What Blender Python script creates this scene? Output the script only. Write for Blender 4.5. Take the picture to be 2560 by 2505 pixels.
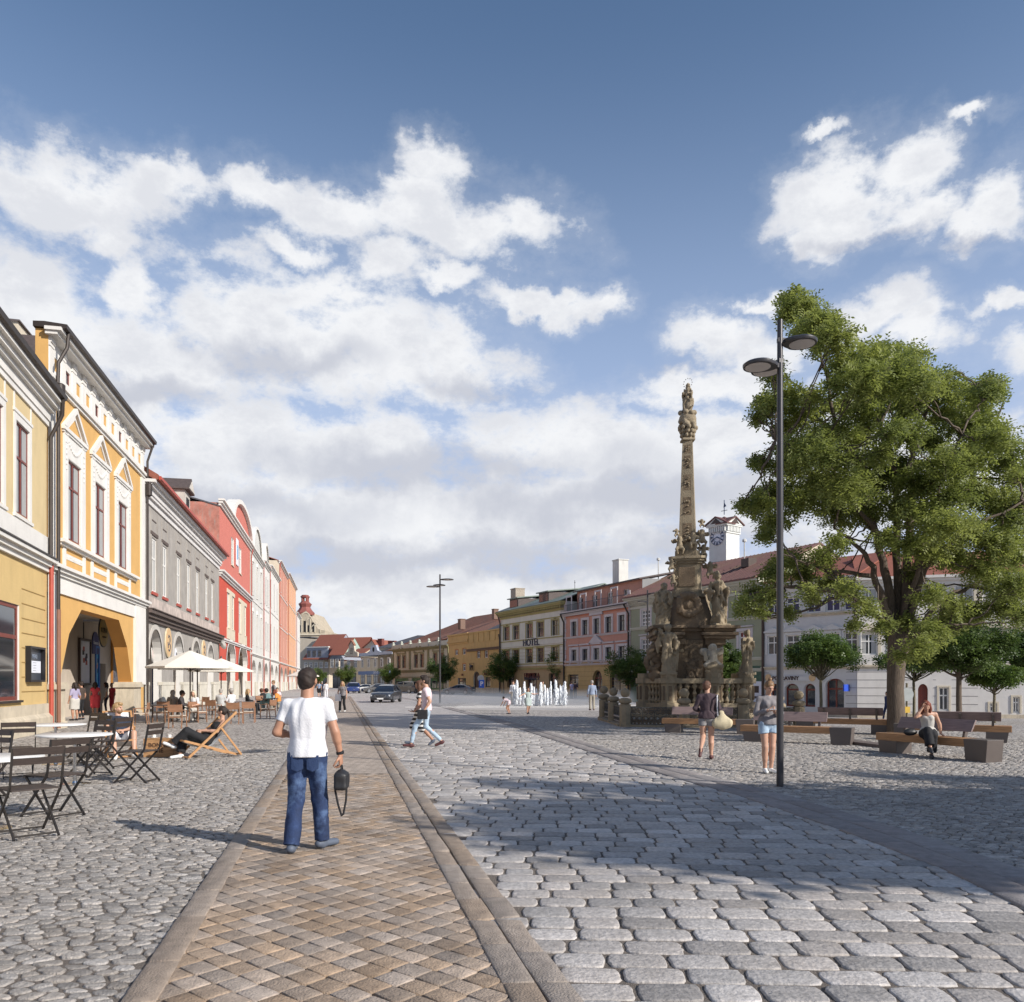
import bpy, math, random
import numpy as np
from mathutils import Vector, Matrix
for o in list(bpy.data.objects): bpy.data.objects.remove(o)
SC = bpy.context.scene
COL = SC.collection
R = math.radians
PI = math.pi
random.seed(7)
RNG = np.random.default_rng(7)
# ---------------------------------------------------------------- camera
F, CX, HY, EYE = 2050.0, 1280.0, 1705.0, 1.68
cd = bpy.data.cameras.new('camera'); cam = bpy.data.objects.new('camera', cd); COL.objects.link(cam)
cam.location = (0, 0, EYE); cam.rotation_euler = (R(90), 0, 0)
cd.sensor_width = 36; cd.lens = 36*F/2560; cd.shift_y = (HY-1252.5)/2560
cd.clip_start = 0.1; cd.clip_end = 3000
SC.camera = cam
SC.view_settings.view_transform = 'Standard'; SC.view_settings.look = 'None'
SC.view_settings.exposure = 0.34; SC.view_settings.gamma = 1
# ---------------------------------------------------------------- sun
SUN_EL = 29.0
SUNH = Vector((0.84, -0.54)).normalized()
sd = bpy.data.lights.new('sun', 'SUN'); sun = bpy.data.objects.new('sun', sd); COL.objects.link(sun)
sd.energy = 4.4; sd.angle = R(0.5); sd.color = (1.0, 0.94, 0.86)
SUNV = Vector((SUNH.x*math.cos(R(SUN_EL)), SUNH.y*math.cos(R(SUN_EL)), math.sin(R(SUN_EL))))
sun.rotation_euler = SUNV.to_track_quat('Z', 'Y').to_euler(); sun.location = SUNV*60
# ---------------------------------------------------------------- world: physical sky plus clouds by direction
W = bpy.data.worlds.new('World'); SC.world = W; W.use_nodes = True
nt = W.node_tree; nt.nodes.clear()
def N(t, **k):
    n = nt.nodes.new(t)
    for a, b in k.items(): setattr(n, a, b)
    return n
def lk(a, b): nt.links.new(a, b)
def M(op, a, b=None, c=None, clamp=False):
    n = N('ShaderNodeMath', operation=op); n.use_clamp = clamp
    for i, q in enumerate((a, b, c)):
        if q is None: continue
        if isinstance(q, (int, float)): n.inputs[i].default_value = q
        else: lk(q, n.inputs[i])
    return n.outputs[0]
def MR(v, a, b, c=0.0, d=1.0, smooth=True):
    n = N('ShaderNodeMapRange'); n.interpolation_type = 'SMOOTHSTEP' if smooth else 'LINEAR'
    lk(v, n.inputs[0]); n.inputs[1].default_value = a; n.inputs[2].default_value = b
    n.inputs[3].default_value = c; n.inputs[4].default_value = d
    return n.outputs[0]
sky = N('ShaderNodeTexSky', sky_type='NISHITA'); sky.sun_disc = False
sky.sun_elevation = R(SUN_EL); sky.sun_rotation = math.atan2(SUNH.x, SUNH.y)
sky.air_density = 1.0; sky.dust_density = 0.6; sky.ozone_density = 1.6; sky.altitude = 300
tc = N('ShaderNodeTexCoord'); sep = N('ShaderNodeSeparateXYZ'); lk(tc.outputs['Generated'], sep.inputs[0])
AZ = M('ARCTAN2', sep.outputs[0], sep.outputs[1]); EL = M('ARCSINE', sep.outputs[2])
cxyz = N('ShaderNodeCombineXYZ'); lk(AZ, cxyz.inputs[0]); lk(EL, cxyz.inputs[1])
# wobble the lookup so that the edges billow
nz = N('ShaderNodeTexNoise', noise_dimensions='3D'); nz.inputs['Scale'].default_value = 7; nz.inputs['Detail'].default_value = 7; nz.inputs['Roughness'].default_value = 0.6
lk(tc.outputs['Generated'], nz.inputs['Vector'])
wv = N('ShaderNodeVectorMath', operation='SUBTRACT'); lk(nz.outputs['Color'], wv.inputs[0]); wv.inputs[1].default_value = (.5, .5, .5)
ws = N('ShaderNodeVectorMath', operation='MULTIPLY'); lk(wv.outputs[0], ws.inputs[0]); ws.inputs[1].default_value = (.19, .13, 0)
wa = N('ShaderNodeVectorMath', operation='ADD'); lk(cxyz.outputs[0], wa.inputs[0]); lk(ws.outputs[0], wa.inputs[1])
UV = wa.outputs[0]
def blobs(lst):
    out = None
    for (x, y, rx, ry) in lst:
        x, y, rx, ry = [q*1.3155 for q in (x, y, rx, ry)]
        az = math.atan((x-CX)/F); el = math.atan((HY-y)/math.hypot(F, x-CX))
        ca = math.cos(az)
        a = N('ShaderNodeVectorMath', operation='SUBTRACT'); lk(UV, a.inputs[0]); a.inputs[1].default_value = (az, el, 0)
        b = N('ShaderNodeVectorMath', operation='MULTIPLY'); lk(a.outputs[0], b.inputs[0])
        b.inputs[1].default_value = (F/(1.2*rx*ca*ca), F/(1.2*ry*ca*math.cos(el)**2), 0)
        l = N('ShaderNodeVectorMath', operation='LENGTH'); lk(b.outputs[0], l.inputs[0])
        v = M('SUBTRACT', 1.0, l.outputs['Value'])
        if out is None: out = v
        else:
            out = M('SMOOTH_MAX', out, v, 0.15)
    return out
CL = [(140,350,230,75),(50,325,130,60),(330,368,90,45),(500,372,110,42),(640,395,120,60),(770,415,130,60),(835,305,82,48),(790,350,90,40),
 (900,455,150,55),(1000,430,78,66),(215,450,80,42),(560,465,75,32),(260,560,60,70),
 (470,620,180,125),(640,640,230,120),(620,560,150,60),(860,660,135,95),(340,690,170,110),(100,640,240,120),(30,560,80,70),(200,760,260,80),(730,720,250,70),
 (1040,560,95,26),(1110,578,60,32),(850,540,90,26),(720,510,80,40),
 (1590,390,105,90),(1700,345,90,85),(1740,420,120,52),(1910,375,90,82),(1850,430,100,45),(1560,460,60,50),(1550,280,50,18),(1790,235,75,20),
 (1345,630,80,52),(1425,675,90,50),(1350,745,170,45),(1640,605,110,50),(1720,650,130,50),(1430,570,55,20),(1930,570,80,20),(2050,640,150,60),
 (420,850,330,100),(180,860,280,110),(700,880,280,90),(1050,850,260,70),(1300,870,330,95),(900,990,1000,120),(1700,900,400,90),(900,1130,1200,70),
 (-300,500,300,200),(-200,850,300,160),(2400,380,250,120),(2500,800,400,150)]
SH = [(560,680,190,45),(900,735,180,35),(250,735,200,30),(820,900,420,50),(1200,960,420,60),(400,960,330,45),(1250,700,90,25),(1650,460,130,25),(1850,465,100,20),(900,1060,900,45)]
cov = blobs(CL)
n2 = N('ShaderNodeTexNoise', noise_dimensions='3D'); n2.inputs['Scale'].default_value = 12; n2.inputs['Detail'].default_value = 12; n2.inputs['Roughness'].default_value = 0.66
mp = N('ShaderNodeMapping'); mp.inputs['Scale'].default_value = (1, 1, 1.7); lk(tc.outputs['Generated'], mp.inputs[0]); lk(mp.outputs[0], n2.inputs['Vector'])
cn = M('MULTIPLY_ADD', M('SUBTRACT', n2.outputs['Fac'], 0.5), 2.6, cov)
cn = M('ADD', cn, 0.10)
mask = MR(cn, -0.05, 0.70)
thin = MR(cn, -0.5, 0.30, 0, 0.14)
hazef = MR(EL, 0.02, 0.72, 0.97, 0.0)
lowf = MR(EL, 0.06, 0.20, 1.0, 0.0)
mask = M('MAXIMUM', mask, thin)
shb = M('MULTIPLY_ADD', M('SUBTRACT', nz.outputs['Fac'], 0.5), 2.2, blobs(SH))
shade = MR(shb, -0.3, 0.8, 0.0, 1.0)
fine = MR(n2.outputs['Fac'], 0.40, 0.66, 0.0, 0.5)
shade = M('MAXIMUM', shade, fine)
mixc = N('ShaderNodeMix', data_type='RGBA'); lk(shade, mixc.inputs['Factor'])
mixc.inputs['A'].default_value = (0.72, 0.73, 0.75, 1); mixc.inputs['B'].default_value = (0.47, 0.49, 0.55, 1)
bgs = N('ShaderNodeBackground'); bgs.inputs['Strength'].default_value = 0.11
hs = N('ShaderNodeHueSaturation'); hs.inputs['Saturation'].default_value = 1.05; lk(sky.outputs[0], hs.inputs['Color'])
lk(hs.outputs[0], bgs.inputs['Color'])
bgc = N('ShaderNodeBackground'); lk(mixc.outputs['Result'], bgc.inputs['Color']); bgc.inputs['Strength'].default_value = 1.0
mask = M('MAXIMUM', mask, M('MULTIPLY', lowf, 0.8))
bgh = N('ShaderNodeBackground'); bgh.inputs['Color'].default_value = (0.42, 0.51, 0.72, 1); bgh.inputs['Strength'].default_value = 0.95
mh = N('ShaderNodeMixShader'); lk(hazef, mh.inputs[0]); lk(bgs.outputs[0], mh.inputs[1]); lk(bgh.outputs[0], mh.inputs[2])
ms = N('ShaderNodeMixShader'); lk(mask, ms.inputs[0]); lk(mh.outputs[0], ms.inputs[1]); lk(bgc.outputs[0], ms.inputs[2])
wo = N('ShaderNodeOutputWorld'); lk(ms.outputs[0], wo.inputs[0])
W.cycles.sampling_method = 'MANUAL'; W.cycles.sample_map_resolution = 512
SC.cycles.max_bounces = 6; SC.cycles.diffuse_bounces = 3; SC.cycles.glossy_bounces = 3; SC.cycles.transmission_bounces = 4
SC.cycles.transparent_max_bounces = 8; SC.cycles.volume_bounces = 0
SC.cycles.use_denoising = True

# ---------------------------------------------------------------- geometry helpers
def sstep(a, b, x):
    t = min(1, max(0, (x-a)/(b-a))); return t*t*(3-2*t)
def gz(X, Y):
    return -1.15*min(1, max(0, (Y-28)/37.0))*sstep(9, 18, X)
def G(x, y):            # point where the sight line meets level ground
    Y = F*EYE/(y-HY); return Vector(((x-CX)/F*Y, Y, 0))
def Pt(x, y, Y):
    return Vector(((x-CX)/F*Y, Y, EYE+(HY-y)/F*Y))

class MB:
    def __init__(s): s.v = []; s.f = []; s.m = []; s.mats = []
    def mi(s, mat):
        if mat is None: return 0
        if mat not in s.mats: s.mats.append(mat)
        return s.mats.index(mat)
    def add(s, vs, fs, mat=None):
        b = len(s.v); s.v += [tuple(p) for p in vs]; i = s.mi(mat)
        for f in fs: s.f.append(tuple(b+k for k in f)); s.m.append(i)
    def box(s, x0, x1, y0, y1, z0, z1, mat=None):
        if x0 > x1: x0, x1 = x1, x0
        if y0 > y1: y0, y1 = y1, y0
        if z0 > z1: z0, z1 = z1, z0
        s.add([(x0,y0,z0),(x1,y0,z0),(x1,y1,z0),(x0,y1,z0),(x0,y0,z1),(x1,y0,z1),(x1,y1,z1),(x0,y1,z1)],
              [(0,3,2,1),(4,5,6,7),(0,1,5,4),(1,2,6,5),(2,3,7,6),(3,0,4,7)], mat)
    def bar(s, a, b, w, h=None, mat=None, up=(0,0,1)):
        a = Vector(a); b = Vector(b); d = (b-a).normalized(); u = Vector(up)
        if abs(d.dot(u)) > .98: u = Vector((0,1,0))
        x = d.cross(u).normalized(); y = x.cross(d); h = h or w
        vs = [p + x*i*w/2 + y*j*h/2 for p in (a, b) for i, j in ((-1,-1),(1,-1),(1,1),(-1,1))]
        s.add(vs, [(0,1,2,3),(4,7,6,5),(0,4,5,1),(1,5,6,2),(2,6,7,3),(3,7,4,0)], mat)
    def tube(s, pts, rad, n=8, mat=None, cap=True):
        pts = [Vector(p) for p in pts]
        if isinstance(rad, (int, float)): rad = [rad]*len(pts)
        vs = []; fs = []; px = None
        for i, p in enumerate(pts):
            d = (pts[min(i+1, len(pts)-1)]-pts[max(i-1, 0)])
            if d.length < 1e-9: d = Vector((0,0,1))
            d.normalize()
            if px is None:
                u = Vector((0,0,1)) if abs(d.z) < .9 else Vector((1,0,0))
                px = d.cross(u).normalized()
            px = (px - d*px.dot(d)).normalized(); py = d.cross(px)
            for k in range(n):
                a = 2*PI*k/n; vs.append(p + (px*math.cos(a)+py*math.sin(a))*rad[i])
        for i in range(len(pts)-1):
            for k in range(n):
                a = i*n+k; b = i*n+(k+1) % n; fs.append((a, b, b+n, a+n))
        if cap: fs.append(tuple(reversed(range(n)))); fs.append(tuple(range((len(pts)-1)*n, len(pts)*n)))
        s.add(vs, fs, mat)
    def lathe(s, prof, n=20, mat=None, c=(0,0,0), start=0.0):
        vs = []; fs = []
        for r, z in prof:
            for k in range(n):
                a = 2*PI*k/n+start; vs.append((c[0]+r*math.cos(a), c[1]+r*math.sin(a), c[2]+z))
        for i in range(len(prof)-1):
            for k in range(n):
                a = i*n+k; b = i*n+(k+1) % n; fs.append((a, b, b+n, a+n))
        fs.append(tuple(reversed(range(n)))); fs.append(tuple(range((len(prof)-1)*n, len(prof)*n)))
        s.add(vs, fs, mat)
    def prism(s, poly, y0, y1, mat=None):      # poly in (x,z), extruded along y
        n = len(poly)
        vs = [(x, y0, z) for x, z in poly]+[(x, y1, z) for x, z in poly]
        fs = [tuple(range(n)), tuple(reversed(range(n, 2*n)))]
        for i in range(n):
            j = (i+1) % n; fs.append((i, i+n, j+n, j))
        s.add(vs, fs, mat)
    def prismx(s, poly, x0, x1, mat=None):     # poly in (y,z), extruded along x
        n = len(poly)
        vs = [(x0, y, z) for y, z in poly]+[(x1, y, z) for y, z in poly]
        fs = [tuple(reversed(range(n))), tuple(range(n, 2*n))]
        for i in range(n):
            j = (i+1) % n; fs.append((i, j, j+n, i+n))
        s.add(vs, fs, mat)
    def prismz(s, poly, z0, z1, mat=None):
        n = len(poly)
        vs = [(x, y, z0) for x, y in poly]+[(x, y, z1) for x, y in poly]
        fs = [tuple(reversed(range(n))), tuple(range(n, 2*n))]
        for i in range(n):
            j = (i+1) % n; fs.append((i, j, j+n, i+n))
        s.add(vs, fs, mat)
    def mesh(s, name):
        me = bpy.data.meshes.new(name); me.from_pydata(s.v, [], s.f)
        for m_ in s.mats: me.materials.append(m_)
        if s.mats: me.polygons.foreach_set('material_index', s.m)
        me.update(); return me
    def obj(s, name, mat=None, parent=None, smooth=False, bevel=0, loc=None, rot=None):
        me = s.mesh(name)
        if mat is not None and not s.mats: me.materials.append(mat)
        if smooth:
            me.polygons.foreach_set('use_smooth', [True]*len(me.polygons))
            if smooth != 'all':
                try: me.set_sharp_from_angle(angle=R(40))
                except Exception: pass
        o = bpy.data.objects.new(name, me); COL.objects.link(o)
        if parent: o.parent = parent
        if loc is not None: o.location = loc
        if rot is not None: o.rotation_euler = rot
        if bevel:
            b = o.modifiers.new('bevel', 'BEVEL'); b.width = bevel; b.segments = 2; b.limit_method = 'ANGLE'
        return o

def tag(o, label=None, cat=None, group=None, kind=None):
    if label: o['label'] = label
    if cat: o['category'] = cat
    if group: o['group'] = group
    if kind: o['kind'] = kind
    return o
def thing(name, label, cat, loc=(0,0,0), rz=0, group=None):
    o = bpy.data.objects.new(name, None); COL.objects.link(o)
    o.location = loc; o.rotation_euler = (0, 0, rz); o.empty_display_size = .2
    return tag(o, label, cat, group)
CHILD = {}
def dup(root, loc, rz=None, label=None, group=None, scale=None):
    """a copy of a thing with copies of its parts and sub-parts (mesh data shared)"""
    r = root.copy(); COL.objects.link(r); r.location = loc
    if rz is not None: r.rotation_euler = (0, 0, rz)
    if label: r['label'] = label
    if group: r['group'] = group
    if scale: r.scale = (scale,)*3 if isinstance(scale, (int, float)) else scale
    for ch in CHILD_OF(root):
        c = ch.copy(); COL.objects.link(c); c.parent = r
        for g in CHILD_OF(ch):
            d = g.copy(); COL.objects.link(d); d.parent = c
    return r
def CHILD_OF(o):
    return [c for c in list(o.children)]
def cp(o, parent, loc, rot=None, scale=None):
    """copy of one part with its sub-parts"""
    c = o.copy(); COL.objects.link(c); c.parent = parent; c.location = loc
    if rot is not None: c.rotation_euler = rot
    if scale: c.scale = scale
    for g in list(o.children):
        d = g.copy(); COL.objects.link(d); d.parent = c
    return c

# ---------------------------------------------------------------- materials
MC = {}
def mat(name, col=(.5,.5,.5), rough=.8, var=.12, scale=3.0, bump=0.0, bscale=20.0, metal=0.0, spec=.5, dirt=None, dirtamt=0.0, dirtscale=.6,
        stretch=None, dst=None, coat=0, emis=None, attr=None, attramt=.3, trans=0):
    if name in MC: return MC[name]
    m = bpy.data.materials.new(name); m.use_nodes = True; t = m.node_tree; n = t.nodes; L = t.links
    b = n['Principled BSDF']; b.inputs['Roughness'].default_value = rough; b.inputs['Metallic'].default_value = metal
    b.inputs['Specular IOR Level'].default_value = spec
    if coat: b.inputs['Coat Weight'].default_value = coat; b.inputs['Coat Roughness'].default_value = .08
    c = (*col, 1)
    tcn = n.new('ShaderNodeTexCoord'); vec = tcn.outputs['Object']
    if stretch:
        mpn = n.new('ShaderNodeMapping'); mpn.inputs['Scale'].default_value = stretch; L.new(vec, mpn.inputs[0]); vec = mpn.outputs[0]
    last = None
    if var > 0:
        nz_ = n.new('ShaderNodeTexNoise'); nz_.inputs['Scale'].default_value = scale; nz_.inputs['Detail'].default_value = 6; nz_.inputs['Roughness'].default_value = .6
        L.new(vec, nz_.inputs['Vector'])
        mx = n.new('ShaderNodeMix'); mx.data_type = 'RGBA'
        mx.inputs['A'].default_value = tuple(max(0, q*(1-var)) for q in col)+(1,)
        mx.inputs['B'].default_value = tuple(min(1, q*(1+var)) for q in col)+(1,)
        mrr = n.new('ShaderNodeMapRange'); mrr.inputs[1].default_value = .3; mrr.inputs[2].default_value = .7
        L.new(nz_.outputs['Fac'], mrr.inputs[0]); L.new(mrr.outputs[0], mx.inputs['Factor'])
        last = mx.outputs['Result']
    if dirt is not None:
        nd = n.new('ShaderNodeTexNoise'); nd.inputs['Scale'].default_value = dirtscale; nd.inputs['Detail'].default_value = 9; nd.inputs['Roughness'].default_value = .68
        dv = n.new('ShaderNodeMapping'); dv.inputs['Scale'].default_value = dst or (1, 1, 1); L.new(tcn.outputs['Object'], dv.inputs[0]); L.new(dv.outputs[0], nd.inputs['Vector'])
        mr2 = n.new('ShaderNodeMapRange'); mr2.inputs[1].default_value = .5; mr2.inputs[2].default_value = .72; mr2.inputs[4].default_value = dirtamt
        L.new(nd.outputs['Fac'], mr2.inputs[0])
        md = n.new('ShaderNodeMix'); md.data_type = 'RGBA'; L.new(mr2.outputs[0], md.inputs['Factor'])
        if last is not None: L.new(last, md.inputs['A'])
        else: md.inputs['A'].default_value = c
        md.inputs['B'].default_value = (*dirt, 1); last = md.outputs['Result']
    if attr:
        at = n.new('ShaderNodeAttribute'); at.attribute_name = attr
        hsn = n.new('ShaderNodeHueSaturation'); 
        if last is not None: L.new(last, hsn.inputs['Color'])
        else: hsn.inputs['Color'].default_value = c
        fr_ = n.new('ShaderNodeMath'); fr_.operation = 'MULTIPLY'; fr_.inputs[1].default_value = 7.31; L.new(at.outputs['Fac'], fr_.inputs[0])
        f2 = n.new('ShaderNodeMath'); f2.operation = 'FRACT'; L.new(fr_.outputs[0], f2.inputs[0])
        m4 = n.new('ShaderNodeMapRange'); m4.inputs[3].default_value = .72; m4.inputs[4].default_value = 1.2; L.new(f2.outputs[0], m4.inputs[0]); L.new(m4.outputs[0], hsn.inputs['Saturation'])
        mr3 = n.new('ShaderNodeMapRange'); mr3.inputs[3].default_value = 1-attramt; mr3.inputs[4].default_value = 1+attramt
        L.new(at.outputs['Fac'], mr3.inputs[0]); L.new(mr3.outputs[0], hsn.inputs['Value']); last = hsn.outputs[0]
    if last is not None: L.new(last, b.inputs['Base Color'])
    else: b.inputs['Base Color'].default_value = c
    if bump > 0:
        nb = n.new('ShaderNodeTexNoise'); nb.inputs['Scale'].default_value = bscale; nb.inputs['Detail'].default_value = 5
        L.new(vec, nb.inputs['Vector'])
        bp = n.new('ShaderNodeBump'); bp.inputs['Strength'].default_value = bump; bp.inputs['Distance'].default_value = .02
        L.new(nb.outputs['Fac'], bp.inputs['Height']); L.new(bp.outputs[0], b.inputs['Normal'])
    if emis: b.inputs['Emission Color'].default_value = (*emis[:3], 1); b.inputs['Emission Strength'].default_value = emis[3]
    MC[name] = m; return m

def fastmesh(name, V, Fq, mats, attr=None, smooth=False, mi=None, parent=None):
    """V (n,3), Fq (m,4) or (m,3) int arrays"""
    me = bpy.data.meshes.new(name); V = np.asarray(V, dtype=np.float32); Fq = np.asarray(Fq, dtype=np.int32)
    k = Fq.shape[1]; me.vertices.add(len(V)); me.vertices.foreach_set('co', V.ravel())
    me.loops.add(Fq.size); me.loops.foreach_set('vertex_index', Fq.ravel())
    me.polygons.add(len(Fq)); me.polygons.foreach_set('loop_start', np.arange(0, Fq.size, k, dtype=np.int32))
    try: me.polygons.foreach_set('loop_total', np.full(len(Fq), k, dtype=np.int32))
    except Exception: pass
    if not isinstance(mats, (list, tuple)): mats = [mats]
    for m_ in mats: me.materials.append(m_)
    if mi is not None: me.polygons.foreach_set('material_index', np.asarray(mi, dtype=np.int32))
    if smooth: me.polygons.foreach_set('use_smooth', np.ones(len(Fq), dtype=bool))
    me.update(calc_edges=True)
    if attr is not None:
        a = me.attributes.new('rnd', 'FLOAT', 'POINT'); a.data.foreach_set('value', np.asarray(attr, dtype=np.float32))
    o = bpy.data.objects.new(name, me); COL.objects.link(o)
    if parent: o.parent = parent
    return o

_txt = {}
def text(s, size, m, parent, loc, rot=(R(90), 0, 0), ext=.01, align='CENTER', name='lettering', sx=1.0, off=0.0):
    cu = bpy.data.curves.new('t', 'FONT'); cu.body = s; cu.size = size; cu.extrude = ext; cu.align_x = align; cu.align_y = 'CENTER'; cu.offset = off
    cu.resolution_u = 4
    o = bpy.data.objects.new('t', cu); COL.objects.link(o)
    dg = bpy.context.evaluated_depsgraph_get(); me = bpy.data.meshes.new_from_object(o.evaluated_get(dg)); me.name = name
    bpy.data.objects.remove(o); me.materials.clear(); me.materials.append(m)
    ob = bpy.data.objects.new(name, me); COL.objects.link(ob); ob.parent = parent; ob.location = loc; ob.rotation_euler = rot; ob.scale = (sx, 1, 1)
    return ob
# ================================================================ GROUND
def ground_mat(name, kind, stone, joint, sc, rot=0.0, aspect=(1,1,1), bumpd=.02, rough=.75, hue=0.06, dist=.0, gap=.12):
    m = bpy.data.materials.new(name); m.use_nodes = True; t = m.node_tree; n = t.nodes; L = t.links; b = n['Principled BSDF']
    tcn = n.new('ShaderNodeTexCoord'); mpn = n.new('ShaderNodeMapping'); mpn.inputs['Rotation'].default_value = (0, 0, rot); mpn.inputs['Scale'].default_value = aspect
    wob = n.new('ShaderNodeTexNoise'); wob.inputs['Scale'].default_value = 2.2; wob.inputs['Detail'].default_value = 3; L.new(tcn.outputs['Object'], wob.inputs['Vector'])
    wsu = n.new('ShaderNodeVectorMath'); wsu.operation = 'MULTIPLY_ADD'; L.new(wob.outputs['Color'], wsu.inputs[0]); wsu.inputs[1].default_value = (dist, dist, 0); L.new(tcn.outputs['Object'], wsu.inputs[2])
    L.new(wsu.outputs[0], mpn.inputs[0])
    if kind == 'vor':
        ve = n.new('ShaderNodeTexVoronoi'); ve.feature = 'DISTANCE_TO_EDGE'; ve.inputs['Scale'].default_value = sc; L.new(mpn.outputs[0], ve.inputs['Vector'])
        vc = n.new('ShaderNodeTexVoronoi'); vc.inputs['Scale'].default_value = sc; L.new(mpn.outputs[0], vc.inputs['Vector'])
        mr = n.new('ShaderNodeMapRange'); mr.interpolation_type = 'SMOOTHSTEP'; mr.inputs[1].default_value = gap*.35; mr.inputs[2].default_value = gap*1.5; L.new(ve.outputs['Distance'], mr.inputs[0])
        stonef = mr.outputs[0]; rnd = vc.outputs['Color']
    else:
        br = n.new('ShaderNodeTexBrick'); br.inputs['Scale'].default_value = sc; br.inputs['Mortar Size'].default_value = .035; br.inputs['Mortar Smooth'].default_value = .6
        br.inputs['Brick Width'].default_value = 1.0; br.inputs['Row Height'].default_value = .6; br.inputs['Color1'].default_value = (0,0,0,1); br.inputs['Color2'].default_value = (1,1,1,1); br.inputs['Mortar'].default_value = (.5,.5,.5,1)
        L.new(mpn.outputs[0], br.inputs['Vector'])
        inv = n.new('ShaderNodeMath'); inv.operation = 'SUBTRACT'; inv.inputs[0].default_value = 1; L.new(br.outputs['Fac'], inv.inputs[1]); stonef = inv.outputs[0]; rnd = br.outputs['Color']
    sepc = n.new('ShaderNodeSeparateColor'); L.new(rnd, sepc.inputs[0])
    nz1 = n.new('ShaderNodeTexNoise'); nz1.inputs['Scale'].default_value = 30; nz1.inputs['Detail'].default_value = 4; L.new(tcn.outputs['Object'], nz1.inputs['Vector'])
    nz2 = n.new('ShaderNodeTexNoise'); nz2.inputs['Scale'].default_value = .35; nz2.inputs['Detail'].default_value = 5; L.new(tcn.outputs['Object'], nz2.inputs['Vector'])
    ad = n.new('ShaderNodeMath'); ad.operation = 'ADD'; L.new(sepc.outputs[0], ad.inputs[0]); L.new(nz1.outputs['Fac'], ad.inputs[1])
    ad2 = n.new('ShaderNodeMath'); ad2.operation = 'ADD'; L.new(ad.outputs[0], ad2.inputs[0]); L.new(nz2.outputs['Fac'], ad2.inputs[1])
    mrv = n.new('ShaderNodeMapRange'); mrv.inputs[1].default_value = .6; mrv.inputs[2].default_value = 2.3; mrv.inputs[3].default_value = .68; mrv.inputs[4].default_value = 1.3; L.new(ad2.outputs[0], mrv.inputs[0])
    hsn = n.new('ShaderNodeHueSaturation'); hsn.inputs['Color'].default_value = (*stone, 1); L.new(mrv.outputs[0], hsn.inputs['Value'])
    mx = n.new('ShaderNodeMix'); mx.data_type = 'RGBA'; L.new(stonef, mx.inputs['Factor']); mx.inputs['A'].default_value = (*joint, 1); L.new(hsn.outputs[0], mx.inputs['B'])
    L.new(mx.outputs['Result'], b.inputs['Base Color']); b.inputs['Roughness'].default_value = rough
    hh = n.new('ShaderNodeMath'); hh.operation = 'MULTIPLY_ADD'; L.new(nz1.outputs['Fac'], hh.inputs[0]); hh.inputs[1].default_value = .25; L.new(stonef, hh.inputs[2])
    bp = n.new('ShaderNodeBump'); bp.inputs['Strength'].default_value = .8; bp.inputs['Distance'].default_value = bumpd; L.new(hh.outputs[0], bp.inputs['Height']); L.new(bp.outputs[0], b.inputs['Normal'])
    return m
C_COB = (.34,.31,.28); C_SETT = (.39,.36,.335); C_PATH = (.36,.275,.205); C_KERB = (.30,.24,.19)
M_gravel = mat('gravel_joint', (.19,.16,.135), 1.0, var=.5, scale=70, bump=1.0, bscale=160)
M_cobfar = ground_mat('cobble_field', 'vor', (.50,.46,.42), (.17,.15,.135), 5.2, rot=.2, aspect=(1.0,1.45,1), dist=.12, gap=.12)
M_settfar = ground_mat('sett_field', 'brick', (.42,.39,.37), (.13,.115,.105), 2.7, rot=R(2.5), dist=.05, bumpd=.02)
M_pathfar = ground_mat('path_field', 'brick', (.40,.33,.27), (.08,.06,.045), 5.2, rot=R(38), dist=.02, bumpd=.012)
M_smooth = mat('paving_slab', (.42,.39,.36), .7, var=.12, scale=.8, bump=.3, bscale=30, dirt=(.3,.27,.24), dirtamt=.4, dirtscale=.4)
M_stone = mat('sett_stone', C_SETT, .68, var=.28, scale=20, bump=.6, bscale=36, attr='rnd', attramt=.34, dirt=(.22,.19,.16), dirtamt=.45, dirtscale=3)
M_cob = mat('cobble_stone', C_COB, .62, var=.3, scale=30, bump=1.0, bscale=70, attr='rnd', attramt=.36, dirt=(.17,.15,.13), dirtamt=.4, dirtscale=5)
M_block = mat('path_block', C_PATH, .9, var=.22, scale=14, bump=.7, bscale=70, attr='rnd', attramt=.28, dirt=(.12,.085,.06), dirtamt=.75, dirtscale=.9)
M_kerbl = mat('kerb_stone', C_KERB, .85, var=.2, scale=9, bump=.7, bscale=70, attr='rnd', attramt=.14, dirt=(.15,.12,.09), dirtamt=.4, dirtscale=2)
M_kerbg = mat('slab_kerb_stone', (.25,.225,.215), .85, var=.2, scale=9, bump=.6, bscale=60, attr='rnd', attramt=.16)

def sheet(name, xs, ys, dz, m, inside=None):
    V = []; Fs = []; idx = {}
    for j, y in enumerate(ys):
        for i, x in enumerate(xs): V.append((x, y, gz(x, y)+dz))
    nx = len(xs)
    for j in range(len(ys)-1):
        for i in range(nx-1): Fs.append((j*nx+i, j*nx+i+1, (j+1)*nx+i+1, (j+1)*nx+i))
    return fastmesh(name, V, Fs, m)
# base ground: one sheet to the horizon
XS = [-1500,-600,-300,-150,-80,-40,-20,-10,0,4,7,8,9,10,11,12,13,14,15,16,17,18,20,25,30,40,60,100,200,400,1500]
YS = [-400,-50,-10,0,10,20,26,28,30,33,36,40,45,50,55,60,65,70,80,100,150,220,400,1000,2500]
tag(sheet('ground', XS, YS, -0.012, M_gravel), 'grey cobbled ground of the square reaching the horizon', None, kind='structure')

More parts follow.
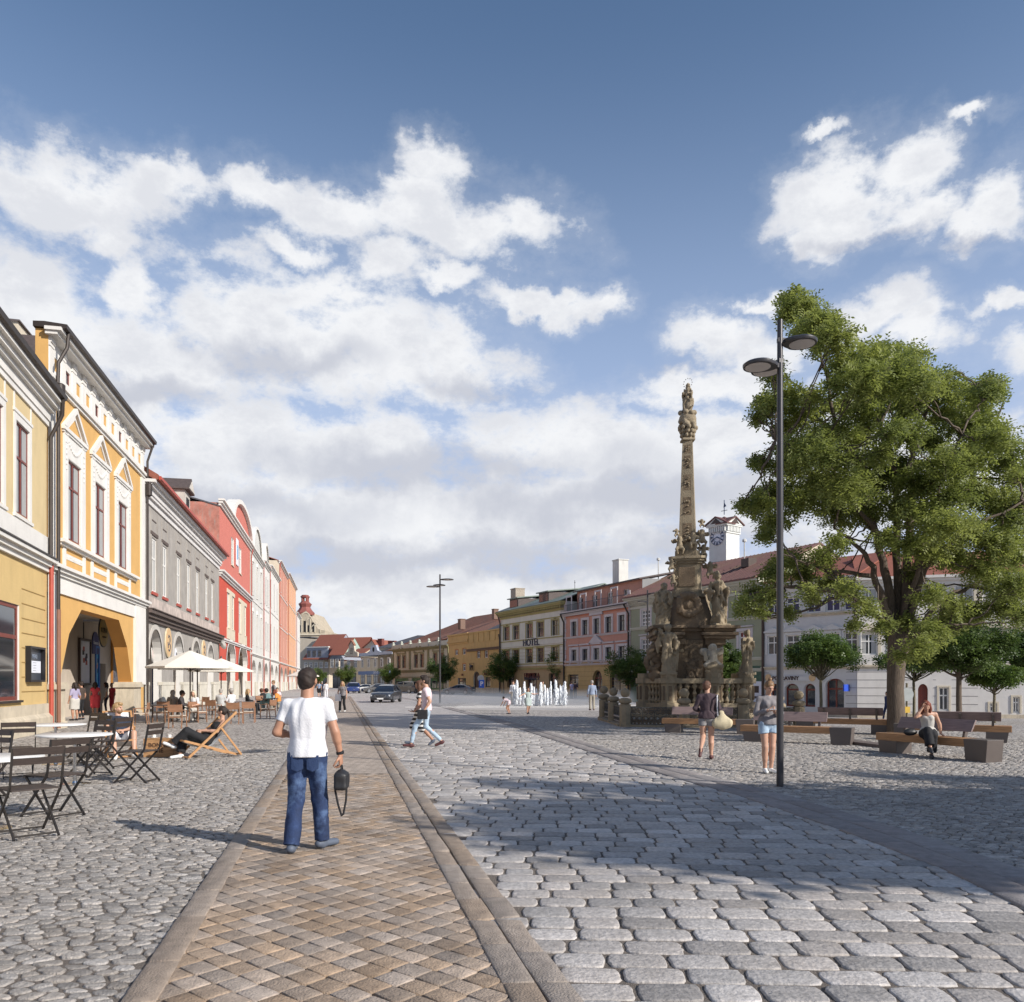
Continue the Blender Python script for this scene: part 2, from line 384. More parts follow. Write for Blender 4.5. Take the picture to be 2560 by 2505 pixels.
PE = lambda Y, x0: x0-.2098*(Y-4.305)      # path edges, parallel to the left row
XL0, XL1, XR0, XR1 = -2.058, -1.861, -.008, .378
BAND = [(0,3.6),(4.6,4.45),(7.33,4.57),(9.17,4.45),(12.08,4.06),(16,3.2),(31.9,.54),(53.8,-3.9),(75,-8.3),(95,-13.5)]
def bandx(Y):
    for (y0, x0), (y1, x1) in zip(BAND, BAND[1:]):
        if y0 <= Y <= y1: return x0+(x1-x0)*(Y-y0)/(y1-y0)
    return BAND[-1][1] if Y > 95 else BAND[0][1]
def strip(name, fl, fr, y0, y1, dz, m, step=1.0, cols=1):
    V = []; Fs = []; ys = list(np.arange(y0, y1, step))+[y1]
    for Y in ys:
        a, b = fl(Y), fr(Y)
        for k in range(cols+1):
            x = a+(b-a)*k/cols; V.append((x, Y, gz(x, Y)+dz))
    for j in range(len(ys)-1):
        for k in range(cols): q = j*(cols+1)+k; Fs.append((q, q+1, q+cols+2, q+cols+1))
    return fastmesh(name, V, Fs, m)
lim = lambda Y: .64*Y+3.2
NL, NR, NRD, NP = 22.0, 24.0, 30.0, 15.0     # where single stones end and the textured field goes on
tag(strip('cobbles', lambda Y: -60, lambda Y: PE(Y, XL0)+.05, NL, 250, -.004, M_cobfar), 'grey irregular cobbles in front of the left row', kind='structure')
tag(strip('cobbles', lambda Y: bandx(Y)-.05, lambda Y: 70, NR, 64, -.004, M_cobfar, cols=60), 'grey cobbles of the right side of the square', kind='structure')
tag(strip('road', lambda Y: PE(Y, XR1)-.1, lambda Y: bandx(Y)+.1, NRD, 64, 0.0, M_settfar), 'road of grey setts', kind='structure')
tag(strip('road', lambda Y: -60, lambda Y: 90, 64, 300, .002, M_settfar, step=3, cols=60), 'street across the far end of the square', kind='structure')
tag(strip('path', lambda Y: PE(Y, XL1)-.05, lambda Y: PE(Y, XR0)+.05, NP, 95, .004, M_pathfar), 'brown block path between two kerbs', kind='structure')
for n_, fl, fr, y0, y1, m_ in (('cobbles', lambda Y: -60, lambda Y: -lim(Y)+.05, 2, NL, M_cobfar), ('cobbles', lambda Y: lim(Y)-.05, lambda Y: 70, 2, NR, M_cobfar), ('cobbles', lambda Y: -60, lambda Y: PE(Y, XL0)+.03, -40, 2.1, M_cobfar), ('cobbles', lambda Y: 3.6, lambda Y: 70, -40, 2.1, M_cobfar),
        ('road', lambda Y: PE(Y, XR1)-.05, lambda Y: 3.6, -40, 2.05, M_settfar), ('path', lambda Y: PE(Y, XL1)-.02, lambda Y: PE(Y, XR0)+.02, -40, 2.05, M_pathfar)):
    tag(strip(n_, fl, fr, y0, y1, -.004, m_, cols=24), 'paving beyond the edge of the view', kind='structure')
# pale smooth paving round the fountain, and a strip at the foot of the left row
mb = MB(); mb.prismz([(-3.6,50),(5.6,47),(9.6,58),(9.2,76),(-1.0,79),(-3.9,60)], -.05, .012, M_smooth)
tag(mb.obj('pavement'), 'pale slab paving round the fountain', kind='structure')

# ---- single stones --------------------------------------------------------
def stones(name, polys, m, ztop=0.0, zbot=-.035, dome=.008, inset=.018, zj=.004, smooth=True, zf=None, tilt=.010):
    V = []; Fq = []; A = []
    for P in polys:
        P = np.asarray(P); n = len(P); c = P.mean(0); r = min(1, max(0, .5+.2*RNG.normal() if RNG.random() > .10 else RNG.choice([0., .04, .96, 1.]))); dz = RNG.normal()*zj
        tx, ty = RNG.normal(size=2)*tilt
        size = math.sqrt(abs(np.sum(P[:,0]*np.roll(P[:,1],-1)-np.roll(P[:,0],-1)*P[:,1])/2))+1e-6
        k1 = 1-inset/size; k2 = 1-2.4*inset/size; k3 = .45
        g = gz(c[0], c[1]); b = len(V)
        for k, z in ((1.03, zbot), (1.0, ztop-.009), (k1, ztop-.0015), (max(k2,.5), ztop+dome*.55), (k3*.9, ztop+dome)):
            for p in P:
                q = c+(p-c)*k; h = z if z == zbot else z+dz+(q[0]-c[0])*tx+(q[1]-c[1])*ty
                V.append((q[0], q[1], g+h)); A.append(r)
        for ring in range(4):
            o = b+ring*n
            for i in range(n):
                j = (i+1) % n; Fq.append((o+i, o+j, o+n+j, o+n+i))
        o = b+4*n                                # cap as quads around the ring centre
        V.append((c[0], c[1], g+ztop+dome+dz)); A.append(r); cc = len(V)-1
        for i in range(0, n-1, 2): Fq.append((cc, o+i, o+(i+1) % n, o+(i+2) % n))
    return fastmesh(name, V, Fq, m, attr=A, smooth=smooth)
def rrect(w, h, n=12, p=5.0, jit=.06):
    a = np.arange(n)*2*PI/n+PI/n
    c, s = np.cos(a), np.sin(a)
    r = (np.abs(c)**p+np.abs(s)**p)**(-1/p)
    r = r*(1+RNG.normal(size=n)*jit*.35)
    return np.stack([c*r*w/2, s*r*h/2], 1)
def rot2(P, a): 
    c, s = math.cos(a), math.sin(a); return P @ np.array([[c, s], [-s, c]])
# road setts, running bond
polys = []; a0 = R(-2.5); y = 1.0
while y < NRD+.3:
    h = .255+RNG.normal()*.016; x = -9+RNG.random()*.35
    while x < 7.5:
        w = .355+RNG.normal()*.04; w = max(.24, w)
        c = rot2(np.array([[x+w/2, y+h/2+.012*math.sin(x*1.3+y)]]), a0)[0]
        if PE(c[1], XR1)-.10 < c[0] < bandx(c[1])+.1 and c[1] < NRD and c[1] > 2.0:
            polys.append(rot2(rrect(w-.022, h-.022, n=20, p=8, jit=.05), a0+RNG.normal()*.025)+c)
        x += w
    y += h
tag(stones('road', polys, M_stone, dome=.0008, inset=.007, zj=.0028, tilt=.007, smooth=False), 'road of large grey setts laid in rows', kind='structure')
# path blocks laid diagonally
polys = []; a0 = R(-40)
for i in range(-90, 90):
    for j in range(-110, 110):
        w, h = .20, .155
        c = rot2(np.array([[i*w+(0.0 if j % 2 else .02), j*h]]), a0)[0]+np.array([-2.0, 9.0])
        if PE(c[1], XL1)-.05 < c[0] < PE(c[1], XR0)+.05 and 2.0 < c[1] < NP:
            polys.append(rot2(rrect(w-.008+RNG.normal()*.003, h-.008+RNG.normal()*.003, p=22, jit=.02), a0+RNG.normal()*.012)+c)
tag(stones('path', polys, M_block, ztop=.004, dome=.0006, inset=.004, zj=.0012, tilt=.003, smooth=False), 'brown path of square blocks laid diagonally', kind='structure')
# kerbs: long stones
def kerb(name, fl, fr, y0, y1, ln, m, dome=.002, zt=.012, lab=''):
    polys = []; y = y0+RNG.random()*.3
    while y < y1:
        l = ln*(1+RNG.normal()*.18)*(1 if y < 30 else 2.5); l = max(.3, l); g = .007; e = RNG.normal()*.02
        ya, yb = y+g, y+l-g
        ks = [0, .5, 1]
        L_ = [(fl(ya+(yb-ya)*k)+g, ya+(yb-ya)*k) for k in ks]; R_ = [(fr(ya+(yb-ya)*k)-g, ya+(yb-ya)*k+e) for k in reversed(ks)]
        P = R_+L_; P = [P[-1]]+P[:-1] if False else P
        polys.append(np.array([(L_[0][0], L_[0][1]), (R_[2][0], R_[2][1]), (R_[1][0], R_[1][1]), (R_[0][0], R_[0][1]), (L_[2][0], L_[2][1]), (L_[1][0], L_[1][1])])+RNG.normal(size=(6,2))*.003)
        y += l
    return tag(stones(name, polys, m, ztop=zt, dome=dome, inset=.006, zj=.0015, tilt=.003, smooth=False), lab, kind='structure')
kerb('kerb', lambda Y: PE(Y, XL0), lambda Y: PE(Y, XL1), -3, 95, .75, M_kerbl, lab='single brown stone kerb on the left of the path')
xm = (XR0+XR1)/2
kerb('kerb', lambda Y: PE(Y, XR0), lambda Y: PE(Y, xm), -3, 95, .6, M_kerbl, lab='inner course of the brown kerb right of the path')
kerb('kerb', lambda Y: PE(Y, xm), lambda Y: PE(Y, XR1), -3, 95, .55, M_kerbl, lab='outer course of the brown kerb right of the path')
kerb('kerb', lambda Y: bandx(Y)-.72, lambda Y: bandx(Y)-.36, .3, 94, .95, M_kerbg, lab='near course of the flat slab band beside the road')
kerb('kerb', lambda Y: bandx(Y)-.36, lambda Y: bandx(Y), .3, 94, .95, M_kerbg, lab='far course of the flat slab band beside the road')
# irregular cobbles: shrunken cells of a jittered grid
def cells(x0, x1, y0, y1, sx, sy, inside, ang=0.0, shrink=.84, jit=.42):
    nx = int((x1-x0)/sx)+4; ny = int((y1-y0)/sy)+4
    gx = (np.arange(nx)[None, :]+.5*(np.arange(ny)[:, None] % 2)-2)*sx+x0+RNG.uniform(-jit, jit, (ny, nx))*sx
    gy = (np.arange(ny)[:, None]-2)*sy+y0+RNG.uniform(-jit, jit, (ny, nx))*sy
    out = []
    offs = [(a, b) for a in (-2,-1,0,1,2) for b in (-2,-1,0,1,2) if (a, b) != (0, 0)]
    for j in range(2, ny-2):
        for i in range(2, nx-2):
            cx_, cy_ = gx[j, i], gy[j, i]
            if not inside(cx_, cy_): continue
            P = [(-sx*1.2, -sy*1.2), (sx*1.2, -sy*1.2), (sx*1.2, sy*1.2), (-sx*1.2, sy*1.2)]
            for a, b in offs:
                qx, qy = gx[j+a, i+b]-cx_, gy[j+a, i+b]-cy_
                # metric stretched so that cells come out elongated
                h = (qx*qx+qy*qy*(sx/sy)**2)/2; nxx, nyy = qx, qy*(sx/sy)**2
                Q = []; n = len(P)
                for k in range(n):
                    p, q = P[k], P[(k+1) % n]
                    dp = p[0]*nxx+p[1]*nyy-h; dq = q[0]*nxx+q[1]*nyy-h
                    if dp <= 0: Q.append(p)
                    if dp*dq < 0:
                        t = dp/(dp-dq); Q.append((p[0]+(q[0]-p[0])*t, p[1]+(q[1]-p[1])*t))
                P = Q
                if len(P) < 3: break
            if len(P) < 3: continue
            # rounded outline: resample by angle with a support-function trick (10 points)
            P = np.array(P); c = P.mean(0)
            seg = np.roll(P, -1, 0)-P; ln = np.hypot(seg[:,0], seg[:,1]); tot = ln.sum(); cum = np.concatenate([[0], np.cumsum(ln)])
            t = (np.arange(12)+.5)/12*tot; k = np.searchsorted(cum, t)-1; k = np.clip(k, 0, len(P)-1)
            R_ = P[k]+seg[k]*((t-cum[k])/np.maximum(ln[k], 1e-9))[:, None]
            R_ = c+(R_-c)*(shrink+RNG.normal()*.035)
            out.append(R_+np.array([cx_, cy_]))
    return out
lim = lambda Y: .64*Y+3.2
pl = cells(-18, -1, 2.0, NL, .145, .092, lambda x, y: -lim(y) < x < PE(y, XL0)+.03 and y > 2.1)
tag(stones('cobbles', pl, M_cob, ztop=-.002, dome=.001, inset=.006, zj=.003, tilt=.035, smooth=False), 'irregular grey cobbles of the cafe terrace on the left', kind='structure')
pr = cells(0, 19.5, 2.0, NR, .135, .085, lambda x, y: bandx(y)-.03 < x < lim(y), shrink=.88)
tag(stones('cobbles', pr, M_cob, ztop=-.001, dome=.003, inset=.007, zj=.004, tilt=.035, smooth=False), 'irregular grey cobbles round the benches', kind='structure')
# ================================================================ BUILDINGS
def plaster(name, c, var=.06, dirt=None, amt=.35, ds=.5): return mat(name, c, .9, var=var, scale=1.2, bump=.25, bscale=14, dirt=dirt or tuple(q*.62 for q in c), dirtamt=min(1, amt*1.35), dirtscale=ds*1.6, dst=(1.5, 1.5, .38))
M_white = plaster('white_plaster', (.68,.66,.62), amt=.2)
M_cream = plaster('cream_plaster', (.60,.53,.41))
M_glass = mat('window_glass', (.018,.024,.035), .06, var=0, spec=1.0)
M_curt = mat('net_curtain', (.35,.35,.34), .7, var=.2, scale=4, stretch=(14,1,.6), spec=.8)
M_wood = mat('red_brown_joinery', (.17,.035,.022), .45, var=.15)
M_dkwood = mat('dark_joinery', (.05,.028,.02), .5, var=.15)
M_wfr = mat('white_joinery', (.72,.70,.66), .5, var=.05)
M_gutter = mat('brown_gutter_metal', (.045,.035,.03), .45, var=.2, metal=.3)
M_redpipe = mat('red_drainpipe_paint', (.38,.06,.035), .5, var=.1)
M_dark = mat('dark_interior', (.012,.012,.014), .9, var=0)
M_tile_r = mat('red_roof_tiles', (.25,.085,.055), .85, var=.35, scale=6, bump=.8, bscale=8, stretch=(1,5,5))
M_tile_br = mat('rusty_brown_roof_tiles', (.27,.12,.075), .9, var=.35, scale=3, bump=.8, bscale=8, dirt=(.12,.09,.07), dirtamt=.6, dirtscale=.4)
M_tin_r = mat('dark_red_roof_metal', (.125,.05,.042), .6, var=.2, scale=2, dirt=(.13,.11,.04), dirtamt=.6, dirtscale=.35)
M_slate = mat('grey_slate', (.075,.075,.085), .7, var=.25, scale=5, bump=.4)
M_slate_b = mat('brown_slate', (.085,.065,.06), .7, var=.2, scale=5, bump=.3)
M_tin_g = mat('green_roof_metal', (.17,.21,.18), .5, var=.2)
M_brick = mat('chimney_brick', (.20,.13,.10), .9, var=.35, scale=14, bump=.8)
M_stone_b = plaster('pale_base_stone', (.52,.45,.34), var=.2, amt=.5, ds=2)
M_pier = plaster('pale_pier_plaster', (.60,.56,.47), var=.12, amt=.5, ds=1.2)
M_stain = plaster('bare_grey_plaster', (.47,.43,.36), var=.2, amt=.6, ds=.4)

class Bld:
    """a building: local x runs along the facade (seen left to right), y goes inwards, z up"""
    def __init__(s, name, label, P0, P1, base=None, cat='building', group=None):
        s.P0 = Vector((P0[0], P0[1])); d = Vector((P1[0]-P0[0], P1[1]-P0[1])); s.W = d.length; s.d = d.normalized(); s.n = Vector((-s.d.y, s.d.x))
        s.b = (min(gz(P0[0], P0[1]), gz(P1[0], P1[1])) if base is None else base)
        s.root = thing(name, label, cat, (P0[0], P0[1], s.b), math.atan2(s.d.y, s.d.x), group)
        s.wall = MB(); s.trim = MB(); s.fine = MB()
    def u(s, x, off=0.0):     # picture column -> distance along the facade (plane pushed inwards by off)
        k = (x-CX)/F; p = s.P0+s.n*off
        return (k*p.y-p.x)/(s.d.x-k*s.d.y)
    def z(s, x, y, off=0.0):
        Y = s.P0.y+s.n.y*off+s.u(x, off)*s.d.y
        return EYE+(HY-y)/F*Y-s.b
    def panel(s, u0, u1, z0, z1, ops=(), m=None, y=0.0, depth=.25, mr=None, mb=None):
        """wall panel with openings: (ua, ub, za, zb) or (ua, ub, za, zb, profile)"""
        mb = mb or s.wall; us = sorted({u0, u1, *[o[0] for o in ops], *[o[1] for o in ops]}); zs = sorted({z0, z1, *[o[2] for o in ops], *[o[3] for o in ops]})
        us = [q for q in us if u0 <= q <= u1]; zs = [q for q in zs if z0 <= q <= z1]
        for a, b in zip(us, us[1:]):
            for c, d in zip(zs, zs[1:]):
                mu, mz = (a+b)/2, (c+d)/2
                if any(o[0] < mu < o[1] and o[2] < mz < o[3] for o in ops): continue
                mb.add([(a,y,c),(b,y,c),(b,y,d),(a,y,d)], [(0,1,2,3)], m)
        mr = mr or m
        for o in ops:
            ua, ub, za, zb = o[:4]
            if len(o) > 4:
                pr = o[4]        # from left springing over the top to right springing
                top = zb
                for (x0, q0), (x1, q1) in zip(pr, pr[1:]):
                    if x1 > x0+1e-6: mb.add([(x0,y,q0),(x1,y,q1),(x1,y,top),(x0,y,top)], [(0,1,2,3)], m)
                    mb.add([(x0,y,q0),(x1,y,q1),(x1,y+depth,q1),(x0,y+depth,q0)], [(3,2,1,0)], mr)
                zl, zr = pr[0][1], pr[-1][1]
            else:
                zl = zr = zb
                mb.add([(ua,y,zb),(ub,y,zb),(ub,y+depth,zb),(ua,y+depth,zb)], [(3,2,1,0)], mr)
            mb.add([(ua,y,za),(ua,y,zl),(ua,y+depth,zl),(ua,y+depth,za)], [(0,1,2,3)], mr)
            mb.add([(ub,y,za),(ub,y,zr),(ub,y+depth,zr),(ub,y+depth,za)], [(3,2,1,0)], mr)
            if za > z0+1e-3: mb.add([(ua,y,za),(ub,y,za),(ub,y+depth,za),(ua,y+depth,za)], [(0,1,2,3)], mr)
    def sides(s, z1, D, m, z0=-.3):
        w = s.W
        s.wall.add([(0,0,z0),(0,D,z0),(0,D,z1),(0,0,z1),(w,0,z0),(w,D,z0),(w,D,z1),(w,0,z1)], [(0,3,2,1),(4,5,6,7),(1,2,6,5)], m)
    def cornice(s, u0, u1, z, steps, m, mb=None):
        """steps: (height, projection) stacked upwards from z"""
        mb = mb or s.trim
        for h, p in steps:
            mb.box(u0-p*.5, u1+p*.5, -p, .06, z, z+h-.001, m); z += h
        return z
    def roof(s, z, D, h, m, over=.35, name='roof', u0=None, u1=None, gable=None, lab=None):
        u0 = -.05 if u0 is None else u0; u1 = s.W+.05 if u1 is None else u1
        mb = MB(); t = .12
        mb.prismx([(-over, z-.02), (D/2, z+h), (D+over, z-.02), (D+over, z-.02-t), (D/2, z+h-t), (-over, z-.02-t)], u0, u1, m)
        if gable: mb.prismx([(0.02, z-.05), (D/2, z+h-t-.02), (D-.02, z-.05)], u0+.12, u0+.16, gable); mb.prismx([(0.02, z-.05), (D/2, z+h-t-.02), (D-.02, z-.05)], u1-.16, u1-.12, gable)
        o = mb.obj(name, None, s.root)
        if lab: o['label'] = lab
        return o
    def done(s, mw=None, mt=None):
        if s.wall.f: s.wall.obj('wall', mw, s.root)
        if s.trim.f: s.trim.obj('cornice', mt, s.root)
        if s.fine.f:
            s.fine.v = [(x, y*.34 if y < 0 else y, z) for x, y, z in s.fine.v]; s.fine.obj('facade_trim', mt, s.root)

def arch(ua, ub, zs, rise=None, n=14, pointed=0):
    r = (ub-ua)/2; rise = rise or r; c = (ua+ub)/2
    return [(c-r*math.cos(PI*k/n), zs+rise*math.sin(PI*k/n)) for k in range(n+1)]
def archop(ua, ub, za, zs, rise=None): 
    p = arch(ua, ub, zs, rise); return (ua, ub, za, max(q[1] for q in p), p)
_win = {}
def window(par, u, z, w, h, fr, y=.16, mull=1, trans=(.36,), glass=None, th=.07, sill=None, arched=False, surround=None, key=None, curtain=False, name='window', hood=None, sw=.16, sd=.05):
    """window part (frame) with a pane sub-part; mesh data is shared between equal windows. u = centre, z = bottom"""
    glass = glass or M_glass
    k = (round(w,2), round(h,2), fr.name, mull, trans, glass.name, th, sill.name if sill else None, arched, surround.name if surround else None, curtain, hood, y, sw)
    if k not in _win:
        mb = MB(); a = w/2; d = .06
        mb.box(-a, -a+th, 0, d, 0, h, fr); mb.box(a-th, a, 0, d, 0, h, fr); mb.box(-a+th, a-th, 0, d, h-th, h, fr); mb.box(-a+th, a-th, 0, d, 0, th, fr)
        for i in range(mull):
            x = -a+w*(i+1)/(mull+1); mb.box(x-th*.45, x+th*.45, -.004, d-.004, th, h-th, fr)
        for t_ in trans:
            zz = h*(1-t_); mb.box(-a+th, a-th, -.008, d-.008, zz-th*.5, zz+th*.5, fr)
        if sill: mb.box(-a-.08, a+.08, -y-.10, .02, -.07, -.002, sill)
        if surround:
            q = sw; yy = -y-sd
            mb.box(-a-q, -a, yy, -y+.01, -.02, h+q, surround); mb.box(a, a+q, yy, -y+.01, -.02, h+q, surround); mb.box(-a, a, yy, -y+.01, h, h+q, surround)
            if hood == 'flat': mb.box(-a-q-.08, a+q+.08, yy-.12, -y+.01, h+q+.10, h+q+.22, surround)
            if hood == 'tri':
                mb.prism([(-a-q-.1, h+q+.05), (a+q+.1, h+q+.05), (a+q+.1, h+q+.14), (0, h+q+.14+w*.32), (-a-q-.1, h+q+.14)], yy-.12, -y+.01, surround)
            if hood == 'arch':
                pr = [(x_, z_) for x_, z_ in arch(-a-q, a+q, h+q+.1, w*.35)]; mb.prism([(-a-q, h+q+.02), (a+q, h+q+.02)]+list(reversed(pr)), yy-.10, -y+.01, surround)
        pm = MB(); pm.box(-a+.02, a-.02, .025, .045, .02, h-.02, glass)
        if curtain: pm.box(-a+.03, -a+w*.36, .018, .026, .05, h-.05, M_curt); pm.box(a-w*.36, a-.03, .018, .026, .05, h-.05, M_curt)
        _win[k] = (mb.mesh('window'), pm.mesh('pane'))
    me, pe = _win[k]
    o = bpy.data.objects.new(name, me); COL.objects.link(o); o.parent = par; o.location = (u, y, z)
    p = bpy.data.objects.new('pane', pe); COL.objects.link(p); p.parent = o
    return o
def chimney(par, u, y, z0, z1, w=.9, d=.7, m=None, cap=None):
    mb = MB(); mb.box(u-w/2, u+w/2, y-d/2, y+d/2, z0, z1, m or M_brick); mb.box(u-w/2-.07, u+w/2+.07, y-d/2-.07, y+d/2+.07, z1, z1+.12, cap or m or M_brick)
    return mb.obj('chimney', None, par)
def fineobj(Q, B, name='window_surround'):
    Q.v = [(x, y*.34 if y < 0 else y, z) for x, y, z in Q.v]; Q.obj(name, None, B.root)
def pipe(par, pts, r, m, name='drainpipe'):
    mb = MB(); mb.tube(pts, r, 8, m)
    for p in pts[1:-1]: pass
    return mb.obj(name, None, par, smooth=True)
def roofbits(par, m, u0, u1, z): pass

# the plane of the left row
def LP(x):
    v = .1644*(850-x); Y = F*EYE/v; return ((x-CX)/F*Y, Y)

# ---- 1 yellow building at the left edge ---------------------------------
def LY(x):
    v = 121.5+(118-x)*.208; Y = F*EYE/v; return ((x-CX)/F*Y, Y)
M_yel = plaster('pale_yellow_plaster', (.60,.47,.26), amt=.3); M_yel2 = plaster('yellow_plaster', (.57,.41,.18), amt=.3)
B = Bld('yellow_house', 'pale yellow house with white cornice and banded ground floor, cut by the left edge', LY(-420), LY(117.5), 0)
U = B.u; Z = lambda x, y: B.z(x, y)
zc0 = Z(60, 1395); zt = Z(118, 976)-.35; zl = Z(118, 1399)
shop = (U(-60), U(48), Z(20, 1752), Z(20, 1505))
B.panel(0, B.W, .0, zl, [shop], M_yel2, depth=.22, mr=M_white)
w1a, w1b = U(39), U(73); wz0, wz1 = Z(56, 1290), Z(56, 1065)
ops = [(w1a, w1b, wz0, wz1)]+[(w1a-k*2.6, w1b-k*2.6, wz0, wz1) for k in (1, 2, 3)]
B.panel(0, B.W, zl, zt, ops, M_yel, mr=M_white)
B.sides(zt, 9, M_yel2)
B.cornice(0, B.W, zl-.45, [(.16,.10),(.14,.2),(.12,.32)], M_white)
B.trim.box(0, B.W+.02, -.36, .02, zl-.028, zl+.02, M_gutter)
B.cornice(0, B.W, zt-.9, [(.18,.06),(.3,.10),(.14,.22),(.16,.36),(.12,.5)], M_white)
for k in range(9):
    zz = .9+k*.46
    if zz < zl-.6: B.trim.box(U(54), B.W-.25, -.012, .0, zz, zz+.03, mat('groove_line', (.30,.19,.06), .9))
B.trim.box(0, B.W, -.10, 0, 0, .95, M_stone_b)
B.trim.prismx([(-.22,.0),(-.22,.5),(-.1,.62),(-.1,0)], 0, B.W, M_stone_b)
for a, b, c, d in ops:
    Q_ = MB(); q = .22; Q_.box(a-q, a, -.07, 0, c-.05, d+q, M_white); Q_.box(b, b+q, -.07, 0, c-.05, d+q, M_white); Q_.box(a, b, -.07, 0, d, d+q, M_white)
    Q_.box(a-q-.05, b+q+.05, -.14, 0, d+q, d+q+.1, M_white); Q_.box(a-q, a-q+.12, -.05, 0, d+q+.1, zt-.9, M_white); Q_.box(b+q-.12, b+q, -.05, 0, d+q+.1, zt-.9, M_white)
    Q_.box(a-q-.06, b+q+.06, -.2, 0, c-.16, c-.06, M_white); Q_.box(a-q, b+q, -.06, 0, c-1.15, c-.16, M_white); Q_.box(a-q+.1, b+q-.1, -.08, 0, c-1.02, c-.28, M_yel)
    fineobj(Q_, B); window(B.root, (a+b)/2, c, b-a, d-c, M_wood, y=.05, curtain=True, trans=(.38,))
B.trim.box(0, B.W, -.05, 0, zl+.03, zl+.75, M_white)
window(B.root, (shop[0]+shop[1])/2, shop[2], shop[1]-shop[0], shop[3]-shop[2], M_wood, y=.05, mull=0, trans=(.34,), th=.12, sill=M_gutter)
B.done()
g = MB(); g.prismx([(-.48,zt-.02),(-.62,zt+.03),(-.66,zt+.16),(-.56,zt+.18),(-.48,zt+.12)], 0, B.W, M_gutter); g.obj('gutter', None, B.root)
pipe(B.root, [(B.W-.25,-.55,zt), (B.W-.12,-.5,zt-.5), (B.W-.1,-.14,zt-1.3), (B.W-.1,-.14,zl-.2)], .07, M_gutter)
pipe(B.root, [(B.W-.1,-.16,zl-.2), (B.W-.1,-.16,.08)], .075, M_redpipe)
B.roof(zt+.1, 9, B.z(70, 853, 4.5)-zt-.1, M_slate_b, over=.5, lab='brown slate roof'); YB = B; YZ = zt
# glazed display case on the wall
mb_ = MB(); u0, u1, z0, z1 = U(63), U(101), Z(82, 1705), Z(82, 1617)
n_ = thing('notice_case', 'black framed glazed menu case on the yellow wall beside the shop window', 'notice case', (B.P0.x+B.d.x*u0, B.P0.y+B.d.y*u0, 0), B.root.rotation_euler.z)
w_ = u1-u0; f_ = MB()
for a in ((0, .07, z0, z1), (w_-.07, w_, z0, z1), (.07, w_-.07, z0, z0+.07), (.07, w_-.07, z1-.07, z1)): f_.box(a[0], a[1], -.16, -.0, a[2], a[3], mat('black_paint', (.012,.012,.014), .4, var=0))
f_.box(.07, w_-.07, -.03, -.002, z0+.07, z1-.07, mat('case_back', (.05,.06,.08), .3, var=0)); f_.obj('case', None, n_)
M_paper = mat('white_paper', (.72,.74,.80), .6, var=.03)
for k in range(3):
    x_ = .12+(w_-.24)/3*k; q = MB(); q.box(x_+.01, x_+(w_-.24)/3-.02, -.045, -.035, z0+.3, z0+(z1-z0)*.60, M_paper); q.obj('paper', None, n_)
for k in range(8):
    text('-'*9, .10, mat('ink', (.08,.08,.1), .8, var=0), n_, (w_*.5, -.05, z0+.38+k*.085), ext=.001, name='printed_line', sx=w_*.7)
text('MENU', .2, mat('pale_lettering', (.25,.3,.38), .6, var=0), n_, (w_/2, -.05, z1-.32), ext=.002)
# high ridge wall seen behind the yellow house
q0 = YB.P0+YB.n*9.6; Bk = Bld('rear_gable_house', 'plain beige gable wall rising behind the brown slate roof', q0, q0+YB.d*YB.W, 0); k0, k1, k2 = Bk.u(-200), Bk.u(43), Bk.u(88)
Bk.wall.prism([(k0,0),(k2,0),(k2,Bk.z(88,856)),(k1,Bk.z(43,802)),(k0,Bk.z(-200,790))], 0, 5, M_cream); Bk.trim.prism([(k0,Bk.z(-200,790)),(k1,Bk.z(43,802)),(k2+.1,Bk.z(88,856)),(k2+.1,Bk.z(88,853)),(k1,Bk.z(43,798)),(k0,Bk.z(-200,786))], -.15, 5.1, M_slate_b)
Bk.done()

# ---- 2 orange house with the arcade ---------------------------------------
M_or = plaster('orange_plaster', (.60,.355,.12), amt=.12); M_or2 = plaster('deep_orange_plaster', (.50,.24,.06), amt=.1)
B = Bld('orange_house', 'orange house with white pedimented windows, pillared attic and wide polygonal arch', LP(121), LP(359), 0)
U = B.u; Z = lambda x, y: B.z(x, y); W_ = B.W
zlc = Z(143, 1417); ztop = Z(140, 838)-.1; zat = Z(139, 961)
prof = [(U(152), Z(152, 1688)), (U(173), Z(173, 1584.6)), (U(204), Z(204, 1522)), (U(297), Z(297, 1552)), (U(318), Z(318, 1618)), (U(329), Z(329, 1706))]
apex = (prof[2][1]+prof[3][1])/2; prof[2] = (prof[2][0], apex); prof[3] = (prof[3][0], apex); prof = [(a, max(b, 1.7)) for a, b in prof]
TH = .6
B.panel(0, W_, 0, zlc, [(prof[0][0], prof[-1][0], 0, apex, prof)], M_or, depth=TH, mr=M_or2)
# upper wall with three windows
wn = [(168,201,(168,1142),(183,1352)), (236,262.6,(236,1203),(249,1389)), (294,318,(294,1253),(306,1423))]
wz1 = sum(Z(*w[2]) for w in wn)/3; wz0 = sum(Z(*w[3]) for w in wn)/3
wops = [(U(a), U(b), wz0, wz1) for a, b, _, _ in wn]
B.panel(0, W_, zlc, zat, wops, M_or, depth=.28, mr=M_white)
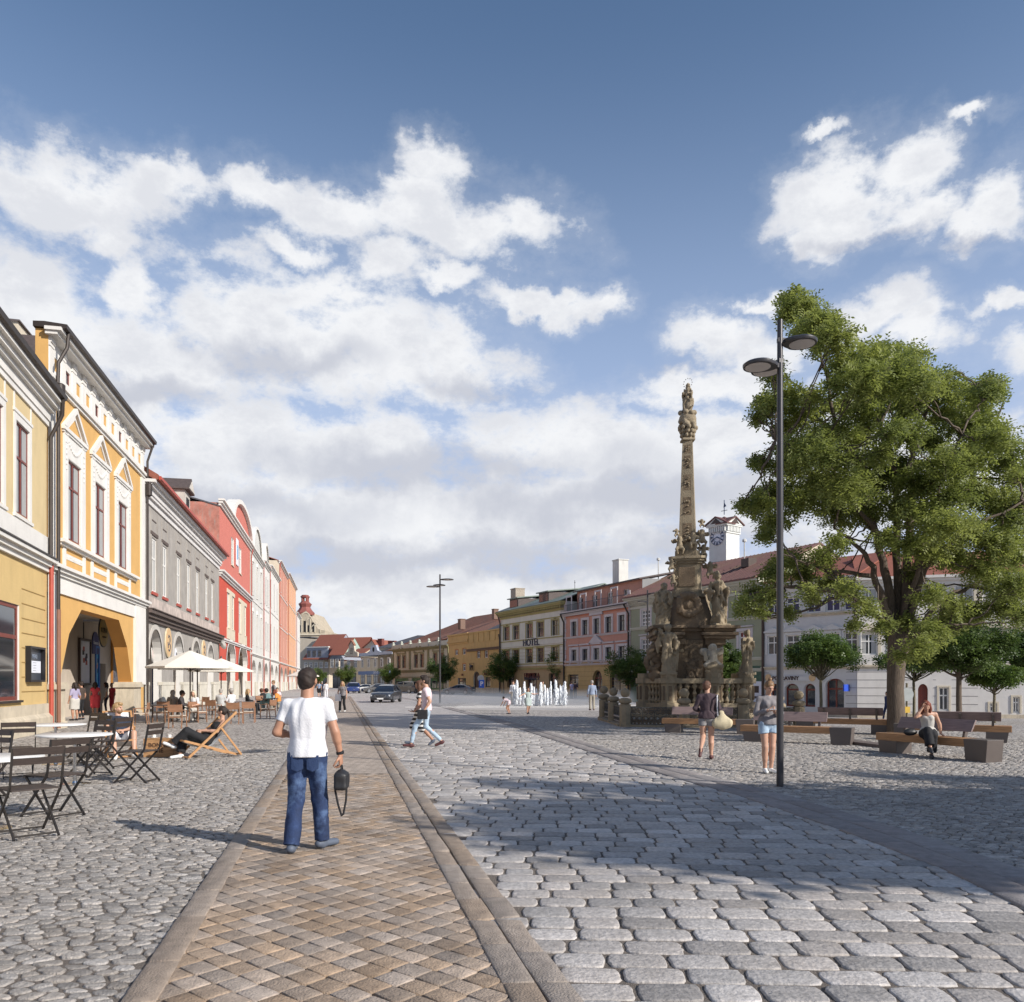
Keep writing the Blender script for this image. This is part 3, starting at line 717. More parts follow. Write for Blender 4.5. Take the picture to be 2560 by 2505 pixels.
# attic: pillars with small openings
na = 11; aops = []; step = (W_-.5)/na; az0, az1 = zat+.45, ztop-.75
for k in range(na):
    c = .25+step*(k+.5); aops.append((c-.24, c+.24, az0, az1))
B.panel(0, W_, zat, ztop, aops, M_white, depth=.2, mr=M_white)
B.sides(ztop, .42, M_or, apex+.3)
T_ = B.trim
T_.box(-.04, .62, -.13, 0, 1.55, zlc-.3, M_white); T_.box(U(330)+.25, W_+.03, -.13, 0, 1.55, zlc-.3, M_white); T_.box(.62, U(330)+.25, -.08, 0, zlc-.95, zlc-.3, M_white)
B.cornice(0, W_, zlc-.34, [(.12,.16),(.12,.26),(.12,.36)], M_white)
T_.box(-.03, .5, -.09, 0, zlc+.03, zat-.2, M_white); T_.box(W_-.75, W_+.03, -.09, 0, zlc+.03, zat-.2, M_white)
T_.box(-.02, .5, -.10, 0, 5.0, 5.02, M_white)
zs = wz0-.12
B.cornice(U(146), U(336), zs-.24, [(.1,.12),(.12,.24)], M_white)
for i, (a, b, c, d) in enumerate(wops):
    Q_ = MB(); q = .5; top = d+.95
    Q_.box(a-q, a-.03, -.16, 0, zs, top, M_white); Q_.box(b+.03, b+q, -.16, 0, zs, top, M_white); Q_.box(a-.03, b+.03, -.08, 0, d, top, M_white)
    Q_.box(a-.03, a, -.05, .0, c, d, M_white); Q_.box(b, b+.03, -.05, .0, c, d, M_white)
    # capitals and hanging carved drops
    for x in (a-q+.12, b+q-.36):
        Q_.box(x-.05, x+.29, -.22, -.16, top-.12, top-.02, M_white); Q_.box(x, x+.24, -.20, -.16, top-.42, top-.16, M_white)
        for j in range(5): Q_.lathe([(0,-.06),(.07,-.02),(.05,.05),(0,.09)], 6, M_white, c=(x+.12, -.18, top-.62-j*.19))
    # garland panel
    for j in range(11):
        t = j/10; x = a+.05+(b-a-.1)*t; z_ = top-.28-.32*math.sin(PI*t)
        Q_.lathe([(0,-.09),(.09,-.03),(.09,.04),(0,.09)], 7, M_white, c=(x, -.11, z_))
    Q_.box(a-.06, b+.06, -.12, 0, d+.02, d+.14, M_white)
    # pediment
    m_ = (a+b)/2; e0, e1 = a-q-.16, b+q+.16; hp = (e1-e0)*.36
    Q_.box(e0, e1, -.34, 0, top, top+.14, M_white); Q_.box(e0+.06, e1-.06, -.22, 0, top-.08, top-.001, M_white)
    tp = top+.14
    Q_.prism([(e0,tp),(e0+.28,tp),(m_,tp+hp-.2),(m_,tp+hp)], -.38, 0, M_white); Q_.prism([(e1-.28,tp),(e1,tp),(m_,tp+hp),(m_,tp+hp-.2)], -.38, 0, M_white)
    Q_.prism([(e0+.45,tp+.02),(e0+.62,tp+.02),(m_,tp+hp-.44),(m_,tp+hp-.32)], -.14, 0, M_white); Q_.prism([(e1-.62,tp+.02),(e1-.45,tp+.02),(m_,tp+hp-.32),(m_,tp+hp-.44)], -.14, 0, M_white)
    fineobj(Q_, B); Q_ = MB()
    window(B.root, m_, c, b-a, d-c, M_wood, y=.05, trans=(.33,), curtain=True, th=.08)
    # relief panels under the sill
    pz0, pz1 = zlc+.42, zs-.45
    Q_.box(a-.25, b+.25, -.05, 0, pz0, pz1, M_white)
    for x in (a-q-.05, b+q-.25): Q_.box(x, x+.3, -.13, 0, zlc+.03, zs-.24, M_white)
    rr = random.Random(i)
    for j in range(46):
        x = rr.uniform(a-.2, b+.2); z_ = rr.uniform(pz0+.06, pz1-.06); Q_.lathe([(0,-.035),(.04,0),(0,.035)], 5, M_white, c=(x, -.06, z_))
    Q_.v and fineobj(Q_, B, 'relief_panel')
# attic pillars and mouldings
B.cornice(0, W_, zat-.12, [(.12,.10),(.14,.18)], M_white)
for k in range(na+1):
    c = .25+step*k; Q_ = MB()
    Q_.box(c-.2, c+.2, -.10, 0, zat+.14, ztop-.55, M_white); Q_.box(c-.25, c+.25, -.16, 0, ztop-.55, ztop-.42, M_white); Q_.box(c-.22, c+.22, -.28, 0, ztop-.42, ztop-.22, M_white); fineobj(Q_, B, 'pilaster')
B.cornice(0, W_, ztop-.22, [(.12,.34),(.12,.48)], M_white)
for k in range(na):
    a, b, c, d = aops[k]
    if k in (1, 4, 7): window(B.root, (a+b)/2, c, b-a, d-c, M_wood, y=.04, mull=0, trans=(), th=.05)
    else: T_.box(a, b, .03, .06, c, d, M_or)
# pier bases of the arch
for x0, x1 in ((U(122), prof[0][0]+.1), (prof[-1][0]-.1, U(346))):
    T_.box(x0, x1, -.12, TH+.1, 0, 1.42, M_stone_b); T_.box(x0-.1, x1+.1, -.22, TH+.2, 1.42, 1.6, M_stone_b); T_.box(x0-.05, x1+.05, -.17, TH+.15, 1.6, 1.68, M_stone_b); T_.box(x0-.06, x1+.06, -.18, TH+.12, 0, .25, M_stone_b)
B.done()
g = MB(); g.prismx([(-.5,ztop),(-.62,ztop+.03),(-.64,ztop+.16),(.1,ztop+.22),(.46,ztop+.2),(.46,ztop+.02),(.0,ztop+.02)], -.12, W_+.08, M_gutter); g.prism([(-.02,ztop-3.6),(3.6,ztop-3.6),(3.6,ztop+1.0),(3.5,ztop+1.0)], .9, 9, M_slate_b)
for k in range(17): g.prism([(-.05+k*.207,ztop-3.6+k*.271),(.155+k*.207,ztop-3.32+k*.271),(.10+k*.207,ztop-3.29+k*.271),(-.10+k*.207,ztop-3.57+k*.271)], .9, 9, M_slate_b)
g.obj('roof', None, B.root)
pipe(B.root, [(.34,-.55,ztop+.02), (.34,-.5,ztop-.5), (.2,-.26,ztop-1.1), (.2,-.24,zat-.2)], .065, M_gutter)
h_ = MB(); h_.lathe([(.06,-.15),(.17,-.08),(.19,.55),(.13,.6)], 12, M_gutter, c=(.2,-.3,zat-.75)); h_.obj('rainwater_head', None, B.root, smooth=True)
pipe(B.root, [(.2,-.26,zat-.9), (.2,-.26,zlc-1.6)], .065, M_gutter)
pipe(B.root, [(.2,-.27,zlc-1.6), (.2,-.27,.05)], .07, mat('copper_pipe', (.22,.10,.06), .5))
pipe(B.root, [(W_-.1,-.5,ztop), (W_-.05,-.2,ztop-.9), (W_-.02,-.2,.1)], .06, M_gutter)
h2 = MB(); h2.lathe([(.06,-.15),(.16,-.08),(.18,.5),(.12,.55)], 12, M_gutter, c=(W_-.03,-.26,zat-.9)); h2.obj('rainwater_head', None, B.root, smooth=True)
# arcade room behind the arch
AR = MB(); DEP = 2.3
M_arc = plaster('arcade_plaster', (.52,.45,.37), amt=.3)
AR.panel = None
def arcade_room(B, u0, u1, zt_, depth, m, th=.6, doors=(), name='arcade', ends=False):
    r = MB(); y0 = th; y1 = th+depth
    r.add([(u0,y0,0),(u1,y0,0),(u1,y1,0),(u0,y1,0)], [(0,1,2,3)], M_smooth)
    r.add([(u0,y0,zt_),(u1,y0,zt_),(u1,y1,zt_),(u0,y1,zt_)], [(3,2,1,0)], m)
    if ends: r.add([(u0,y0,0),(u0,y1,0),(u0,y1,zt_),(u0,y0,zt_)], [(0,1,2,3)], m)
    tmp = MB(); B.panel(u0, u1, 0, zt_, doors, m, y=y1, depth=.3, mb=r)
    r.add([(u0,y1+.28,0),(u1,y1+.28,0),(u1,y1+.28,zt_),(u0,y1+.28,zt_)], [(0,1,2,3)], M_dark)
    return r
yb = TH+DEP
oo = lambda x: B.u(x, yb); oz = lambda x, y: B.z(x, y, yb)
d1 = archop(oo(226), oo(250), 0, oz(238, 1632), .55); d2 = (oo(276), oo(292), 0, oz(284, 1640))
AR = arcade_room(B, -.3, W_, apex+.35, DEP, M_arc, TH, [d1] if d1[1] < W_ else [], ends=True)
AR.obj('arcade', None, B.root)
for d in (d1, d2):
    w = d[1]-d[0]; mm = MB(); mm.box(-w/2,-w/2+.12,0,.08,0,d[3]-.3,M_dkwood); mm.box(w/2-.12,w/2,0,.08,0,d[3]-.3,M_dkwood); mm.box(-w/2,w/2,-.01,.07,d[3]-.42,d[3]-.3,M_dkwood); mm.box(-w/2,w/2,0,.06,0,.5,M_dkwood); mm.box(-w/2+.12,w/2-.12,.03,.05,.5,d[3]-.42,M_glass)
    mm.obj('door', None, B.root, loc=((d[0]+d[1])/2, yb+.06, 0))
def wallobj(name, lab, cat, B, x, y, off, sz, build, group=None):
    """thing fixed to a facade at picture point (x, y), plane pushed inwards by off"""
    u = B.u(x, off); z = B.z(x, y, off); p = B.P0+B.d*u+B.n*off
    t = thing(name, lab, cat, (p.x, p.y, z+B.b), B.root.rotation_euler.z, group); build(t); return t
M_gold = mat('gold_sign_paint', (.55,.40,.10), .4, var=.1); M_black = mat('black_paint'); M_ink = mat('ink')
def disc(t, r, m1, m2, th=.06, sx=1.0):
    a = MB(); a.lathe([(r*1.06,-th/2),(r*1.06,th/2)], 32, m1); o = a.obj('rim', None, t, smooth=True, rot=(R(90),0,0)); 
    b = MB(); b.lathe([(r,-th/2-.012),(r,th/2+.012)], 32, m2); b.obj('face', None, t, smooth=True, rot=(R(90),0,0))
def bsign(t):
    disc(t, .74, M_black, M_gold); text('KORAL', .36, mat('dark_gold_ink', (.10,.08,.03), .6, var=0), t, (0,-.055,.05), ext=.004); text('restaurant', .17, mat('dark_gold_ink'), t, (0,-.055,-.26), ext=.004)
    a = MB(); a.bar((0,0,.74),(0,0,1.35),.03,mat=M_black); a.obj('hanger', None, t)
wallobj('hanging_sign', 'round yellow hanging sign in the orange arch', 'sign', B, 258, 1579, 1.6, 1, bsign)
def frameposter(w, h, fc, pc, txt=None):
    def f(t):
        a = MB(); q = .12
        a.box(-w/2,-w/2+q,-.1,0,-h/2,h/2,fc); a.box(w/2-q,w/2,-.1,0,-h/2,h/2,fc); a.box(-w/2+q,w/2-q,-.1,0,-h/2,-h/2+q,fc); a.box(-w/2+q,w/2-q,-.1,0,h/2-q,h/2,fc); a.obj('frame', None, t)
        b = MB(); b.box(-w/2+q,w/2-q,-.04,-.02,-h/2+q,h/2-q,pc)
        rr = random.Random(int(w*100)); 
        for k in range(6): x=rr.uniform(-w*.25,w*.2); z=rr.uniform(-h*.3,h*.3); b.box(x,x+w*.16,-.046,-.04,z,z+h*.1,rr.choice([mat('poster_red',(.4,.08,.06),.6),mat('poster_blue',(.05,.15,.4),.6),M_ink,mat('poster_tan',(.5,.35,.2),.6)]))
        b.obj('poster', None, t)
    return f
wallobj('poster_case', 'dark framed poster case on the arcade wall left of the door', 'poster case', B, 210, 1655, yb-.02, 1, frameposter(1.9, 2.4, M_dkwood, M_paper))
wallobj('door_poster', 'blue and white poster on the arcade door glass', 'poster', B, 240, 1668, yb+.04, 1, frameposter(.75, 2.3, mat('poster_blue',(.05,.15,.4),.6), mat('poster_cyan',(.06,.30,.5),.6)))
wallobj('notice_board', 'tall orange framed notice board inside the arcade right of the arch', 'notice board', B, 286, 1664, yb-.02, 1, frameposter(1.5, 2.9, mat('orange_frame',(.35,.15,.03),.6), mat('board_dark',(.12,.12,.14),.5)))
def parchsign(t):
    a = MB(); a.prism([(-.6,-.5),(.6,-.5),(.6,.15)]+[(.6*math.cos(q), .15+.55*math.sin(q)) for q in np.linspace(0,PI,12)][1:-1]+[(-.6,.15)], -.03, .0, mat('navy_sign',(.02,.025,.12),.5)); a.obj('board', None, t)
    text('Kavarna', .26, M_paper, t, (0,-.04,.1), ext=.004)
wallobj('door_sign', 'navy arched sign above the arcade door', 'sign', B, 238, 1612, yb-.02, 1, parchsign)
OR_B = B

# ---- 3 grey house ----------------------------------------------------------
def simple_win_grid(B, cols, z0, z1, **k):
    for a, b in cols: window(B.root, (a+b)/2, z0, b-a, z1-z0, **k)
M_grey = plaster('grey_plaster', (.33,.305,.275), var=.14, dirt=(.22,.2,.18), amt=.5, ds=.5)
B = Bld('grey_house', 'grey plaster house with seven tall windows, peeling band and red roof edge', LP(361), LP(547), 0)
U = B.u; Z = lambda x, y: B.z(x, y); W_ = B.W
zt = Z(364, 1178)-.5; zl = Z(361, 1517)-.1
cxs = [(377,393),(405,418),(440,452),(466,476),(489,498),(513,519),(528,533)]
cx_ = [ (U(a)+U(b))/2 for a, b in cxs]; ww = 1.25
wz1 = Z(377, 1340); wz0 = Z(385, 1480)
wops = [(c-ww/2, c+ww/2, wz0, wz1) for c in cx_]
B.panel(0, W_, zl, zt, wops, M_grey, depth=.22)
acs = [(368,407),(432,459),(480,499),(517,534)]
aops = []
for a, b in acs:
    c = (U(a)+U(b))/2; w = 3.3; zs = 2.9; aops.append(archop(c-w/2, c+w/2, 0, zs, 1.7))
ACH = .45
B.panel(0, W_, 0, zl, aops, M_grey, depth=ACH, mr=M_white)
B.sides(zt, 9, M_grey, zl-.7)
T_ = B.trim
for o in aops:        # raised arch rings
    pr = arch(o[0]-.28, o[1]+.28, 2.9, 1.98); pi_ = arch(o[0], o[1], 2.9, 1.7)
    for (a, b), (c, d) in zip(zip(pr, pr[1:]), zip(pi_, pi_[1:])): T_.add([(a[0],-.05,a[1]),(b[0],-.05,b[1]),(d[0],-.05,d[1]),(c[0],-.05,c[1])], [(3,2,1,0)], mat('light_grey_plaster', (.47,.44,.40), .9)); T_.add([(a[0],-.05,a[1]),(b[0],-.05,b[1]),(b[0],0,b[1]),(a[0],0,a[1])], [(0,1,2,3)], mat('light_grey_plaster'))
edges = [-.05]+[q for o in aops for q in (o[0], o[1])]+[W_+.05]
for a, b in zip(edges[::2], edges[1::2]):
    T_.box(a, b, -.04, .16, 0, 1.5, M_pier); T_.box(a-.02, b+.02, -.07, .2, 1.5, 1.68, M_pier)
M_ledge = mat('dark_ledge', (.10,.075,.065), .8, var=.2)
B.cornice(0, W_, zl-.6, [(.2,.14),(.2,.26),(.2,.42),(.05,.5)], M_ledge)
T_.box(0, W_, -.03, 0, zl, wz0-.35, plaster('peeling_pinkish_plaster', (.50,.42,.37), var=.3, dirt=(.25,.22,.2), amt=.8, ds=1.6))
for c in cx_:
    Q_ = MB()
    Q_.box(c-ww/2-.25, c-ww/2-.06, -.10, 0, wz0-.1, wz1+1.35, M_grey); Q_.box(c+ww/2+.06, c+ww/2+.25, -.10, 0, wz0-.1, wz1+1.35, M_grey)
    Q_.box(c-ww/2-.25, c+ww/2+.25, -.16, 0, wz1+.12, wz1+.3, M_ledge); Q_.box(c-ww/2+.1, c+ww/2-.1, -.06, 0, wz1+.9, wz1+.97, M_ledge)
    Q_.box(c-ww/2-.12, c+ww/2+.12, -.22, .05, wz0-.18, wz0-.02, M_redpipe)
    fineobj(Q_, B); window(B.root, c, wz0, ww, wz1-wz0, M_wfr, y=.05, trans=(.38,), th=.1, curtain=True)
B.cornice(0, W_, zt-1.1, [(.3,.08),(.16,.2),(.3,.26),(.18,.42),(.16,.6)], plaster('light_cornice', (.62,.60,.58), amt=.3))
B.done()
g = MB(); g.prismx([(-.62,zt),(-.72,zt+.05),(-.7,zt+.28),(4.5,zt+3.3),(4.5,zt+3.2),(-.5,zt+.02)], -.1, W_+.1, M_tile_r); g.prismx([(-.74,zt-.02),(-.86,zt+.03),(-.84,zt+.2),(-.72,zt+.18)], -.1, W_+.1, M_redpipe); g.obj('roof', None, B.root)
# dormer
d_ = MB(); du = U(447, ); du = B.u(447, 1.6); dz0 = zt+.8; dz1 = B.z(447, 1213, 1.2)
d_.box(du-1.0, du+1.0, 1.0, 3.5, dz0, dz1, plaster('dormer_plaster', (.5,.47,.42), var=.2)); d_.box(du-.5, du+.5, .96, 1.02, dz0+.6, dz1-.45, M_dark)
d_.prism([(du-1.25,dz1),(du+1.25,dz1),(du+1.25,dz1+.1),(du,dz1+1.0),(du-1.25,dz1+.1)], .7, 3.6, M_slate_b); d_.prism([(du-1.05,dz1+.08),(du+1.05,dz1+.08),(du,dz1+.8)], .66, .7, mat('dormer_plaster'))
d_.obj('dormer', None, B.root)
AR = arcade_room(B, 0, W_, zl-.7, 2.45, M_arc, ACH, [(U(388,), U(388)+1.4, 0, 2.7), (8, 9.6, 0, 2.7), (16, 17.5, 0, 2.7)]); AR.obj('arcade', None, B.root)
def oval(m1, m2, r=.6, icon=None):
    def f(t):
        disc(t, r, m1, m2)
        if icon:
            a = MB(); 
            for q in icon: a.tube([(x*r, -.05, z*r) for x, z in q], .035, 5, M_ink)
            a.obj('drawing', None, t)
    return f
M_pk = mat('pink_sign', (.62,.45,.43), .6, var=.05); M_tan = mat('tan_sign', (.62,.42,.22), .6, var=.1); M_crm = mat('cream_rim', (.65,.58,.42), .6)
ic = [[(-.3,.3),(-.1,.5),(.2,.4),(.3,.1),(.1,-.1),(-.2,-.2)],[(.3,-.1),(.4,-.4),(.1,-.6),(-.2,-.5)],[(-.4,0),(-.3,-.4)]]
wallobj('round_sign', 'round pink and white sign hanging in the first arch of the grey house', 'sign', B, 388, 1630, .5, 1, oval(M_white, M_pk, .85, ic))
wallobj('round_sign', 'round tan sign between the first two arches of the grey house', 'sign', B, 420.5, 1606, -.05, 1, oval(M_crm, M_tan, .85, ic))
wallobj('round_sign', 'round tan sign beside the last arch of the grey house', 'sign', B, 509, 1628, -.05, 1, oval(M_crm, M_tan, .8, ic[:2]))
def blueboard(t):
    a = MB(); a.box(-.5,.5,-.05,.05,-1.2,1.35,mat('blue_board',(.02,.03,.14),.4,var=.8,scale=6)); a.obj('board', None, t)
wallobj('advertising_board', 'tall dark blue advertising board under the first arch of the grey house', 'board', B, 387, 1718, .9, 1, blueboard)
def pet(t):
    a = MB(); a.box(-.4,.4,-.03,.03,-.4,.4,M_paper); a.box(-.15,.15,-.04,-.03,-.2,.15,M_ink); a.obj('panel', None, t)
wallobj('square_sign', 'small square white sign in the second arch of the grey house', 'sign', B, 440, 1637, .4, 1, pet)

# ---- 4 red house -------------------------------------------------------------
M_red = plaster('red_plaster', (.50,.075,.045), amt=.25); M_pink = plaster('salmon_plaster', (.55,.17,.13), amt=.2)
B = Bld('red_house', 'red house with salmon upper storey and round white gable', LP(548.5), LP(625), 0)
U = B.u; Z = lambda x, y: B.z(x, y); W_ = B.W
zg = Z(566, 1438); zt = Z(568, 1285); z1 = Z(566, 1604)
wu = [(U(578),U(584)), (U(597),U(603))]
uw0, uw1 = Z(581, 1414), Z(581, 1345)
B.panel(0, W_, zg, zt, [(a, b, uw0, uw1) for a, b in wu], M_pink, depth=.2, mr=M_white)
mw = [(U(568),U(573)),(U(579),U(585)),(U(597),U(602)),(U(610),U(615))]
mz0, mz1 = Z(571, 1570), Z(571, 1483)
B.panel(0, W_, z1, zg, [(a, b, mz0, mz1) for a, b in mw], M_red, depth=.2, mr=M_cream)
ra = [archop(U(566), U(588), 0, Z(577, 1655), 1.9), archop(U(596), U(618), 0, Z(577, 1655), 1.9)]
B.panel(0, W_, 0, z1, ra, M_red, depth=.45, mr=M_white)
B.sides(zt, 9, plaster('worn_red_brick', (.40,.17,.13), var=.3, dirt=(.3,.25,.22), amt=.7, ds=2), z1-.3)
T_ = B.trim
for o in ra:
    pr = arch(o[0]-.3, o[1]+.3, o[4][0][1], 2.2); pi_ = arch(o[0], o[1], o[4][0][1], 1.9)
    for (a, b), (c, d) in zip(zip(pr, pr[1:]), zip(pi_, pi_[1:])): T_.add([(a[0],-.05,a[1]),(b[0],-.05,b[1]),(d[0],-.05,d[1]),(c[0],-.05,c[1])], [(3,2,1,0)], M_white)
for a, b in ((-.02, ra[0][0]), (ra[0][1], ra[1][0]), (ra[1][1], W_+.02)): T_.box(a-.02, b+.02, -.04, .16, 0, 1.6, M_pier); T_.box(a-.04, b+.04, -.07, .2, 1.6, 1.8, M_pier)
B.cornice(0, W_, zg-.6, [(.16,.12),(.2,.26),(.16,.42)], plaster('light_cornice', (.62,.60,.58), amt=.3))
B.cornice(0, W_, z1-.1, [(.14,.12),(.14,.22)], mat('light_cornice'))
for a, b in ((mw[0][0]-.35, mw[1][1]+.35), (mw[2][0]-.35, mw[3][1]+.35)):
    T_.box(a, b, -.06, 0, mz0-1.0, mz0, M_cream); T_.box(a, b, -.06, 0, mz1, mz1+.35, M_cream)
T_.box(mw[0][1], mw[1][0], -.06, 0, mz0, mz1, M_cream); T_.box(mw[2][1], mw[3][0], -.06, 0, mz0, mz1, M_cream)
for a, b in mw: window(B.root, (a+b)/2, mz0, b-a, mz1-mz0, M_wfr, y=.05, th=.09, sill=M_cream)
for a, b in wu: window(B.root, (a+b)/2, uw0, b-a, uw1-uw0, M_wfr, y=.05, th=.09, sill=M_cream)
B.cornice(0, W_, zt-.25, [(.2,.14),(.2,.3),(.16,.46)], M_white)
pr = arch(W_*.34, W_*.98, zt+.2, 2.6, 16); T_.prism([(W_*.34, zt+.2), (W_*.98, zt+.2)]+list(reversed(pr))[1:-1], .0, .5, M_pink)
po = arch(W_*.30, W_*1.02, zt+.2, 3.0, 16)
for (a, b), (c, d) in zip(zip(po, po[1:]), zip(pr, pr[1:])):
    T_.add([(a[0],-.35,a[1]),(b[0],-.35,b[1]),(d[0],-.35,d[1]),(c[0],-.35,c[1]),(a[0],.6,a[1]),(b[0],.6,b[1]),(d[0],.0,d[1]),(c[0],.0,c[1])], [(3,2,1,0),(0,1,5,4),(3,7,6,2)], M_white)
B.done()
B.roof(zt-.2, 9, 1.2, M_slate, over=0)
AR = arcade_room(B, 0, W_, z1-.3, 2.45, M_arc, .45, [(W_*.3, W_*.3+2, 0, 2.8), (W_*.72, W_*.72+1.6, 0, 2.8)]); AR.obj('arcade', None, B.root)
def advp(t):
    a = MB(); a.box(-.8,.8,-.06,0,-1.3,1.3,M_paper); a.box(-.35,.35,-.07,-.06,-.7,.7,mat('poster_cyan',(.06,.30,.5),.6)); a.obj('panel', None, t)
wallobj('wall_banner', 'white and blue banner between the upper windows of the red house', 'banner', B, 592.5, 1381, -.02, 1, advp)
def dish(t):
    a = MB(); a.lathe([(0,-.1),(.25,-.07),(.42,.08)], 16, M_white); a.obj('dish', None, t, rot=(R(70),0,R(40))); b = MB(); b.bar((0,0,0),(.0,.3,-.1),.04,mat=M_gutter); b.obj('bracket', None, t)
wallobj('wall_lamp', 'round metal lamp on the corner of the red house', 'lamp', B, 556, 1612, -.35, 1, dish)

# ---- 5.. the narrow houses further down the left row --------------------------
def arcaded(name, label, x0, x1, yt, wm, ncol, rows, narch, roofm=None, gable=None, trim=None, frm=None, surround=None, zgf=4.9, hood=None, arcm=None, roofh=2.5, ytx=None, side=None):
    B = Bld(name, label, LP(x0), LP(x1), 0); W_ = B.W; zt = B.z(x0 if ytx is None else ytx, yt); T_ = B.trim; trim = trim or M_white
    ar = []; st = W_/narch
    for k in range(narch):
        c = st*(k+.5); w = st*.7; ar.append(archop(c-w/2, c+w/2, 0, 2.3, min(w*.6, zgf-2.9)))
    B.panel(0, W_, 0, zgf, ar, arcm or wm, depth=.45, mr=M_white)
    fh = (zt-zgf-.6)/rows; cs = W_/ncol; wops = []
    for r in range(rows):
        for k in range(ncol):
            c = cs*(k+.5); w = min(1.15, cs*.55); z0 = zgf+.5+fh*r; wops.append((c-w/2, c+w/2, z0+fh*.12, z0+fh*.74))
    B.panel(0, W_, zgf, zt, wops, wm, depth=.2)
    B.sides(zt, 9, side or wm, zgf-.3)
    B.cornice(0, W_, zgf-.1, [(.12,.12),(.12,.24)], trim); B.cornice(0, W_, zt-.45, [(.2,.14),(.14,.3),(.14,.46)], trim)
    for r in range(1, rows): T_.box(0, W_, -.08, 0, zgf+.45+fh*r, zgf+.6+fh*r, trim)
    for a, b, c, d in wops: window(B.root, (a+b)/2, c, b-a, d-c, frm or M_dkwood, y=.05, th=.08, sill=trim, sd=.03, surround=surround, hood=hood)
    e = [0]+[q for o in ar for q in (o[0], o[1])]+[W_]
    for a, b in zip(e[::2], e[1::2]): T_.box(a-.01, b+.01, -.03, .16, 0, 1.7, M_pier)
    if gable:
        g0, g1, gh = gable; p = arch(W_*g0, W_*g1, zt, gh, 10); T_.prism([(W_*g0, zt), (W_*g1, zt)]+list(reversed(p))[1:-1], -.1, .5, wm)
        p2 = arch(W_*g0-.2, W_*g1+.2, zt+.02, gh+.3, 10)
        for (a, b), (c, d) in zip(zip(p2, p2[1:]), zip(p, p[1:])): T_.add([(a[0],-.3,a[1]),(b[0],-.3,b[1]),(d[0],-.3,d[1]),(c[0],-.3,c[1]),(a[0],.6,a[1]),(b[0],.6,b[1])], [(3,2,1,0),(0,1,5,4)], trim)
    B.done(); B.roof(zt, 9, roofh, roofm or M_tile_r, over=.2)
    arcade_room(B, 0, W_, zgf-.2, 2.45, M_arc, .45, []).obj('arcade', None, B.root)
    pipe(B.root, [(.05,-.3,zt-.3),(.05,-.12,zt-1),(.05,-.12,.1)], .06, M_redpipe)
    return B
M_wg = plaster('greyish_white_plaster', (.60,.59,.55), amt=.5)
arcaded('ornate_white_house', 'weathered white house with curved gable next to the red house', 626, 656.5, 1366, M_wg, 3, 2, 2, gable=(.12,.72,3.0), surround=M_white, hood='arch', roofh=.6, side=M_cream)
arcaded('narrow_white_house', 'narrow bright white house with stepped gable and brown shutters', 657.5, 672.5, 1400, M_white, 3, 2, 1, gable=(.05,.6,2.4), roofh=.8)
arcaded('white_house', 'smooth white house with grey cornice and red roof', 673.5, 696.5, 1412, M_white, 3, 2, 2, roofm=M_tile_r, roofh=3.0)
M_pnk2 = plaster('dusky_pink_plaster', (.55,.26,.19)); M_pch = plaster('peach_plaster', (.68,.38,.22))
b_ = arcaded('pink_house', 'dusky pink tall house with beige side wall near the end of the left row', 698, 719, 1401, M_pnk2, 3, 3, 2, surround=plaster('light_pink_trim', (.66,.42,.34)), roofh=1.5, side=M_cream)
arcaded('peach_house', 'tall peach coloured house with wide cornice towards the end of the left row', 720, 739.5, 1432, M_pch, 4, 3, 2, surround=plaster('light_pink_trim', (.66,.42,.34)), roofh=1)
arcaded('pale_end_house', 'small pale house at the far end of the left row', 740.5, 750, 1530, M_white, 3, 2, 1, roofh=.5)
# beige rear wall rising behind the white houses
Bk = Bld('beige_rear_house', 'beige blank side wall rising behind the white houses of the left row', LP(640), LP(716), 0); 
zk = Bk.z(700, 1395); zk0 = Bk.z(640, 1345, 3)
Bk.wall.prism([(0,0),(Bk.W,0),(Bk.W,zk-.2),(0,zk-.4)], 5.0, 9.5, M_cream); Bk.trim.box(0, Bk.W, 4.9, 9.6, zk-.3, zk-.1, M_slate_b); Bk.done()
# ================================================================ RIGHT AND FAR ROWS
def RP(x, Y): return ((x-CX)/F*Y, Y)
M_grn = mat('dark_green_shopfront', (.03,.10,.06), .5)
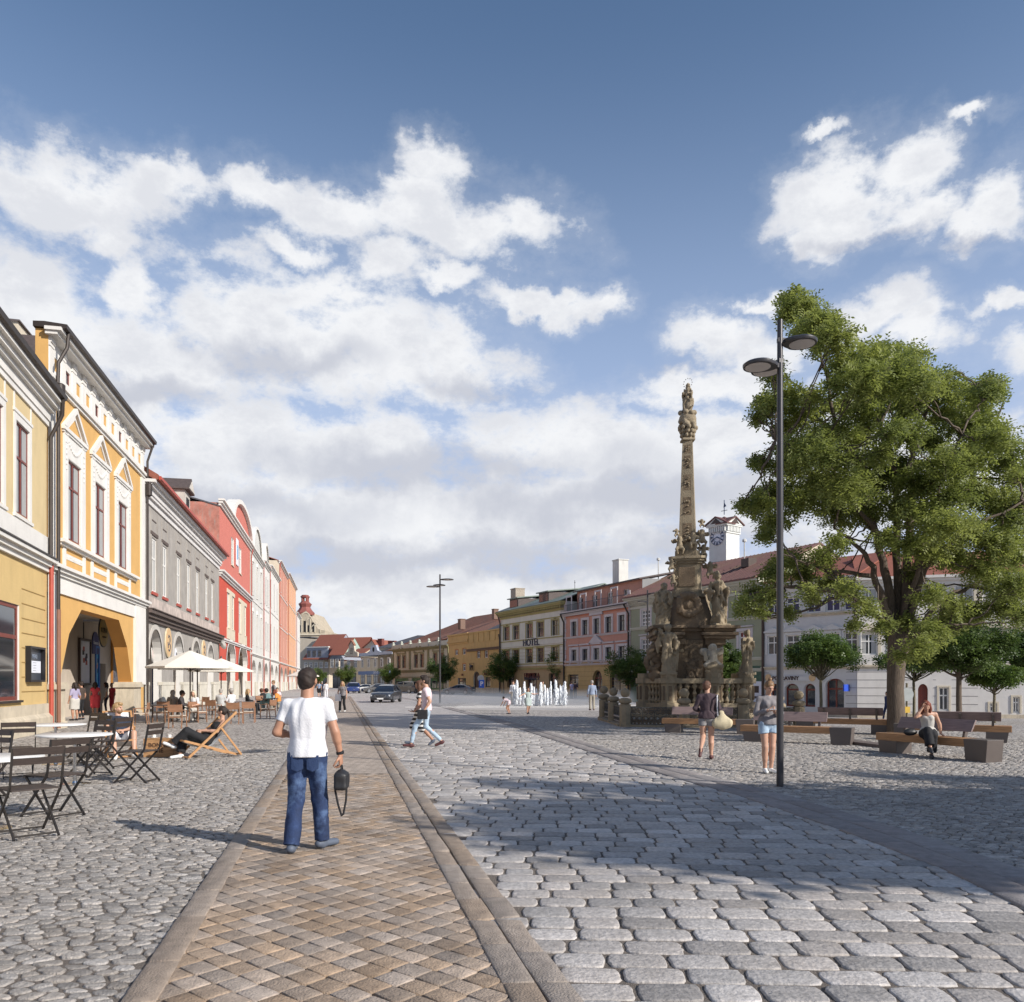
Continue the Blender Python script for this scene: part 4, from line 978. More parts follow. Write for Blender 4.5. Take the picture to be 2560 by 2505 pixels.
# far end of the square
def small_house(name, label, x0, x1, Y0, Y1, yt, wm, cols, rows, roofm, ym=None, rh=3, door=False, frm=None, gf=None, top=None, over=.2, D=10, roofkw={}, ww=1.1, ydelta=None, surround=None, trimm=None, lowdark=False):
    B = Bld(name, label, RP(x0, Y0), RP(x1, Y1), 0); W_ = B.W; xm = (x0+x1)/2
    zt = B.z(xm, yt); T_ = B.trim; tr = trimm or M_white
    gf = gf or zt*.42; fh = (zt-gf-.3)/rows; cs = W_/cols; ops = []
    for r in range(rows):
        for k in range(cols):
            c = cs*(k+.5); z0 = gf+fh*r; ops.append((c-ww/2, c+ww/2, z0+fh*.2, z0+fh*.8))
    B.panel(0, W_, gf, zt, ops, wm, depth=.2)
    sh = []
    n = max(1, int(W_/4))
    for k in range(n): c = W_/n*(k+.5); w = min(3.0, W_/n*.72); sh.append((c-w/2, c+w/2, .35 if k % 2 else .02, gf-.9))
    B.panel(0, W_, 0, gf, sh, wm, depth=.25)
    B.sides(zt, D, wm)
    B.cornice(0, W_, gf-.35, [(.12,.08),(.12,.16)], tr); B.cornice(0, W_, zt-.4, [(.2,.12),(.2,.26)], tr)
    for a, b, c, d in ops: window(B.root, (a+b)/2, c, b-a, d-c, frm or M_wfr, y=.12, th=.1, sill=tr, surround=surround, sw=.2)
    for a, b, c, d in sh: window(B.root, (a+b)/2, c, b-a, d-c, M_dkwood, y=.18, th=.14, mull=1, trans=(.25,), name='shop_window')
    if roofm: B.roof(zt, D, rh, roofm, over=over, gable=wm, **roofkw)
    return B, zt
M_bg = plaster('blue_grey_plaster', (.30,.32,.37)); M_bg2 = plaster('light_blue_grey_plaster', (.42,.46,.54)); M_mint = plaster('mint_plaster', (.33,.42,.36)); M_cr2 = plaster('buff_plaster', (.55,.48,.38))
B, zt = small_house('blue_grey_house', 'blue grey house with arched attic windows at the far left corner of the square', 757, 822, 236, 232, 1648, M_bg, 5, 1, M_tile_r, rh=7.5, gf=5.2, D=16)
B2 = Bld('low_red_roof', 'x', RP(777, 250), RP(822, 248), 0); bpy.data.objects.remove(B2.root)
mb = MB(); z0 = zt; mb.box(1.2, B.W-.6, .3, .8, zt, zt+3.3, M_bg); mb.box(.9, B.W-.3, .1, .9, zt+3.3, zt+3.6, M_white); mb.obj('attic', None, B.root)
for k in range(3): window(B.root, 2.0+k*1.9, zt+.8, 1.1, 1.7, M_dkwood, y=.24, th=.1)
B, zt = small_house('mint_house', 'narrow mint green house with red roof beside the blue grey corner house', 823, 861, 228, 226, 1637, M_mint, 3, 1, M_tile_r, rh=5, gf=5.0)
B, zt = small_house('cream_gable_house', 'small cream house with curved gable and a single attic window', 862, 896.5, 224, 221, 1642, M_cr2, 2, 1, M_tile_r, rh=2.5, gf=5)
mb = MB(); W_ = B.W; p = [(0.2,zt),(W_-.2,zt),(W_-.3,zt+1.1),(W_*.74,zt+1.5),(W_*.68,zt+3.0),(W_*.5,zt+4.2),(W_*.32,zt+3.0),(W_*.26,zt+1.5),(.3,zt+1.1)]
mb.prism(p, -.1, .4, M_cr2); mb.prism([(W_*.68,zt+3.0),(W_*.72,zt+3.2),(W_*.5,zt+4.6),(W_*.28,zt+3.2),(W_*.32,zt+3.0),(W_*.5,zt+4.2)], -.25, .5, M_tile_br); mb.obj('gable', None, B.root); window(B.root, W_/2, zt+.8, .9, 1.6, M_dkwood, y=-.12, th=.1)
B, zt = small_house('pale_blue_house', 'pale blue house with pediment and dark blue shopfront', 897.5, 981, 219, 199, 1638, M_bg2, 5, 1, M_slate, rh=2, gf=4.9, surround=M_white, ww=1.2)
W_ = B.W; mb = MB(); mb.prism([(W_*.2,zt),(W_*.72,zt),(W_*.66,zt+.8),(W_*.58,zt+1.2),(W_*.53,zt+2.6),(W_*.40,zt+2.6),(W_*.34,zt+1.2),(W_*.26,zt+.8)], -.05, .5, M_bg2); mb.box(0, W_, -.1, .3, zt, zt+.8, M_bg2)
mb.lathe([(.62,-.1),(.62,.1)], 16, M_dark, c=(0,0,0)); 
mb2 = MB(); mb2.lathe([(.6,-.05),(.6,.05)], 16, M_dark); mb2.obj('attic_window', None, B.root, loc=(W_*.465,-.1,zt+1.5), rot=(R(90),0,0)); mb.v = [v if i < len(mb.v)-32 else (v[0]+W_*.465, .2, zt+1) for i, v in enumerate(mb.v)]
mb.obj('pediment', None, B.root)
mb = MB(); mb.box(0,W_*.95,-.25,-.05,3.6,4.5,mat('shop_blue',(.10,.16,.32),.5)); mb.obj('fascia', None, B.root); text('OBCHOD', .8, M_paper, B.root, (W_*.55,-.27,4.05), ext=.01)
# background roofs and church
def solid(name, label, P0, P1, build, cat='building'):
    B = Bld(name, label, P0, P1, 0, cat); build(B); B.done(); return B
def redroof(B):
    B.wall.box(0, B.W, 0, 12, 0, B.z(840, 1640), M_cr2); B.roof(B.z(840, 1640), 12, 6.2, M_tile_r, over=.3)
solid('red_roofed_house', 'cream house with a broad red roof rising behind the mint house', RP(822, 262), RP(905, 258), redroof)
def gabl(B):
    z0 = B.z(945, 1632); zp = B.z(932, 1601); B.wall.prism([(0,0),(B.W,0),(B.W,z0),(B.W*.72,zp),(0,z0-1)], 0, 10, M_cream); B.trim.prism([(-.3,z0-1),(B.W*.72,zp),(B.W+.3,z0),(B.W+.3,z0+.3),(B.W*.72,zp+.35),(-.3,z0-.6)], -.2, 10.4, M_tile_r)
Bg = solid('gable_house', 'cream gable wall with red verge behind the pale blue house', RP(885, 255), RP(948, 250), gabl)
chimney(Bg.root, Bg.u(942), 2, Bg.z(942, 1620), Bg.z(942, 1597), 1.6, 1.2, mat('dark_red_brick', (.16,.05,.04), .9, var=.3)); chimney(Bg.root, Bg.u(951)+3, 2, Bg.z(942, 1622), Bg.z(951, 1603), 2.4, 1.2, mat('dark_red_brick'))
def slateroof(B):
    z0 = B.z(1010, 1618); zp = B.z(1015, 1583.5); W_ = B.W
    B.wall.box(0, W_, 0, 18, 0, z0, M_cr2)
    r = MB(); a = .5; r.add([(-a,-a,z0),(W_+a,-a,z0),(W_+a,18,z0),(-a,18,z0),(W_*.36,8,zp),(W_*.9,9,zp-.6)], [(0,1,5,4),(1,2,5),(2,3,4,5),(3,0,4),(0,3,2,1)], M_slate); r.obj('roof', None, B.root)
solid('slate_roofed_house', 'house with a big dark slate hipped roof behind the olive house', RP(945, 215), RP(1090, 205), slateroof)
# church gable with red turret
def church(B):
    W_ = B.W; ze = B.z(800, 1576); zp = B.z(765, 1527); m = mat('church_stone', (.42,.36,.27), .9, var=.2, scale=1, dirt=(.25,.21,.16), dirtamt=.6, dirtscale=.1)
    x0 = B.u(735); B.wall.prism([(x0,0),(W_,0),(W_,ze),(W_-2.2,ze+.4),(B.u(765),zp),(x0,B.z(735,1545))], 0, 25, m)
    B.trim.box(x0, W_+.3, -.3, 0, B.z(780,1588), B.z(780,1588)+.5, M_cream)
    for x, a, b in ((762,1580,1552),(772,1580,1563),(782,1580,1556),(753,1580,1563)):
        u = B.u(x); B.trim.box(u-.35, u+.35, -.06, .02, B.z(x,a), B.z(x,b), M_dark)
    for x, a, b in ((765,1582,1527),(777,1582,1540),(790,1582,1556)):
        u = B.u(x); w = 1.5; p = arch(u-w, u+w, B.z(x,b)-2.0, 1.6, 8)
        for q, r in zip(p, p[1:]): B.trim.add([(q[0],-.15,q[1]),(r[0],-.15,r[1]),(r[0],-.15,r[1]-.35),(q[0],-.15,q[1]-.35)], [(3,2,1,0)], M_cream)
        for e in (u-w, u+w-.3): B.trim.box(e, e+.3, -.15, 0, B.z(x,a), B.z(x,b)-2.0, M_cream)
    t = MB(); mr = mat('red_turret_paint', (.25,.08,.065), .7, var=.2)
    u = B.u(757); k = lambda y: B.z(757, y); s_ = 260/F
    t.lathe([(23*s_,k(1536)),(24*s_,k(1530)),(17*s_,k(1523)),(13*s_,k(1516)),(15*s_,k(1512)),(17*s_,k(1508)),(12*s_,k(1504)),(9.5*s_,k(1501))], 8, mr, c=(u,3,0), start=PI/8)
    for kk in range(4):
        a = PI/4+kk*PI/2; t.lathe([(3.0*s_,k(1501)),(3.0*s_,k(1492))], 6, mr, c=(u+8*s_*math.cos(a),3+8*s_*math.sin(a),0))
    t.lathe([(11*s_,k(1492)),(12*s_,k(1489)),(9*s_,k(1487)),(9*s_,k(1485.5)),(7*s_,k(1485))], 8, mr, c=(u,3,0), start=PI/8)
    t.obj('turret', None, B.root)
solid('church', 'stone church gable with blind arches and a small red turret above the far left roofs', RP(741, 262), RP(812, 262), church, 'church')
def lowgab(B):
    B.wall.prism([(0,0),(B.W,0),(B.W,B.z(815,1608)),(B.W*.6,B.z(800,1598)),(0,B.z(760,1594))], 0, 8, M_cr2); B.trim.box(0,B.W*.4,-.1,8.1,B.z(760,1594),B.z(760,1594)+.3,M_slate)
solid('low_gable_house', 'beige gable wall between the church and the blue grey house', RP(748, 246), RP(822, 244), lowgab)

# ---- olive house with balustraded parapet
M_ol = plaster('olive_cream_plaster', (.52,.50,.38)); M_ol2 = plaster('olive_trim', (.24,.225,.12)); M_pale = plaster('pale_green_white_plaster', (.52,.54,.47))
B = Bld('olive_house', 'olive and cream house with paired windows under arches and a balustraded parapet', RP(983, 168), RP(1122, 146), 0); W_ = B.W; T_ = B.trim
zc = B.z(1050, 1619); zm = B.z(1050, 1674)
ops = []; n = 3; cs = W_/n
for k in range(n):
    c = cs*(k+.5)
    for e in (-1, 1): ops.append((c+e*1.35-.75, c+e*1.35+.75, zm+.4, zm+2.9))
B.panel(0, W_, zm, zc, ops, M_ol, depth=.2); 
sh = [(cs*k+.8, cs*(k+1)-.8, .3, zm-1.6) for k in range(n)]
B.panel(0, W_, 0, zm, sh, M_ol, depth=.25); B.sides(zc, 12, M_ol)
for a, b, c, d in ops: window(B.root, (a+b)/2, c, b-a, d-c, M_wood, y=.14, th=.1, surround=M_ol2, sw=.22)
for a, b, c, d in sh: window(B.root, (a+b)/2, c, b-a, d-c, mat('green_shop_frame', (.05,.16,.05), .5), y=.18, th=.25, mull=2, trans=(.2,), name='shop_window')
for k in range(n):
    c = cs*(k+.5); p = arch(c-2.3, c+2.3, zm+3.4, 1.15, 12); q = arch(c-2.0, c+2.0, zm+3.4, .9, 12)
    for (a, b), (d, e) in zip(zip(p, p[1:]), zip(q, q[1:])): T_.add([(a[0],-.15,a[1]),(b[0],-.15,b[1]),(e[0],-.15,e[1]),(d[0],-.15,d[1]),(a[0],0,a[1]),(b[0],0,b[1])], [(3,2,1,0),(0,1,5,4)], M_ol2)
    T_.box(c-2.4, c+2.4, -.12, 0, zm+3.2, zm+3.4, M_ol2)
for k in range(n+1): T_.box(cs*k-.35 if k else 0, cs*k+.35 if k < n else W_, -.14, 0, zm+.1, zc-.5, M_ol2)
B.cornice(0, W_, zm-.5, [(.15,.12),(.2,.25),(.15,.1)], M_ol2); B.cornice(0, W_, zm-1.5, [(.15,.1)], M_ol2); B.cornice(0, W_, zc-.5, [(.25,.2),(.15,.4),(.15,.6)], M_ol2)
T_.box(0, W_, -.1, .25, zc+.05, B.z(1050, 1607), M_pale)
for k in range(n*2+1): u = W_/(n*2)*k; T_.box(u-.3, u+.3, -.2, .3, zc+.05, B.z(1050, 1607)+.2, M_pale); T_.lathe([(.1,0),(.24,.15),(.24,.35),(0,.5)], 8, M_pale, c=(u, .05, B.z(1050, 1607)+.2))
B.done(); OLB = B
# big rusty roof of the house behind
B = Bld('big_roofed_house', 'long house with a big rusty brown tiled roof and two chimneys behind the ochre house', RP(1010, 176), RP(1262, 134), 0); W_ = B.W
z0 = B.z(1060, 1612); zr0 = B.z(1180, 1545, 4)
r = MB(); r.add([(-12,-.3,z0-.5),(W_+.5,-.3,z0+1.5),(W_+.5,8,B.z(1248,1533,8)),(W_*.38,8,B.z(1181,1542,8)),(W_*.0,14,B.z(1100,1580,8)),(W_+.5,16,z0),(-12,16,z0-.5)], [(0,1,2,3),(0,3,4),(3,2,5,4),(0,4,5,6)][:3]+[(4,5,6),(0,4,6)], M_tile_br); r.obj('roof', None, B.root)
B.wall.box(0, W_, .3, 15, 0, z0-.6, M_cr2); B.done()
chimney(B.root, B.u(1154, 3), 3, B.z(1154, 1573, 3), B.z(1154, 1549, 3), 1.3, 1.0, M_brick); chimney(B.root, B.u(1238, 5), 5, B.z(1238, 1548, 5), B.z(1238, 1524, 5), .95, .9, M_brick)

# ---- ochre house
M_och = plaster('ochre_plaster', (.56,.37,.15)); 
B = Bld('ochre_house', 'ochre house with white windows, ram sign and dark arched door', RP(1122, 143), RP(1253, 123), 0); W_ = B.W; T_ = B.trim
zt = B.z(1180, 1607); x2 = B.u(1171)
wl = [(1142,1672,1692,0),(1161,1669,1688,0),(1197,1673,1697,0),(1216,1673,1697,0),(1161,1708,1722,0)]
wl = [(1142,1625,1637),(1161,1622,1636),(1197,1628,1645),(1216,1626,1644),(1161,1660,1677)]
ops = []
for x, a, b in wl: u = B.u(x); ops.append((u-.62, u+.62, B.z(x, b), B.z(x, a)))
dr = archop(B.u(1184), B.u(1199), 0, B.z(1191, 1693), .9); shw = [(B.u(1145), B.u(1165), .4, B.z(1155,1695)), (B.u(1213), B.u(1226), .9, B.z(1220,1693))]
B.panel(0, W_, 0, zt, ops+[dr]+shw, M_och, depth=.25, mr=M_cream); B.sides(zt, 12, M_och)
for (a, b, c, d) in ops: window(B.root, (a+b)/2, c, b-a, d-c, M_wfr, y=.12, th=.1, surround=mat('orange_trim', (.45,.19,.06), .9), sw=.16)
for (a, b, c, d) in shw: window(B.root, (a+b)/2, c, b-a, d-c, M_dkwood, y=.16, th=.14, mull=1, trans=(.3,), name='shop_window')
window(B.root, (dr[0]+dr[1])/2, .02, dr[1]-dr[0], dr[3]-.05, M_dkwood, y=.22, th=.12, mull=1, trans=(.28,), name='door', glass=M_dkwood)
B.cornice(0, x2, zt, [(.3,.1),(.3,.3),(.9,.12),(.25,.3)], M_och); B.cornice(x2, W_, zt-1.4, [(.25,.3),(.12,.5)], M_gutter)
T_.box(x2, W_, -.05, .4, zt, zt+1.5, M_och); T_.box(x2, W_, -.2, .5, zt+1.5, zt+1.7, M_och)
for k in range(7): u = x2+(W_-x2)/6*k; T_.box(u-.15, u+.15, -.15, .02, zt+.1, zt+1.5, M_och)
T_.box(0, W_, -.06, 0, 0, .8, M_stone_b); B.done()
r = MB(); r.add([(x2+.5,.5,zt+1.0),(W_,.5,zt+1.2),(W_,7,zt+5.0),(x2+4.5,7,zt+4.6)], [(0,1,2,3)], M_slate); r.add([(W_*.6,5,zt+3.6),(W_,5,zt+4.0),(W_,9,zt+7.0),(W_*.8,9,zt+6.4)], [(0,1,2,3)], mat('pale_roof_light', (.55,.56,.52), .4)); r.obj('roof', None, B.root)
def ram(t):
    a = MB(); q = .05
    for c in ((-.95,-.9,-.6,.6),(.9,.95,-.6,.6),(-.9,.9,-.6,-.55),(-.9,.9,.55,.6)): a.box(c[0],c[1],-.08,-.03,c[2],c[3],M_black)
    a.tube([(-.5,-.06,.05),(-.1,-.06,.1),(.35,-.06,.05)], [.2,.24,.2], 8, M_black); a.tube([(-.5,-.06,.1),(-.7,-.06,.3)], [.16,.12], 8, M_black)
    for x in (-.5,-.3,.2,.38): a.tube([(x,-.06,0),(x,-.06,-.5)], .05, 5, M_black)
    a.tube([(-.6,-.06,.35),(-.8,-.06,.45),(-.85,-.06,.25)], .06, 5, M_black); a.obj('ram_figure', None, t)
wallobj('animal_sign', 'black metal ram in a square frame on the ochre facade', 'sign', B, 1180, 1667, -.02, 1, ram)
text('VINOTEKA', .62, mat('dark_red_ink', (.15,.03,.02), .7), B.root, (B.u(1220), -.04, B.z(1220, 1685)), ext=.02)
text('CAFE', .5, mat('dark_red_ink'), B.root, (B.u(1156), -.04, B.z(1156, 1687)), ext=.02)
pipe(B.root, [(W_-.3,-.3,zt+.8),(W_-.3,-.15,zt),(W_-.3,-.15,.1)], .1, M_gutter)

# ---- hotel
M_hot = plaster('hotel_cream_plaster', (.62,.60,.52), amt=.15); M_hy = plaster('hotel_olive_trim', (.36,.31,.13)); M_hb = plaster('hotel_tan_base', (.42,.30,.16))
B = Bld('hotel', 'three storey cream hotel with olive window surrounds and HOTEL in large letters', RP(1252, 120), RP(1410, 103), 0); W_ = B.W; T_ = B.trim
zt = B.z(1330, 1517); z2 = B.z(1330, 1623); z1 = B.z(1330, 1663)
c5 = [1266, 1290, 1323, 1351, 1388]; ops = []; hw = 0.95
for x, y0_, y1_ in zip(c5, (1602,1598,1595,1592,1589), (1567,1563,1558.5,1554.5,1550)): u = B.u(x); ops.append((u-hw, u+hw, B.z(x, y0_), B.z(x, y1_)))
zz0 = sum(o[2] for o in ops)/5; zz1 = sum(o[3] for o in ops)/5; ops = [(a, b, zz0, zz1) for a, b, _, _ in ops]
lz0, lz1 = B.z(1351, 1655.5), B.z(1351, 1619.5); ops2 = [(a, b, lz0, lz1) for a, b, _, _ in ops]
gh = lz0-.45
B.panel(0, W_, gh, zt, ops+ops2, M_hot, depth=.25)
sh = [(B.u(1268), B.u(1285), .9, 2.7), (B.u(1316), B.u(1342), .02, 2.9), (B.u(1372), B.u(1396), .02, 2.8)]
B.panel(0, W_, 0, gh, sh, M_hb, depth=.4); B.sides(zt, 12, M_hot)
for (a, b, c, d) in ops+ops2: window(B.root, (a+b)/2, c, b-a, d-c, mat('olive_frame', (.16,.13,.05), .6), y=.18, th=.09, surround=M_hy, sw=.17)
for i, (a, b, c, d) in enumerate(sh): window(B.root, (a+b)/2, c, b-a, d-c, M_wood if i == 1 else M_gutter, y=.3, th=.12, mull=3 if i == 1 else 1, trans=(.25,), name='shop_window' if i != 1 else 'door')
for z_ in (B.z(1330,1552), zz0-.2, B.z(1351,1617)+.05, lz0-.15): T_.box(0, W_, -.10, 0, z_-.07, z_+.07, M_hy)
for k in range(5): T_.box(0, W_, -.02, 0, lz0+.5+k*.45, lz0+.53+k*.45, mat('groove_line'))
B.cornice(0, W_, gh-.5, [(.12,.12),(.12,.24)], M_hy); B.cornice(0, W_, zt-1.1, [(.3,.1)], M_hy)
n = 44
for k in range(n): u = W_/n*(k+.5); T_.box(u-.11, u+.11, -.55, 0, zt-.75, zt-.45, M_hy)
B.cornice(0, W_, zt-.45, [(.2,.65),(.25,.8)], M_hy); 
for x in (1268, 1324, 1388): u = B.u(x); T_.lathe([(.22,-.02),(.22,.02)], 10, M_dark, c=(u, -.0, zt-2.0)); 
B.done()
r = MB(); D = 12; r.prismx([(-.8,zt),(6,zt+2.6),(12.5,zt),(12.5,zt-.1),(6,zt+2.45),(-.8,zt-.1)], 0, W_, M_tin_g); r.obj('roof', None, B.root)
for x, yy in ((1291, 1513), (1366, 1498)):
    u = B.u(x, 1); d_ = MB(); d_.box(u-1.4, u+1.4, .6, 5, zt+.3, zt+1.75, M_slate_b); d_.box(u-1.2, u+1.2, .56, .6, zt+.55, zt+1.5, M_glass); d_.prismx([(.3,zt+1.7),(.3,zt+1.85),(6,zt+2.5),(6,zt+2.35)], u-1.7, u+1.7, M_tin_g); d_.obj('dormer', None, B.root)
chimney(B.root, B.u(1279, 2), 3, zt+.4, B.z(1279, 1477, 3), 1.7, 1.5, mat('old_pale_brick', (.36,.31,.25), .9, var=.3, scale=8, bump=.6))
text('HOTEL', 1.35, mat('ink'), B.root, (B.u(1328), -.06, B.z(1328, 1606.5)), ext=.04, sx=1.15, off=.02)
text('HOTEL A', .95, mat('dark_red_ink'), B.root, (B.u(1330), -.06, B.z(1330, 1689)), ext=.04, sx=1.2); text('RESTAURACE', .62, M_ink, B.root, (B.u(1330), -.06, B.z(1330, 1696)), ext=.03, sx=1.2)
pipe(B.root, [(.1,-.7,zt),(.15,-.2,zt-1.6),(.15,-.2,.2)], .1, M_gutter)

# ---- pink house
M_sal = plaster('soft_salmon_plaster', (.52,.27,.20), amt=.15); M_sal2 = plaster('orange_salmon_plaster', (.52,.20,.12), amt=.15); M_lt = plaster('pale_lilac_trim', (.55,.51,.50), amt=.1); M_yb = plaster('ochre_base', (.52,.37,.16))
B = Bld('pink_terrace_house', 'salmon pink house with white window frames, setback top storey and yellow ground floor', RP(1411, 103), RP(1576, 89), 0); W_ = B.W; T_ = B.trim
zc = B.z(1490, 1524); 
c5 = [1436, 1463, 1492, 1522, 1555]; hw = .66
u0_, u1_ = B.z(1492, 1584), B.z(1492, 1546); l0_, l1_ = B.z(1492, 1655), B.z(1492, 1620)
ops = [(B.u(x)-hw, B.u(x)+hw, u0_, u1_) for x in c5]+[(B.u(x)-hw, B.u(x)+hw, l0_, l1_) for x in c5]
B.panel(0, W_, l0_-.3, zc, ops, M_sal, depth=.22, mr=M_lt)
dr = archop(B.u(1481), B.u(1506), 0, B.z(1493, 1703), 1.3); sh = [(B.u(1420), B.u(1446), .9, 2.6), (B.u(1525), B.u(1565), .3, 2.8)]
B.panel(0, W_, 0, 4.2, [dr]+sh, M_yb, depth=.4); B.panel(0, W_, 4.2, l0_-.3, [], M_sal2); B.sides(zc, 12, M_sal)
for (a, b, c, d) in ops: window(B.root, (a+b)/2, c, b-a, d-c, M_dkwood, y=.14, th=.08, surround=M_lt, sw=.30, sd=.08)
for (a, b, c, d) in sh: window(B.root, (a+b)/2, c, b-a, d-c, M_dkwood, y=.25, th=.14, mull=1, trans=(.25,), name='shop_window')
window(B.root, (dr[0]+dr[1])/2, .02, dr[1]-dr[0], dr[3]-.05, M_wood, y=.35, th=.14, mull=1, trans=(.3,), name='door')
T_.box(0, W_, -.05, 0, u1_+.55, zc-.35, M_sal2)
for x in c5: u = B.u(x); T_.box(u-1.2, u-.98, -.1, 0, l0_-.1, l1_+.3, M_lt); T_.box(u+.98, u+1.2, -.1, 0, l0_-.1, l1_+.3, M_lt); T_.box(u-1.2, u+1.2, -.2, 0, l1_+.45, l1_+.62, M_lt)
u = B.u(1492); T_.prism([(u-1.6,l1_+.62),(u+1.6,l1_+.62),(u,l1_+1.6)], -.25, 0, M_lt); p = arch(u-1.5, u+1.5, u1_+.55, .8, 10); T_.prism([(u-1.5,u1_+.4),(u+1.5,u1_+.4)]+list(reversed(p)), -.2, 0, M_lt)
for k in range(14): T_.box(-.02, .55 if k % 2 else .4, -.06, 0, l0_+k*.55, l0_+k*.55+.5, M_lt); T_.box(W_-(.55 if k % 2 else .4), W_+.02, -.06, 0, l0_+k*.55, l0_+k*.55+.5, M_lt)
for z_ in (u0_-.2, l0_-.25, 4.15): B.cornice(0, W_, z_-.1, [(.12,.1),(.1,.2)], M_lt)
for k in range(6): T_.box(0, W_, -.015, 0, .7+k*.55, .73+k*.55, mat('groove_line'))
B.cornice(0, W_, zc-.3, [(.2,.3),(.2,.5),(.12,.7)], M_lt)
B.done()
# setback storey with balcony
s_ = MB(); zb = zc+.1; zt = B.z(1500, 1467, 1.6); aw = [(B.u(x, 1.6)-.6, B.u(x, 1.6)+.6, zb+.15, zb+1.95) for x in (1451, 1487, 1525, 1566)]
B.panel(.4, W_-.1, zb, zt, aw, M_sal, y=1.6, depth=.2, mb=s_); s_.box(.4, .45, 1.6, 8, zb, zt, M_sal); s_.box(W_-.15, W_-.1, 1.6, 8, zb, zt, plaster('grey_side_wall', (.25,.25,.25))); s_.box(0, W_, -.6, 1.6, zc-.02, zb, M_slate)
s_.obj('attic_storey', None, B.root)
for (a, b, c, d) in aw: window(B.root, (a+b)/2, c, b-a, d-c, M_wfr, y=1.72, th=.08, surround=M_lt, sw=.18)
r = MB(); r.prismx([(1.1,zt),(9,zt+1.6),(9,zt+1.4),(1.1,zt-.15)], .1, W_+.1, M_slate_b); r.obj('roof', None, B.root)
rl = MB(); rl.bar((0,-.5,zb+.95),(W_,-.5,zb+.95),.05,mat=M_slate)
for k in range(61): u = W_*k/60; rl.bar((u,-.5,zb),(u,-.5,zb+.95),.025,mat=M_slate)
rl.obj('railing', None, B.root)
chimney(B.root, B.u(1551, 4), 4, zt+.4, B.z(1551, 1402, 4), 1.45, 1.3, M_wg)
for x in (1437,): a = MB(); a.bar((B.u(x,2),2,zt),(B.u(x,2),2,zt+1.6),.05,mat=M_slate); a.bar((B.u(x,2)-.2,2,zt+1.3),(B.u(x,2)+.2,2,zt+1.3),.04,mat=M_slate); a.obj('aerial', None, B.root)
pipe(B.root, [(W_-.3,-.7,zc),(W_-.2,-.15,zc-1),(W_-.2,-.15,.1)], .1, M_gutter); pipe(B.root, [(.2,-.7,zc),(.1,-.15,zc-1),(.1,-.15,.1)], .1, M_gutter)

# ---- green house
M_sage = plaster('sage_plaster', (.30,.315,.215), amt=.15); M_sg2 = plaster('pale_sage_trim', (.50,.49,.40), amt=.1)
B = Bld('sage_green_house', 'large sage green house with dark red metal roof behind the stone column', RP(1577, 89), RP(1905, 71.5), -.8); W_ = B.W; T_ = B.trim
zt = B.z(1740, 1472)
cs_ = [1615, 1655, 1700, 1750, 1802, 1862]; hw = .75
a0, a1 = B.z(1802, 1546), B.z(1802, 1500); b0, b1 = B.z(1862, 1640), B.z(1862, 1578)
ops = [(B.u(x)-hw, B.u(x)+hw, a0, a1) for x in cs_]+[(B.u(x)-hw, B.u(x)+hw, b0, b1) for x in cs_]
B.panel(0, W_, 4.4, zt, ops, M_sage, depth=.22, mr=M_white); B.panel(0, W_, 0, 4.4, [(B.u(1583), B.u(1596), 0, 3.2), (B.u(1598)+.8, B.u(1620), .5, 3)], M_sage, depth=.3); B.sides(zt, 12, M_sage)
for (a, b, c, d) in ops: window(B.root, (a+b)/2, c, b-a, d-c, M_wfr, y=.1, th=.11, mull=2, trans=(.25,.5,.75), surround=M_lt, sw=.28, hood='flat' if c < a0-2 else None)
for z_ in (a0-.35, 4.4, b0-1.4): B.cornice(0, W_, z_, [(.14,.08),(.14,.16)], M_sg2)
B.cornice(0, W_, zt-1.2, [(.25,.1)], M_sg2)
for k in range(52): u = W_/52*(k+.5); T_.prismx([(0,zt-.9),(-.25,zt-.7),(-.6,zt-.35),(0,zt-.35)], u-.16, u+.16, M_sg2)
B.cornice(0, W_, zt-.35, [(.18,.7),(.17,.85)], M_sg2)
T_.box(.05, W_*.12, -.06, 0, 0, 3.9, M_grn); T_.box(W_*.86, W_, -.06, 0, 0, 3.9, M_grn); T_.box(W_*.40, W_*.56, -.06, 0, 0, 3.9, M_grn)
B.done()
r = MB(); zr = B.z(1898, 1385, 7); D = 7
r.prismx([(-.95,zt-.02),(-.95,zt+.12),(D,zr+.0),(2*D+.5,zt+.1),(2*D+.5,zt),(D,zr-.14)], -.3, W_+.1, M_tin_r)
k = -.2
while k < W_: r.prismx([(-.95,zt+.12),(-.95,zt+.17),(D,zr+.05),(D,zr)], k, k+.04, M_tin_r); k += .55
r.obj('roof', None, B.root)
gb = MB(); gb.prismx([(0,zt),(D,zr-.14),(2*D,zt)], W_-.1, W_, M_cream); gb.obj('gable_wall', None, B.root)
for x in (1646, 1861): u = B.u(x, 4); a = MB(); a.tube([(u,4,zt+2),(u,4,zr+1.0)], .06, 6, M_wg); a.lathe([(.2,0),(.2,.2),(.1,.3)], 8, M_wg, c=(u,4,zr+.8)); a.obj('vent_pipe', None, B.root)
a = MB(); u = B.u(1870, 3); a.box(u-.5, u+.5, 2.6, 3.6, zt+1.8, zt+2.6, M_dkwood); a.obj('skylight', None, B.root)
def rest(t):
    a = MB(); a.box(-.75,.75,-.05,0,-.9,.9,M_paper); a.box(-.3,.3,-.06,-.05,-.1,.5,M_gutter); a.box(-.5,.5,-.06,-.05,-.6,-.4,M_ink); a.obj('panel', None, t)
wallobj('notice_board', 'white notice panel on the dark green shopfront right of the stone column', 'notice board', B, 1892, 1729, -.1, 1, rest)

